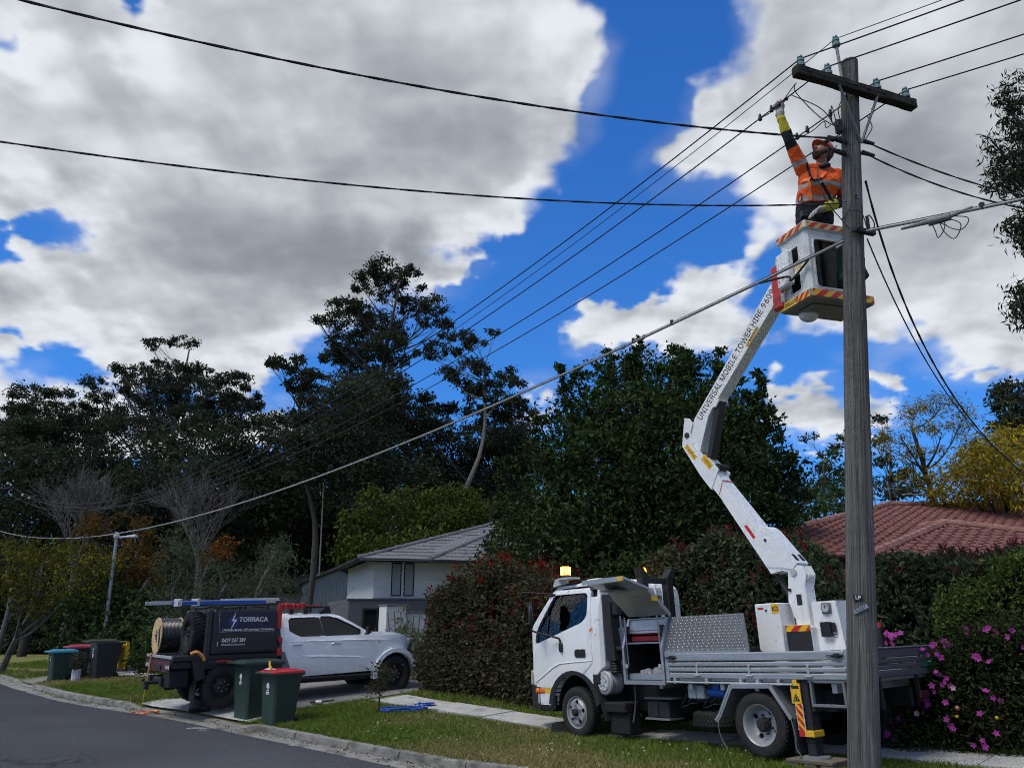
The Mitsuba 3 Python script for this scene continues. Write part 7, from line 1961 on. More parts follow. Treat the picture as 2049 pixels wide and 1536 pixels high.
obj(cabin + '__windscreen', hull([(2.93, .14, 1.315), (2.26, .30, 1.63), (2.93, UW - .14, 1.315), (2.26, UW - .30, 1.63), (2.935, .14, 1.322), (2.265, .30, 1.637), (2.935, UW - .14, 1.322), (2.265, UW - .30, 1.637)]), 'm_glassdark', UTF)
obj(uk('bull_bar'), [hull([(4.0, .10, .93), (4.22, .42, .94), (4.22, UW - .42, .94), (4.0, UW - .1, .93), (3.98, .09, .72), (4.2, .42, .62), (4.2, UW - .42, .62), (3.98, UW - .09, .72), (3.94, .2, .58), (4.1, .5, .52), (4.1, UW - .5, .52)]), hull([(4.0, .03, .90), (4.14, .22, .92), (4.0, .03, .80), (4.14, .22, .70), (3.98, .2, .9), (3.98, .2, .7)])], 'm_black', UTF)
obj(uk('bar_hoop'), [tube(spline([(4.16, .35, .93), (4.2, .4, 1.10), (4.22, UW / 2, 1.13), (4.2, UW - .4, 1.10), (4.16, UW - .35, .93)], 20), .03, 8)], 'm_black', UTF, smooth=60)
obj(uk('spot_lamp'), [box(4.10, 4.24, .30, .48, .98, 1.11, .02)], 'm_grey', UTF)
obj(uk('side_step'), [box(1.25, 3.05, -.02, .16, .40, .455, .015), box(1.3, 3.0, .12, .35, .34, .46)], 'm_black', UTF)
obj(uk('rear_splash_panel'), hull([(1.06, -.01, .95), (1.13, -.01, .95), (1.14, -.01, .47), (1.34, -.01, .47), (1.06, .25, .95), (1.14, .25, .47)]), 'm_grey', UTF)
obj(uk('chassis'), [box(-1.0, 4.0, .40, .52, .42, .58), box(-1.0, 4.0, UW - .52, UW - .40, .42, .58), box(-.08, .08, .1, UW - .1, .34, .48, .03), box(3.55, 3.7, .1, UW - .1, .34, .48, .03), box(1.0, 2.9, .3, UW - .3, .40, .52)], 'm_chassis', UTF)


def ute_wheel(x, y, R, mirror, part='wheel'):
    fr = Frame(UTF.pt(x, y, R + .005), UTF.R @ np.diag([1, -mirror, 1]))
    k = obj(uk(part), tyre(R - .012, .27, .225), 'm_rubber', fr, smooth=40)
    obj(k + '__tread', treads(R - .012, .27, 30, .014), 'm_rubber', fr, kind='stuff')
    obj(k + '__rim', disc_rim([(0, -.03), (.10, -.03), (.13, -.045), (.19, -.05), (.21, -.04), (.222, -.01), (.232, -.006), (.232, -.03), (.215, -.07), (.0, -.07)], 8, .165, .024), 'm_black', fr, smooth=35)
    obj(k + '__hub', lathe([(0, .0), (.05, .0), (.055, -.03), (0, -.03)], 18), 'm_dark', fr)
    obj(k + '__wheel_nuts', nuts(6, .085, -.03), 'm_grey', fr, kind='stuff')
    obj(k + '__drum', lathe([(0, -.075), (.2, -.075), (.2, -.1), (0, -.1)], 20), 'm_chassis', fr)


for x in (.0, 3.62):
    ute_wheel(x, -.01, .385, 1)
    ute_wheel(x, UW + .01, .385, -1)
# canopy and tray
cz0, cz1 = .955, 1.745
can = man(box(-.30, .96, -.04, UW + .04, cz0, cz1, .02)) 
ck_ = obj(uk('canopy'), unman(can), 'm_canopy', UTF)
dpan = obj(ck_ + '__side_door', unman(man(box(-.225, .90, -.058, -.04, 1.0, 1.715, .006))), 'm_canopy', UTF)
mat('m_sign', (.010, .014, .040), .4)
sg_ = obj(dpan + '__sign_panel', box(-.205, .885, -.0605, -.0585, 1.345, 1.70), 'm_sign', UTF)
obj(sg_ + '_edge', tube([(-.20, -.061, 1.70), (-.185, -.061, 1.35), (.885, -.061, 1.345)], .0025, 4), 'm_lightgrey', UTF)
RX2 = np.array([1., 0, 0])
tx = lambda s, h, x, z, w, b=False: text(s, h, .002, b, (x, -.0608, z), RX2, UZ, width=w)
obj(dpan + '__lettering', tx('TORRACA', .082, .165, 1.525, .56, True), 'm_text_white', UTF, label='white lettering TORRACA')
obj(dpan + '__lettering', tx('ELECTRICAL', .045, .21, 1.455, .44), 'm_textblue', UTF, label='dark blue lettering ELECTRICAL')
mat('m_textblue', (.018, .035, .16), .5)
obj(dpan + '__lettering', tx('✓ All Electrical Services  ✓ ASP2 Authorised  ✓ 24/7 Emergency'.replace('✓', '/'), .034, -.13, 1.365, 1.0, True), 'm_text_white', UTF)
obj(dpan + '__lettering', tx('0429 267 389', .066, -.125, 1.165, .44, True), 'm_text_white', UTF, label='white telephone number 0429 267 389')
obj(dpan + '__lettering', tx('torracaelectrical.com.au', .034, -.125, 1.105, .44), 'm_text_white', UTF)
cir = lathe([(0, .0), (.105, .0), (.105, .0012), (0, .0012)], 28)
obj(dpan + '__logo_disc', moved(cir, .075, -.0625, 1.53), 'm_textblue', UTF)
bolt = [(.105, 1.715), (.03, 1.535), (.085, 1.545), (.01, 1.365), (.135, 1.57), (.075, 1.565)]
obj(dpan + '__logo_bolt', prism(bolt, -.0655, -.0632, 'y'), 'm_text_white', UTF)
obj(dpan + '__round_lock', [lathe([(.045, .0), (.052, .0), (.052, .002), (.045, .002)], 24).apply_translation((.45, -.0605, 1.14)), box(.442, .458, -.0605, -.0585, 1.11, 1.16)], 'm_dark', UTF)
obj(dpan + '__latch', box(-.205, -.19, -.07, -.058, 1.10, 1.17), 'm_lightgrey', UTF)
obj(uk('canopy_corner_post'), [box(-.42, -.305, -.04, .05, .90, 1.75, .02)], 'm_canopy', UTF)
tr_b = obj(uk('tray'), [box(-.95, 1.0, -.03, UW + .03, .86, .945, .008), hull([(x, y, z) for y in (-.035, .25) for x, z in ((-.45, .86), (1.0, .86), (1.0, .74), (.60, .74), (.44, .86), (-.30, .80), (-.45, .80))]), box(-.95, -.35, .06, UW - .06, .72, .86, .02)], 'm_black', UTF)
obj(tr_b + '__red_reflector', hull([(-.16, -.04, .845), (.10, -.04, .845), (.16, -.04, .82), (-.20, -.04, .82), (-.16, -.032, .845), (.10, -.032, .845), (.16, -.032, .82), (-.20, -.032, .82)]), 'm_hazred', UTF)
obj(tr_b + '__guard', [hull([(x, y, z) for y in (-.03, .3) for x, z in ((-.62, .86), (-.40, .86), (-.36, .55), (-.52, .50))]), hull([(x, y, z) for y in (.0, .3) for x, z in ((-.5, .80), (.40, .80), (.36, .74), (-.48, .70))])], 'm_black', UTF)
obj(tr_b + '__end_rail', box(-.975, -.955, .0, UW, .90, .95, .004), 'm_galvbright', UTF)
obj(tr_b + '__tail_panel', box(-.965, -.95, .08, UW - .08, .66, .86, .01), 'm_redpanel', UTF, label='dark red and black tail panel')
mat('m_redpanel', (.06, .012, .014), .5)
for y in (.16, UW - .16):
    k = obj(tr_b + '__tail_lamp', box(-.985, -.96, y - .14, y + .14, .70, .82, .01), 'm_dark', UTF)
    for q in (-.09, 0, .09):
        obj(k + '__lens', lathe([(0, .0), (.036, .0), (.034, .014), (0, .018)], 16).apply_translation((0, 0, 0)), 'm_lens', Frame(UTF.pt(-.986, y + q, .76), UTF.R @ rotz(-math.pi / 2)), smooth=40)
mat('m_lens', (.45, .42, .42), .15, clearcoat=.8)
obj(tr_b + '__number_plate', box(-.985, -.966, .62, 1.02, .69, .78), 'm_dark', UTF)
obj(uk('tow_bar'), [box(-.95, -.75, .5, 1.2, .44, .56, .02), box(-1.18, -.95, .80, .88, .44, .50, .01), ico((-1.20, .84, .53), (.03, .03, .035), 2), box(-1.18, -1.10, .78, .90, .36, .44, .01)], 'm_dark', UTF)
obj(uk('mud_flap'), box(-.52, -.49, .0, .3, .20, .55, .006), 'm_black', UTF)
obj(uk('tail_frame'), [box(-.95, -.60, .10, .5, .40, .70, .02), box(-.9, -.7, .5, .62, .35, .72, .02)], 'm_chassis', UTF)
obj(uk('loose_strap_end'), tube(spline([(-.66, -.045, .98), (-.56, -.06, 1.01), (-.46, -.05, .95), (-.40, -.05, .86)], 12), [.03] * 12, 4), 'm_strap', UTF)
mat('m_strap', (.62, .27, .08), .8)
# spare wheel on the back of the canopy
SPF = Frame(UTF.pt(-.60, .55, 1.33), UTF.R @ np.array([[0, -1, 0], [1, 0, 0], [0, 0, 1.]]).T)
SPF = Frame(UTF.pt(-.60, .55, 1.33), np.stack([UTF.R[:, 1], -UTF.R[:, 0], UTF.R[:, 2]], 1))
k = obj(uk('spare_wheel'), tyre(.385, .26, .225), 'm_rubber', SPF, smooth=40)
obj(k + '__tread', treads(.385, .26, 34, .015), 'm_rubber', SPF, kind='stuff')
obj(k + '__rim', disc_rim([(0, -.04), (.10, -.04), (.13, -.06), (.19, -.075), (.215, -.05), (.225, -.01), (.235, -.006), (.235, -.03), (.215, -.09), (.0, -.09)], 8, .165, .026), 'm_dark', SPF, smooth=35)
obj(k + '__hub', lathe([(0, -.01), (.06, -.01), (.065, -.04), (0, -.04)], 18), 'm_black', SPF)
obj(k + '__wheel_nuts', nuts(6, .09, -.04), 'm_grey', SPF, kind='stuff')
obj(uk('spare_wheel_carrier'), [box(-.34, -.30, .2, .9, 1.2, 1.45, .01)], 'm_black', UTF)
# racks
obj(uk('roof_rack'), [tube([(1.18, y, 1.775), (2.16, y, 1.785)], .018, 6) for y in (.28, .55, .85, 1.15, 1.42)] + [tube([(x, .24, 1.79), (x, 1.46, 1.79)], .015, 6) for x in np.linspace(1.2, 2.14, 7)] + [hull([(1.95, .26, 1.66), (2.2, .26, 1.67), (2.16, .26, 1.77), (2.05, .26, 1.77), (1.95, .32, 1.66), (2.2, .32, 1.67), (2.16, .32, 1.77), (2.05, .32, 1.77)])] + [box(x, x + .08, .26, .32, 1.66, 1.78) for x in (1.3, 1.6)], 'm_black', UTF, kind='stuff')
obj(uk('canopy_rack'), [tube([(x, -.02, 1.80), (x, UW, 1.80)], .02, 6) for x in (-.15, .3, .75)] + [box(x - .02, x + .02, y - .02, y + .02, 1.745, 1.80) for x in (-.15, .3, .75) for y in (.05, UW - .05)], 'm_black', UTF, kind='stuff')
obj(uk('rack_bar'), [tube([(-.62, .02, 1.74), (-.28, .0, 1.83), (1.0, .0, 1.845)], .018, 6)], 'm_black', UTF)
for x, z0, z1 in ((.955, 1.38, 1.84), (1.0, 1.12, 1.22), (.99, .88, 1.02)):
    obj(uk('red_bracket'), [box(x - .02, x + .06, -.05, .03, z0, z1, .01), box(x - .05, x + .02, -.04, .02, z0 + (z1 - z0) * .55, z0 + (z1 - z0) * .75, .01)], 'm_red', UTF)
rg = np.random.default_rng(9)
for i in range(6):
    c = np.array([1.02 + .085 * i, .02 + rg.normal(0, .02), 1.80 + rg.normal(0, .012)])
    obj(uk('red_clamp'), [box(*(c[0] + np.array([-.03, .03])), c[1] - .03, c[1] + .04, c[2] - .06, c[2] + .05, .012), tube([(c[0] + .045 * math.cos(a), c[1], c[2] + .05 * math.sin(a)) for a in np.linspace(0, 6.28, 14)[:-1]], .012, 5, closed=True)], 'm_red', UTF)
obj(uk('red_board'), box(1.55, 1.95, .25, .55, 1.80, 1.825, .006), 'm_red', UTF)


def ladder(name, label, cat_, o, R, L, w, rails, m, h=.07, t=.028, step=.30, group=None):
    fr = Frame(UTF.pt(*o), UTF.R @ R)
    k = thing(name, label, cat_)
    for y in (0, w):
        obj(k + '__rail', box(0, L, y - t / 2, y + t / 2, 0, h, .006), m, fr)
    for x in np.arange(.15, L - .1, step):
        obj(k + '__rung', rod((x, 0, h * .5), (x, w, h * .5), .016, n=6), 'm_alu', fr)
    return k, fr


l1, f1 = ladder('ladder', 'long aluminium ladder overhanging the back of the black canopy rack', 'ladder', (-1.30, .55, 1.84), roty(math.radians(-1.0)), 2.4, .36, 2, 'm_alu')
l2_, f2 = ladder('ladder', 'blue fibreglass ladder strapped on the black canopy rack', 'ladder', (-.92, .12, 1.835), roty(math.radians(-.6)), 1.65, .36, 2, 'm_blue', h=.07)
for x in (.02, .34):
    obj(l2_ + '__end_bracket', [box(x, x + .05, -.02, .38, -.02, .115, .006)], 'm_lightgrey', f2)
obj(l2_ + '__sticker', text('SAFETY', .045, .002, True, (1.25, -.0145, .02), (1, 0, 0), (0, 0, 1)), 'm_text_white', f2) if False else None
l3, f3 = ladder('ladder', 'pale short step ladder at the front of the canopy rack', 'ladder', (.15, .75, 1.90), roty(math.radians(-1.2)), 1.1, .3, 2, 'm_galvbright', h=.06)

# cable drum on the tray
cd = thing('cable_drum', 'plywood-ended cable drum with black cable standing on the ute tray', 'cable drum')
CDF = Frame(UTF.pt(-.92, 1.36, 1.285), np.stack([UTF.R[:, 1], -UTF.R[:, 0], UTF.R[:, 2]], 1))
mat('m_ply', proc(lambda p, n, uv: mix(mi.Color3f(.42, .28, .14), mi.Color3f(.55, .40, .22), fbm(p.x * 10, p.y * 10, p.z * 30, 3))), .8)
obj(cd + '__flange', lathe([(.04, .0), (.335, .0), (.335, -.02), (.04, -.02), (.04, 0)], 40), 'm_ply', CDF)
obj(cd + '__flange', lathe([(.04, -.40), (.335, -.40), (.335, -.42), (.04, -.42), (.04, -.40)], 40), 'm_ply', CDF)
obj(cd + '__cable', lathe([(0, -.021)] + [(.315 + (.008 if q % 2 else 0), -.022 - .0125 * q) for q in range(31)] + [(0, -.399)], 40), 'm_canopy', CDF, smooth=40)
obj(cd + '__core', lathe([(0, .002), (.05, .002), (.05, -.02), (0, -.02)], 20), 'm_dark', CDF)
obj(cd + '__black_label', prism([(-.28, -.12), (-.22, .19), (-.13, .10), (-.16, -.03), (-.20, -.26)], .0, .006, 'y'), 'm_text', CDF)
obj(cd + '__black_mark', [prism([(-.06, .02), (.03, .10), (.05, .08), (-.04, .0)], .0, .005, 'y'), prism([(.0, -.06), (.07, .02), (.09, .0), (.02, -.08)], .0, .005, 'y'), prism([(-.09, -.11), (-.03, -.04), (-.01, -.06), (-.07, -.13)], .0, .005, 'y')], 'm_text', CDF)
hr = thing('hanging_line', 'thin orange line hanging from the tray down to the strap on the road', 'rope')
hA = UTF.pt(-.985, 1.33, .96)
hB = np.array([hA[0] - .02, hA[1] - .12, float(zr(st(hA[0], hA[1] - .12)[0])) + .05])
obj(hr + '__line', tube(spline([hA + [0, 0, .01], hA * .6 + hB * .4 + [.01, 0, 0], hB], 14), np.linspace(.010, .006, 14), 5), 'm_strap', smooth=60)
obj(hr + '__knot', [ico(hA + [0, -.01, -.01], (.03, .03, .02), 1)] + [tube([hA + [.0, 0, -.27], hA + [rg.normal(0, .05), -.01, -.36 + rg.normal(0, .02)]], .005, 4) for _ in range(5)], 'm_strap', kind='stuff')
# ------------------------------------------------------------------ wheelie bins: x right (seen from its front), y back, z up
def road_z(x, y):
    s, t = st(x, y)
    return float(zr(s)) + .018


def wheelie_bin(label, x, y, h, w, d, bodym, lidm, rot=0.0, z=None, lid=True, open_lid=None, logo=False, number=None, lean=0.0):
    k = thing('wheelie_bin', label, 'bin', None)
    R = np.stack([[-ES[0], -ES[1], 0], [ET[0], ET[1], 0], [0, 0, 1.]], 1) @ rotz(rot) @ rotx(lean)
    fr = Frame((x, y, road_z(x, y) if z is None else z), R)
    hb = h * .93
    bw_, bd_ = w * .80, d * .70

    def ring(zz, f, ins):
        a, b = (bw_ + (w * .95 - bw_) * f) / 2 - ins, (bd_ + (d * .95 - bd_) * f) / 2 - ins
        c = (d * .95 - bd_) * f * .15
        return [(sx * (a - cx), c + sy * (b - cy), zz) for sx, sy, cx, cy in ((-1, -1, .03, 0), (1, -1, .03, 0), (1, -1, 0, .03), (1, 1, 0, .03), (1, 1, .03, 0), (-1, 1, .03, 0), (-1, 1, 0, .03), (-1, -1, 0, .03))]
    outer_ = hull(ring(.015, 0, 0.012) + ring(.05, .03, 0) + ring(hb, 1, 0))
    inner_ = hull(ring(.06, .05, .012) + ring(hb + .05, 1.05, .012))
    obj(k + '__body', unman(man(outer_) - man(inner_)), bodym, fr, smooth=25)
    rimr = ring(hb - .03, 1, -.018), ring(hb, 1, -.018)
    obj(k + '__rim', unman(man(hull(rimr[0] + rimr[1])) - man(hull(ring(hb - .1, .95, .004) + ring(hb + .1, 1.03, .004)))), bodym, fr)
    obj(k + '__skirt', hull(ring(.015, 0, -.004) + ring(.12, .1, -.006)), bodym, fr)
    rw2 = .10
    for sx in (-1, 1):
        wf = Frame(fr.pt(sx * (bw_ / 2 + .045), bd_ / 2 - .02, rw2), R @ np.array([[0, 1, 0], [-1, 0, 0], [0, 0, 1.]]).T @ np.diag([1, 1, 1]))
        wf = Frame(fr.pt(sx * (bw_ / 2 + .045), bd_ / 2 - .02, rw2), np.stack([R[:, 1] * sx, R[:, 0] * sx, R[:, 2]], 1))
        q = obj(k + '__wheel', lathe([(.0, -.01), (.03, -.012), (.055, -.03), (.075, -.012), (.09, -.0), (rw2, -.012), (rw2, -.05), (.08, -.06), (0, -.06)], 24), 'm_rubber', wf, smooth=35)
    obj(k + '__axle', rod((-bw_ / 2 - .05, bd_ / 2 - .02, rw2), (bw_ / 2 + .05, bd_ / 2 - .02, rw2), .012, n=6), 'm_dark', fr)
    obj(k + '__handle', [rod((-w * .40, d * .60, hb + .01), (w * .40, d * .60, hb + .01), .015, n=8), box(-w * .40, -w * .36, d * .47, d * .61, hb - .02, hb + .02), box(w * .36, w * .40, d * .47, d * .61, hb - .02, hb + .02)], bodym, fr, smooth=40)
    if open_lid:
        dx, c = open_lid
        lf = Frame(fr.pt(0, d * .61, hb + .0), R)
        obj(k + '__lid', [hull([(sx * w * .50, y, z_) for sx in (-1, 1) for y, z_ in ((.0, .03), (.08, .02), (.13, -d * .5), (.11, -d * .92), (.03, -d * .95), (.02, -.05))])], c, lf, smooth=30, label='yellow lid hanging open')
        obj(k + '__lid_ridge', [hull([(sx * w * .12 + o, y, z_) for sx in (-1, 1) for o in (-.03, .03) for y, z_ in ((.085, -.05), (.135, -d * .5), (.125, -d * .85))]) for _ in (0,)], c, lf)
    elif lid:
        o = w * .53
        f_, b_ = -d * .58, d * .56
        top_ = [(-o, f_, hb + .015), (o, f_, hb + .015), (o, b_, hb + .015), (-o, b_, hb + .015), (-o * .98, f_ + .02, hb + .045), (o * .98, f_ + .02, hb + .045), (o * .96, b_, hb + .05), (-o * .96, b_, hb + .05), (-o * .7, f_ + .1, hb + .065), (o * .7, f_ + .1, hb + .065), (o * .7, b_ - .1, hb + .075), (-o * .7, b_ - .1, hb + .075)]
        lk = obj(k + '__lid', hull(top_), lidm, fr, smooth=20)
        obj(lk + '__grip', [box(-o, o, f_ - .025, f_ + .005, hb + .005, hb + .04, .008), box(-o - .008, -o + .01, f_, b_, hb - .012, hb + .018), box(o - .01, o + .008, f_, b_, hb - .012, hb + .018)], lidm if lidm != 'm_red' else 'm_green_bin', fr)
        obj(lk + '__ridge', [box(-o * .5, -o * .38, f_ + .12, b_ - .1, hb + .06, hb + .082, .006), box(o * .38, o * .5, f_ + .12, b_ - .1, hb + .06, hb + .082, .006)], lidm, fr, kind='stuff')
    slope = math.atan2((d * .95 - bd_) / 2 * .7, hb)
    if logo:
        zc = hb * .74
        yf = -(bd_ + (d * .95 - bd_) * .74) / 2 + (d * .95 - bd_) * .74 * .15 - .004
        S_ = .9
        tri3 = [prism(np.array([(-.055, .03), (.055, .03), (.03, .075), (.045, .075), (0, .125), (-.045, .075), (-.03, .075)]) * S_, -.003, .0, 'y'), prism(np.array([(-.012, -.02), (.012, -.02), (.008, .03), (-.008, .03)]) * S_, -.003, .0, 'y'), prism(np.array([(-.04, -.03), (.04, -.03), (.012, -.015), (-.012, -.015)]) * S_, -.003, .0, 'y'), prism(np.array([(.01, .0), (.05, .02), (.045, .03), (.005, .012)]) * S_, -.003, .0, 'y')]
        bars = [box(-.05 + .021 * q, -.034 + .021 * q, -.003, 0, -.062, -.040) for q in range(5)] + [box(-.05, -.03, -.003, .0, -.085, -.068), box(-.022, .05, -.003, .0, -.08, -.072)]
        obj(k + '__logo', cat(tri3 + bars), 'm_text_white', Frame(fr.pt(-.0, yf, zc), R @ rotx(slope * .55)), kind='stuff')
    if number:
        for i, ch in enumerate(number):
            zc = hb * (.80 - .14 * i)
            f = zc / hb
            yf = -(bd_ + (d * .95 - bd_) * f) / 2 + (d * .95 - bd_) * f * .15 - .006
            obj(k + '__number', text(ch, .10, .003, True, (-.035, yf, zc - .05), (1, 0, 0), (0, 0, 1)), 'm_text_white', fr)
    return k, fr


wheelie_bin('dark green wheelie bin with closed green lid, left of the red-lidded bin in the gutter', -4.68, 14.93, 1.06, .58, .70, 'm_green_bin', 'm_green_bin', logo=True)
b2, f2_ = wheelie_bin('dark green wheelie bin with a red lid, nearest bin in the gutter', -3.99, 14.10, .96, .48, .56, 'm_green_bin', 'm_red', logo=True, rot=.03)
yb = thing('yellow_tape', 'scrap of yellow tape and white plastic lying on the bin lids', 'tape')
obj(yb + '__tape', tube(spline([f2_.pt(-.10, -.18, 1.10), f2_.pt(-.06, -.2, 1.04), f2_.pt(.02, -.22, .985)], 8), .018, 4), 'm_yellow')
obj(yb + '__plastic', hull([f2_.pt(-.15, -.26, .965), f2_.pt(.04, -.26, .965), f2_.pt(.04, -.12, .972), f2_.pt(-.15, -.12, .972), f2_.pt(-.08, -.2, 1.0)]), 'm_pinkwhite')
zz = lambda x, y: float(zg(x, y)) + .01
mat('m_cyan', (.05, .26, .36), .45)
mat('m_oldred', (.42, .05, .08), .5)
mat('m_olive_lid', (.05, .058, .04), .6)
wheelie_bin('small green bin with a pale blue lid and number 3, nearest of the far bins', -12.62, 22.75, .84, .46, .62, 'm_green_bin', 'm_cyan', z=zz(-12.6, 22.7), number='3')
wheelie_bin('green bin with a faded red lid just behind the blue-lidded bin', -12.55, 23.5, .92, .48, .6, 'm_dark_bin', 'm_oldred', z=zz(-12.5, 23.5))
wheelie_bin('dark bin with an olive lid between the red-lidded bin and number 20', -12.35, 24.3, 1.03, .56, .72, 'm_dark_bin', 'm_olive_lid', z=zz(-12.3, 24.3))
wheelie_bin('charcoal bin numbered 20 with its yellow lid hanging open behind', -11.42, 22.75, 1.03, .56, .74, 'm_dark_bin', 'm_dark_bin', z=zz(-11.4, 22.7), open_lid=(0, 'm_yellow'), number='20')

# ------------------------------------------------------------------ small things
rs_ = np.random.default_rng(123)


def young_tree(name, label, x, y, h, r, n, cols, leaf, guard=False, low=.3):
    k = thing(name, label, 'plant')
    z0 = zz(x, y)
    cl = [(x + rs_.normal(0, r * .45), y + rs_.normal(0, r * .45), z0 + h * rs_.uniform(low, .95), r * .5, r * .5) for _ in range(9)]
    pos, cid, mids = clump_leaves(cl, rs_, leaf, 14, 0, 1.5, .6)
    pos = pos[rs_.permutation(len(pos))[:n]]
    m, col = leaf_mesh(pos, leaf, .32, rs_, palette(len(pos), rs_, cols), up=.5)
    obj(k + '__leaves', m, 'm_leaf', color=col, kind='stuff')
    obj(k + '__stem', tube(spline([(x, y, z0 - .03), (x + .015, y, z0 + h * .4), (x - .01, y, z0 + h * .8)], 8), np.linspace(.013, .006, 8), 6), 'm_darkbark')
    obj(k + '__twigs', cat([tube(spline([(x, y, z0 + h * (.2 + .05 * i)), (x + rs_.normal(0, r * .4), y + rs_.normal(0, r * .4), z0 + h * (.35 + .06 * i)), (x + rs_.normal(0, r * .7), y + rs_.normal(0, r * .7), z0 + h * (.5 + .05 * i))], 6), .004, 4) for i in range(9)]), 'm_twig', kind='stuff')
    if guard:
        obj(k + '__tree_guard', lathe([(.10, 0), (.105, 0), (.105, .32), (.10, .32), (.10, 0)], 14, 'z'), 'm_lightgrey', Frame((x, y, z0)))
        for i in range(10):
            a = i * .628
            obj(k + '__guard_rib', rod((x + .107 * math.cos(a), y + .107 * math.sin(a), z0), (x + .107 * math.cos(a), y + .107 * math.sin(a), z0 + .32), .006, n=4), 'm_text_white')


young_tree('sapling', 'small grey-green sapling on the verge in front of the ute wheel', -2.41, 14.8, .88, .27, 900, [(.055, .062, .030), (.075, .075, .040), (.04, .045, .022), (.09, .08, .05)], .06)
young_tree('sapling', 'young twiggy shrub in a white tree guard between the far bins', -11.95, 22.4, .85, .24, 500, [(.05, .055, .03), (.07, .065, .04)], .07, guard=True)

rp_ = thing('blue_rope', 'blue rope lying loosely coiled on the grass by the footpath', 'rope')
c0 = np.array([-1.90, 14.80])
P = []
for i in range(260):
    a = i * .42
    along = .36 * math.sin(i * .055) + rs_.normal(0, .02)
    p = c0 + np.array([.97, .12]) * along + np.array([math.cos(a) * .13, math.sin(a) * .09])
    P.append((p[0], p[1], zz(*p) + .03 + .06 * abs(math.sin(i * .13 + 1)) + (.05 if along > .25 else 0)))
obj(rp_ + '__coil', tube(spline(P[::2], 520), .010, 5), 'm_blue', smooth=60)
sr_ = thing('orange_strap', 'orange webbing strap lying crumpled on the road at the gutter', 'strap')
c0 = np.array([-7.05, 15.98])
pl = []
for i in range(60):
    q = i / 59
    pl.append((c0[0] - .32 + .55 * q + .07 * math.sin(i * .8) * (q > .45), c0[1] - .10 + .12 * math.sin(i * .5) * (q > .4) + .02 * math.sin(i * .3), road_z(c0[0], c0[1] - .1) + .02 + .025 * abs(math.sin(i * .55))))
mat('m_strap_bright', (.78, .22, .05), .7)
V, F = [], []
pl = np.array(pl)
for i, p in enumerate(pl):
    dxy = np.array([-.25 * math.sin(i * .4), 1, .4 * math.cos(i * .7)])
    dxy /= np.linalg.norm(dxy)
    V += [p - dxy * .030, p + dxy * .030]
    if i:
        F += [(2 * i - 2, 2 * i - 1, 2 * i + 1), (2 * i - 2, 2 * i + 1, 2 * i)]
top_ = trimesh.Trimesh(V, F, process=False)
bot_ = moved(top_, 0, 0, -.004)
bot_.invert()
obj(sr_ + '__webbing', cat([top_, bot_]), 'm_strap_bright')
obj(sr_ + '__hook', tube(spline([pl[-1], pl[-1] + [.06, -.02, .01], pl[-1] + [.10, .02, .01], pl[-1] + [.06, .05, .0]], 10), .008, 5), 'm_dark')
bg = thing('tool_bag', 'black tool bag with white sheet in its top, behind the ute wheel', 'bag')
bx_, by_ = -5.88, 15.55
zb = float(drive_z(*st(bx_, by_))) + .024
b = man(box(-.19, .19, -.13, .13, 0, .30, .05)).refine_to_length(.05)
b = unman(b)
b.vertices = b.vertices + ((meshkit.noise(np.asarray(b.vertices) * 11, 3) - .5) * .05)[:, None]
obj(bg + '__bag', b, 'm_black', Frame((bx_, by_, zb), rotz(.5)), smooth=40)
sheet = ico((0, 0, .36), (.13, .08, .09), 3)
sheet.vertices = sheet.vertices + ((meshkit.noise(np.asarray(sheet.vertices) * 13, 5) - .5) * .12)[:, None]
obj(bg + '__white_sheet', sheet, 'm_text_white', Frame((bx_ + .03, by_, zb), rotz(.5)))
for q in (-1, 1):
    obj(bg + '__strap', tube(spline([(bx_ - .12, by_ + q * .12, zb + .26), (bx_ - .08, by_ + q * .13, zb + .36), (bx_ + .08, by_ + q * .13, zb + .35), (bx_ + .12, by_ + q * .12, zb + .26)], 10), .014, 5), 'm_dark', smooth=60)
to = thing('hand_tool', 'small black and white hand tool lying in the grass near the driveway', 'tool')
tx_, ty_ = -3.66, 15.75
tz_ = zz(tx_, ty_) + .03
obj(to + '__case', [box(tx_ - .20, tx_ + .02, ty_ - .05, ty_ + .06, tz_, tz_ + .05, .015)], 'm_black')
obj(to + '__white_part', [box(tx_ - .09, tx_ + .03, ty_ - .09, ty_ - .03, tz_ + .01, tz_ + .06, .015)], 'm_text_white')
obj(to + '__handle', rod((tx_ + .02, ty_, tz_ + .03), (tx_ + .24, ty_ + .05, tz_ + .05), .016, n=8), 'm_dark')
wc = thing('wheel_chock', 'black rubber wheel chock before the front wheel of the bucket truck', 'chock')
obj(wc + '__wedge', prism([(.34, .0), (.62, .0), (.62, .06), (.58, .17), (.52, .19), (.43, .13)], -.22, -.02, 'y'), 'm_rubber', Frame(TRF.pt(0, 0, -.01), TRF.R))
pd = thing('outrigger_pad', 'slotted timber block under the near outrigger foot', 'timber pad')
PDF = Frame(TRF.pt(-3.86, -.06, -.045), TRF.R)
mat('m_padwood', proc(lambda p, n, uv: mix(mi.Color3f(.075, .062, .048), mi.Color3f(.15, .125, .095), fbm(p.x * 12, p.y * 12, p.z * 40, 3))), .95)
obj(pd + '__top_board', box(-.29, .27, -.22, .22, .042, .078, .006), 'm_padwood', PDF)
for i, x in enumerate((-.22, -.02, .19)):
    obj(pd + '__bearer', box(x - .07, x + .07, -.215, .215, -.06, .04, .005), 'm_padwood', PDF)
mk = thing('paint_mark', 'white splash of paint on the asphalt near the gutter', 'paint mark')
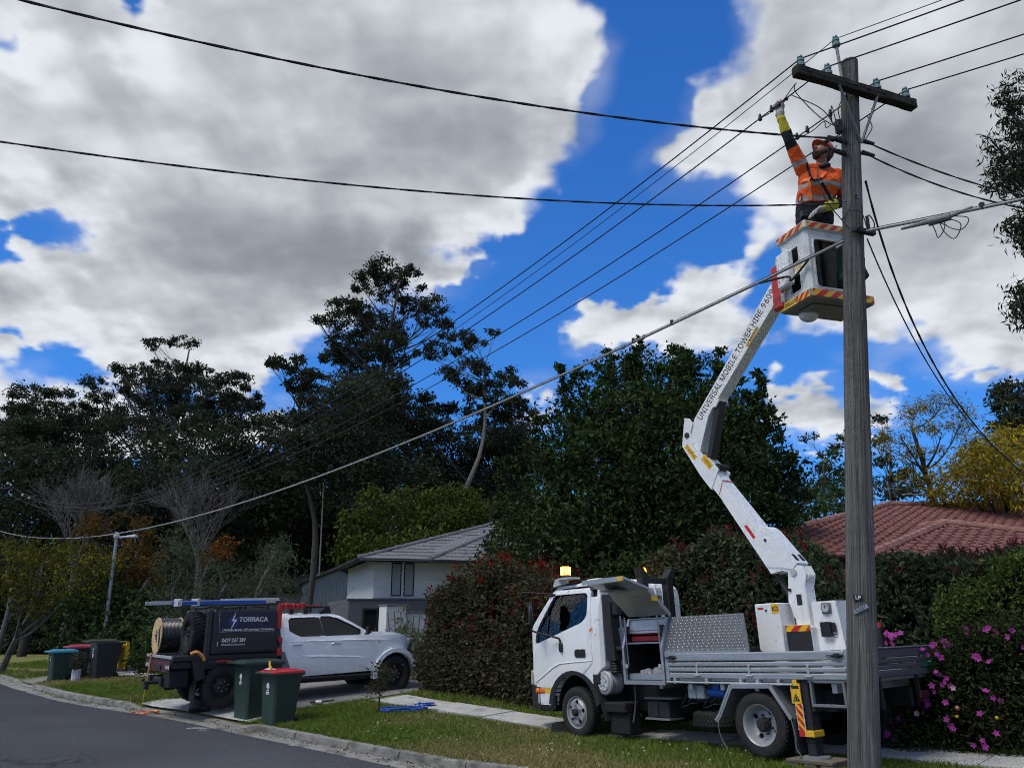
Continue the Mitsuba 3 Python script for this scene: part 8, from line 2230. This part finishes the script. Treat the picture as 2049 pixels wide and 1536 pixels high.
for x, y, rx, ry in ((-5.35, 14.15, .26, .05), (-5.2, 13.95, .10, .03), (-3.3, 12.6, .07, .02), (-2.35, 12.35, .10, .02)):
    z = float(zr(st(x, y)[0])) + .05 * (1 - ((st(x, y)[1] - kerb_t(st(x, y)[0]) + 4.7) / 4.5) ** 2) + .012
    q = [(x + rx * math.cos(a) * (1 + .3 * math.sin(a * 3 + x)), y + ry * math.sin(a) * (1 + .4 * math.sin(a * 5)), z + .006) for a in np.linspace(0, 6.28, 22)[:-1]]
    obj(mk + '__patch', trimesh.Trimesh(q + [(x, y, z + .006)], [(i, (i + 1) % 21, 21) for i in range(21)], process=False), 'm_lightgrey')
# ------------------------------------------------------------------ the worker in the bucket
JT = {'footR': (3.86, 8.97, 5.53), 'footL': (4.05, 9.0, 5.53), 'kneeR': (3.80, 8.86, 6.08), 'kneeL': (4.04, 8.90, 6.09), 'hipR': (3.84, 8.93, 6.64), 'hipL': (4.04, 8.98, 6.66),
      'pelvis': (3.935, 8.95, 6.72), 'waist': (3.945, 8.90, 6.90), 'chest': (4.00, 8.83, 7.13), 'neck': (4.06, 8.83, 7.37), 'head': (4.085, 8.80, 7.555),
      'shR': (3.80, 8.79, 7.30), 'elR': (3.625, 8.66, 7.63), 'wrR': (3.515, 8.585, 7.935), 'haR': (3.496, 8.57, 8.075), 'shL': (4.27, 8.87, 7.26), 'elL': (4.36, 8.92, 6.93), 'wrL': (3.965, 8.72, 6.70), 'haL': (3.76, 8.645, 6.60)}
JT = {k: np.array(v) for k, v in JT.items()}


def sph(c, r, n=18):
    return M3.Manifold.sphere(r, n).translate(tuple(map(float, c)))


def bone(a, ra, b, rb):
    return M3.Manifold.batch_hull([sph(a, ra), sph(b, rb)])


def skin(bones, length, it=12):
    u = M3.Manifold.batch_boolean(bones, M3.OpType.Add).refine_to_length(length)
    m = unman(u)
    m.merge_vertices()
    trimesh.smoothing.filter_taubin(m, iterations=it)
    return m


def wrinkle(m, amp, f, seed):
    n = m.vertex_normals
    m.vertices = m.vertices + n * ((meshkit.fbm(np.asarray(m.vertices) * f, 3, seed) - .5) * amp)[:, None]
    return m


wk = thing('person', 'person in orange high visibility jacket and red helmet in the bucket, arm raised', 'person')
mat('m_skin', (.30, .155, .105), .55)
mat('m_beard', (.045, .028, .018), .9)
mat('m_navy', (.010, .012, .020), .9)
mat('m_silver', (.34, .34, .33), .5, .2)
mat('m_hiyellow', (.55, .46, .02), .7)
mat('m_hivis', (.78, .10, .008), .8)
mat('m_harness', (.95, .17, .03), .6)
mat('m_helmet', (.46, .045, .025), .35, clearcoat=.4)
mat('m_trousers', (.055, .050, .045), .9)
mat('m_glove', (.33, .32, .29), .9)
J = JT
# the body itself: head, neck and torso core
gz_ = np.array([-.74, -.36, .57])
gz_ /= np.linalg.norm(gz_)
hr_ = np.cross(gz_, [0, 0, 1.])
hr_ /= np.linalg.norm(hr_)
hu = np.cross(hr_, gz_)
HFm = Frame(J['head'], np.stack([hr_, gz_, hu], 1))      # x to his right, y out of the face, z to the crown
hp = HFm.pt
headb = [M3.Manifold.batch_hull([sph(hp(0, .0, .05), .098), sph(hp(0, -.04, .02), .095), sph(hp(0, .035, .0), .082), sph(hp(0, .055, -.055), .055)]),
         M3.Manifold.batch_hull([sph(hp(0, .055, -.085), .042), sph(hp(.03, .01, -.08), .045), sph(hp(-.03, .01, -.08), .045), sph(hp(0, .05, -.04), .06)]),
         M3.Manifold.batch_hull([sph(hp(0, .098, .035), .010), sph(hp(0, .128, -.012), .016), sph(hp(.014, .105, -.018), .012), sph(hp(-.014, .105, -.018), .012)]),
         M3.Manifold.batch_hull([sph(hp(.035, .088, .042), .016), sph(hp(-.035, .088, .042), .016)]),
         M3.Manifold.batch_hull([sph(hp(.092, -.01, .02), .012), sph(hp(.102, -.025, .03), .014), sph(hp(.094, -.012, -.02), .010)]),
         M3.Manifold.batch_hull([sph(hp(-.092, -.01, .02), .012), sph(hp(-.102, -.025, .03), .014), sph(hp(-.094, -.012, -.02), .010)]),
         bone(hp(0, -.03, -.05), .065, J['neck'], .07), bone(J['neck'], .07, J['chest'], .12), bone(J['chest'], .12, J['pelvis'], .12)]
obj(wk + '__body', skin(headb, .012, 6), 'm_skin', smooth=True)
for sx in (-1, 1):
    obj(wk + '__eye', [ico(hp(sx * .034, .094, .022), (.012, .012, .009), 2)], 'm_text_white', smooth=True)
    obj(wk + '__eyebrow', M3 and tube([hp(sx * .016, .105, .044), hp(sx * .036, .103, .050), hp(sx * .058, .088, .042)], .006, 5), 'm_beard')
    obj(wk + '__pupil', ico(hp(sx * .034, .104, .024), (.005, .005, .005), 1), 'm_text', smooth=True)
beard = [M3.Manifold.batch_hull([sph(hp(0, .075, -.095), .045), sph(hp(.05, .03, -.07), .04), sph(hp(-.05, .03, -.07), .04), sph(hp(0, .05, -.125), .035)]), bone(hp(.055, .03, -.06), .034, hp(.082, -.005, .0), .02), bone(hp(-.055, .03, -.06), .034, hp(-.082, -.005, .0), .02), bone(hp(.03, .105, -.042), .012, hp(-.03, .105, -.042), .012)]
obj(wk + '__beard', wrinkle(skin(beard, .012, 4), .014, 45, 3), 'm_beard', smooth=True)
obj(wk + '__mouth', bone_m := tube([hp(.024, .112, -.058), hp(0, .118, -.060), hp(-.024, .112, -.058)], .006, 5), 'm_oldred_lip')
mat('m_oldred_lip', (.22, .08, .07), .6)
obj(wk + '__hair', skin([M3.Manifold.batch_hull([sph(hp(0, -.06, .04), .088), sph(hp(0, -.07, -.03), .07), sph(hp(.06, -.02, .03), .05), sph(hp(-.06, -.02, .03), .05)])], .015, 4), 'm_beard', smooth=True)
dome = lathe([(.128, .0), (.130, .012), (.122, .055), (.098, .098), (.06, .122), (.02, .13), (0, .131)], 32, 'z')
dome.vertices = np.asarray(dome.vertices) * [.93, 1.12, 1.0]
HL = Frame(hp(0, -.005, .055), HFm.R @ rotx(math.radians(4)))
hm_ = obj(wk + '__helmet', dome, 'm_helmet', HL, smooth=40)
pk = [(.118 * math.cos(a) * 1.02, .14 * math.sin(a) + (.055 * max(0, math.sin(a)) ** 2)) for a in np.linspace(0, 2 * math.pi, 40)[:-1]]
obj(hm_ + '__brim', unman(xprism(pk, -.006, .006, 'z')), 'm_helmet', HL)
obj(hm_ + '__ridge', tube([(0, .135, .02), (0, .10, .095), (0, 0, .136), (0, -.10, .095), (0, -.14, .02)], .010, 6), 'm_helmet', HL, smooth=60)
obj(hm_ + '__chin_strap', tube(spline([hp(.10, .0, .05), hp(.088, .03, -.05), hp(.0, .055, -.155), hp(-.088, .03, -.05), hp(-.10, 0, .05)], 20), .006, 5), 'm_black')
obj(hm_ + '__safety_glasses', [tube(spline([hp(.09, .0, .03), hp(.075, .095, .028), hp(.0, .122, .026), hp(-.075, .095, .028), hp(-.09, .0, .03)], 18), .005, 5)], 'm_black')

# jacket in panels: every face goes to the cloth of its zone
tb = [M3.Manifold.batch_hull([sph(J['neck'] + [0, 0, -.04], .085), sph(J['shR'] + [.04, .02, -.0], .085), sph(J['shL'] + [-.04, 0, -.0], .085)]),
      M3.Manifold.batch_hull([sph(J['shR'] + [.05, .03, -.05], .10), sph(J['shL'] + [-.05, 0, -.05], .10), sph(J['chest'] + [.10, 0, -.04], .155), sph(J['chest'] + [-.10, 0, -.04], .155)]),
      M3.Manifold.batch_hull([sph(J['chest'] + [.10, 0, -.04], .155), sph(J['chest'] + [-.10, 0, -.04], .155), sph(J['waist'] + [.09, 0, 0], .145), sph(J['waist'] + [-.09, 0, 0], .145)]),
      M3.Manifold.batch_hull([sph(J['waist'] + [.09, 0, 0], .145), sph(J['waist'] + [-.09, 0, 0], .145), sph(J['pelvis'] + [.10, 0, -.08], .14), sph(J['pelvis'] + [-.10, 0, -.08], .14)]),
      bone(J['shR'], .098, (J['shR'] + J['elR']) / 2, .086), bone((J['shR'] + J['elR']) / 2, .086, J['elR'], .070), bone(J['elR'], .070, J['elR'] * .5 + J['wrR'] * .5, .066), bone(J['elR'] * .5 + J['wrR'] * .5, .066, J['wrR'], .052),
      bone(J['shL'], .10, (J['shL'] + J['elL']) / 2, .092), bone((J['shL'] + J['elL']) / 2, .092, J['elL'], .078), bone(J['elL'], .078, J['elL'] * .5 + J['wrL'] * .5, .070), bone(J['elL'] * .5 + J['wrL'] * .5, .070, J['wrL'], .054)]
jm_ = wrinkle(skin(tb, .020, 8), .028, 16, 8)
fc = jm_.triangles_center


def along(p, a, b):
    d = b - a
    t = (p - a) @ d / (d @ d)
    return t, np.linalg.norm(p - a - np.clip(t, 0, 1)[:, None] * d, axis=1)


segs = [(J['shR'], J['elR']), (J['elR'], J['wrR']), (J['shL'], J['elL']), (J['elL'], J['wrL'])]
res = [along(fc, a, b) for a, b in segs]
D = np.stack([r[1] for r in res] + [np.where(fc[:, 2] < 7.4, np.linalg.norm((fc - J['chest'])[:, :2], axis=1) * .62, .25)], 1)
z_ = np.argmin(D, 1)
zone = np.zeros(len(fc), int)       # 0 orange, 1 navy, 2 silver, 3 yellow
T4 = [r[0] for r in res]
torso = z_ == 4
zone[torso & (fc[:, 2] < 6.835)] = 1
zone[torso & (((fc[:, 2] > 7.02) & (fc[:, 2] < 7.075)) | ((fc[:, 2] > 6.85) & (fc[:, 2] < 6.905)))] = 2
zone[(z_ == 0) & (T4[0] > .18) & (T4[0] < .34)] = 2
zone[(z_ == 0) & (T4[0] > .80)] = 1
zone[(z_ == 1) & (T4[1] < .44)] = 1
zone[(z_ == 1) & (T4[1] >= .44)] = 3
zone[(z_ == 2) & (T4[2] > .40) & (T4[2] < .60)] = 2
zone[(z_ == 3) & (T4[3] < .50)] = 1
zone[(z_ == 3) & (T4[3] >= .50)] = 3
jk_ = None
for i, (nm, m_, lb_) in enumerate((('jacket', 'm_hivis', 'orange high visibility jacket'), ('jacket_navy_panel', 'm_navy', 'navy lower panels and sleeves'), ('reflective_band', 'm_silver', 'silver reflective bands'), ('yellow_cuff', 'm_hiyellow', 'yellow gauntlet cuffs'))):
    sub = jm_.submesh([np.where(zone == i)[0]], append=True, repair=False)
    obj(wk + '__' + nm, sub, m_, smooth=True, label=lb_, kind='stuff')
obj(wk + '__collar', [tube(spline([J['neck'] + q for q in np.array([[-.09, -.05, -.03], [-.02, -.10, -.055], [.06, -.085, -.02], [.10, .02, .02], [.02, .09, .03], [-.08, .05, .01], [-.09, -.05, -.03]])], 26), .026, 7)], 'm_navy', smooth=60)
fn = np.array([-.45, -.88, .10])
fn /= np.linalg.norm(fn)


def onto(p, extra=.006):
    """Push a point out to the jacket surface towards the chest's front."""
    o = np.asarray(p, float) + fn * .6
    loc_, ir, it_ = jm_.ray.intersects_location([o], [-fn])
    return loc_[np.argmin(np.linalg.norm(loc_ - o, axis=1))] + fn * extra if len(loc_) else np.asarray(p) + fn * .17


def strap(pts, w, m_, name, lb_=None):
    P = np.array([onto(p) for p in spline(pts, 14)])
    t = np.gradient(P, axis=0)
    t /= np.linalg.norm(t, axis=1, keepdims=True)
    s = np.cross(t, fn)
    V = np.vstack([P - s * w / 2, P + s * w / 2, P + s * w / 2 + fn * .005, P - s * w / 2 + fn * .005])
    n = len(P)
    F = []
    for i in range(n - 1):
        for a, b in ((0, 1), (1, 2), (2, 3), (3, 0)):
            F += [(a * n + i, b * n + i, b * n + i + 1), (a * n + i, b * n + i + 1, a * n + i + 1)]
    k = obj(wk + '__' + name, trimesh.Trimesh(V, F, process=False), m_, label=lb_)


strap([(4.19, 8.85, 7.32), (4.15, 8.85, 7.22), (4.06, 8.85, 7.10)], .045, 'm_harness', 'harness_strap')
strap([(3.90, 8.85, 7.34), (3.91, 8.85, 7.24), (3.93, 8.85, 7.10)], .030, 'm_navy', 'harness_strap')
strap([(3.78, 8.85, 7.105), (3.86, 8.85, 7.095), (3.93, 8.85, 7.085)], .050, 'm_harness', 'harness_strap')
strap([(3.905, 8.85, 7.09), (3.895, 8.85, 6.98), (3.885, 8.85, 6.83)], .040, 'm_harness', 'harness_strap', 'loose bright orange strap end')
strap([(4.06, 8.85, 7.02), (4.12, 8.85, 6.90), (4.17, 8.85, 6.78)], .045, 'm_navy', 'harness_strap')
strap([(3.90, 8.85, 7.33), (3.905, 8.85, 7.305), (3.907, 8.85, 7.29)], .048, 'm_text_white', 'harness_label')
strap([(4.175, 8.85, 7.27), (4.165, 8.85, 7.25), (4.155, 8.85, 7.23)], .048, 'm_text_white', 'harness_label')
bk_ = onto((3.99, 8.85, 7.055), .012)
obj(wk + '__buckle', [ico(bk_ + [.045 * q, -.02 * abs(q), .008 * math.sin(q * 3)], (.022, .014, .020), 1) for q in (-1.4, -.6, .3, 1.1)] + [tube([bk_ + [-.08, 0, 0], bk_ + [.08, -.02, 0]], .010, 5)], 'm_black', smooth=40, kind='stuff')
cb_ = np.array([3.735, 8.78, 6.90])
obj(wk + '__carabiner', tube(spline([cb_ + q for q in np.array([[0, 0, .05], [-.03, -.01, .02], [-.06, -.02, -.06], [-.035, -.01, -.085], [-.0, 0, -.02], [0, 0, .05]])], 20), .007, 5), 'm_dark', smooth=60)
obj(wk + '__belt_pouch', box(-.05, .05, -.04, .04, -.05, .05, .015).apply_translation((3.76, 8.82, 6.67)), 'm_black')
tl = [M3.Manifold.batch_hull([sph(J['hipR'], .125), sph(J['hipL'], .125), sph(J['pelvis'] + [0, 0, -.05], .13)])]
for s_ in 'RL':
    tl += [bone(J['hip' + s_], .118, J['knee' + s_], .088), bone(J['knee' + s_], .088, J['foot' + s_] + [0, 0, .12], .070)]
obj(wk + '__trousers', wrinkle(skin(tl, .03, 8), .03, 13, 5), 'm_trousers', smooth=True)
for s_ in 'RL':
    f_ = J['foot' + s_]
    obj(wk + '__boot', skin([bone(f_ + [0, 0, .12], .065, f_ + [0, 0, .05], .06), bone(f_ + [0, .02, .045], .05, f_ + [-.06, -.15, .04], .042)], .02, 5), 'm_dark', smooth=True)

# gloved hands, five fingers each
def finger(P, r):
    return [bone(P[i], r[i], P[i + 1], r[i + 1]) for i in range(len(P) - 1)]


wa_ = on_wire(1, 0, .98) - on_wire(1, 0, 1.12)
wa_ /= np.linalg.norm(wa_)                                   # along the wire, back towards the pole
hc = J['haR'] + [0, 0, .055]
wd = J['haR'] - J['wrR']
wd /= np.linalg.norm(wd)
nn_ = np.cross(wa_, wd)
nn_ /= np.linalg.norm(nn_)
vv = np.cross(nn_, wa_)
G = [M3.Manifold.batch_hull([sph(J['wrR'], .045), sph(J['wrR'] * .5 + J['haR'] * .5 + wa_ * .02, .042), sph(J['wrR'] * .5 + J['haR'] * .5 - wa_ * .02, .042)]),
     M3.Manifold.batch_hull([sph(J['wrR'] * .5 + J['haR'] * .5, .042), sph(hc - vv * .045 + wa_ * .042 - nn_ * .012, .024), sph(hc - vv * .045 - wa_ * .042 - nn_ * .012, .024), sph(hc - vv * .03 + wa_ * .035 - nn_ * .03, .020), sph(hc - vv * .03 - wa_ * .04 - nn_ * .03, .020)])]
for i, (o, rr, sc) in enumerate(((.044, .0145, 1.0), (.015, .0155, 1.08), (-.015, .015, 1.0), (-.043, .013, .86))):
    P = [hc + wa_ * o + (math.cos(a) * vv - math.sin(a) * nn_) * .040 * sc for a in np.radians((125, 62, -5, -70, -128))]
    G += finger(P, [rr * 1.1, rr * 1.05, rr, rr * .95, rr * .85])
P = [hc - vv * .06 + wa_ * .03 - nn_ * .01, hc - vv * .035 + wa_ * .055 + nn_ * .025, hc - vv * .005 + wa_ * .045 + nn_ * .046, hc + vv * .022 + wa_ * .020 + nn_ * .044]
G += finger(P, [.021, .018, .016, .013])
obj(wk + '__glove', skin(G, .007, 4), 'm_glove', smooth=True, label='grey glove of the raised hand')
obj(wk + '__glove_cuff', tube([J['wrR'] - wd * .01, J['wrR'] + wd * .03], [.05, .046], 14), 'm_black', smooth=40)
tool = thing('hand_tool', 'orange handled tool gripped on the wire in the raised glove', 'tool')
obj(tool + '__handle', [tube([hc - wa_ * .085, hc - wa_ * .06, hc + wa_ * .07, hc + wa_ * .10], [.014, .022, .022, .016], 12)], 'm_toolred', smooth=40)
mat('m_toolred', (.36, .06, .02), .6)
obj(tool + '__jaw', [box(-.02, .02, -.02, .02, -.02, .02, .006).apply_translation(hc + wa_ * .12)], 'm_dark')
hd = J['haL'] - J['wrL']
hd /= np.linalg.norm(hd)
sd = np.cross(hd, [0, 0, 1.])
sd /= np.linalg.norm(sd)
un_ = np.cross(sd, hd)
kc = J['wrL'] + hd * .13
G = [bone(J['wrL'], .044, J['wrL'] + hd * .05, .042), M3.Manifold.batch_hull([sph(J['wrL'] + hd * .04 + sd * .015, .038), sph(J['wrL'] + hd * .04 - sd * .015, .038)] + [sph(kc + sd * o, .021) for o in (-.045, -.015, .015, .042)])]
dn = np.array([-.35, -.10, -1.0])
dn /= np.linalg.norm(dn)
for i, (o, L_, rr) in enumerate(((.046, .095, .0145), (.017, .108, .0155), (-.015, .102, .015), (-.046, .082, .013))):
    a = kc + sd * o
    b = a + (hd * .75 + dn * .35 + sd * o * 1.6) * L_ * .42
    c = b + (hd * .42 + dn * .8 + sd * o * 1.2) * L_ * .38
    e = c + (hd * .15 + dn * 1.0) * L_ * .30
    G += finger([a, b, c, e], [rr * 1.15, rr * 1.05, rr, rr * .85])
G += finger([J['wrL'] + hd * .045 + sd * .04, J['wrL'] + hd * .085 + sd * .085 - un_ * .01, J['wrL'] + hd * .12 + sd * .098 + dn * .03, J['wrL'] + hd * .145 + sd * .098 + dn * .06], [.022, .018, .016, .013])
obj(wk + '__glove', skin(G, .007, 4), 'm_glove', smooth=True, label='grey glove resting on the bucket rim')
obj(wk + '__glove_cuff', tube([J['wrL'] - hd * .01, J['wrL'] + hd * .03], [.050, .046], 14), 'm_black', smooth=40)
# green canvas bag hanging in the bucket
mat('m_canvas', (.020, .050, .030), .95)
gb = thing('canvas_bag', 'dark green canvas tool bag hanging in the bucket behind the pole', 'bag')
b = man(box(-.17, .19, -.10, .10, -.24, .24, .07)).refine_to_length(.05)
b = unman(b)
b.vertices = b.vertices * np.array([1, 1, 1]) + ((meshkit.fbm(np.asarray(b.vertices) * 8, 3, 3) - .5) * .09)[:, None]
obj(gb + '__bag', b, 'm_canvas', Frame(BF.pt(.66, .22, .50), BF.R), smooth=40)
obj(gb + '__strap', tube(spline([BF.pt(.55, .2, .72), BF.pt(.60, .16, .88), BF.pt(.70, .10, .96), BF.pt(.76, .18, .72)], 12), .014, 5), 'm_canvas', smooth=60)
gb2 = thing('canvas_bag', 'dark canvas bag bulging past the right side of the pole outside the bucket', 'bag')
b2_ = b.copy()
obj(gb2 + '__bag', b2_, 'm_dark', Frame(BF.pt(.93, .20, .55), BF.R @ rotz(1.2) @ np.diag([.7, .8, .75])), smooth=40)
obj(gb2 + '__strap', tube(spline([BF.pt(.90, .2, .70), BF.pt(.88, .18, .9), BF.pt(.86, .16, 1.0)], 8), .012, 5), 'm_dark')
obj(bu + '__added_shade_liner', unman(man(box(.024, bw - .024, .024, bd - .024, .032, bh - .05, .03)) - man(box(.030, bw - .030, .030, bd - .030, .038, bh + .1, .03)) - xprism([(.08, .11), (.08, .79), (.79, .79), (.79, .11)], -.2, .25, 'y') - xprism([(.14, .12), (.14, .75), (.39, .75), (.39, .12)], -.2, .2, 'x')), 'm_dark', BF)  # dark inner skin added to give the deep bucket interior its shade
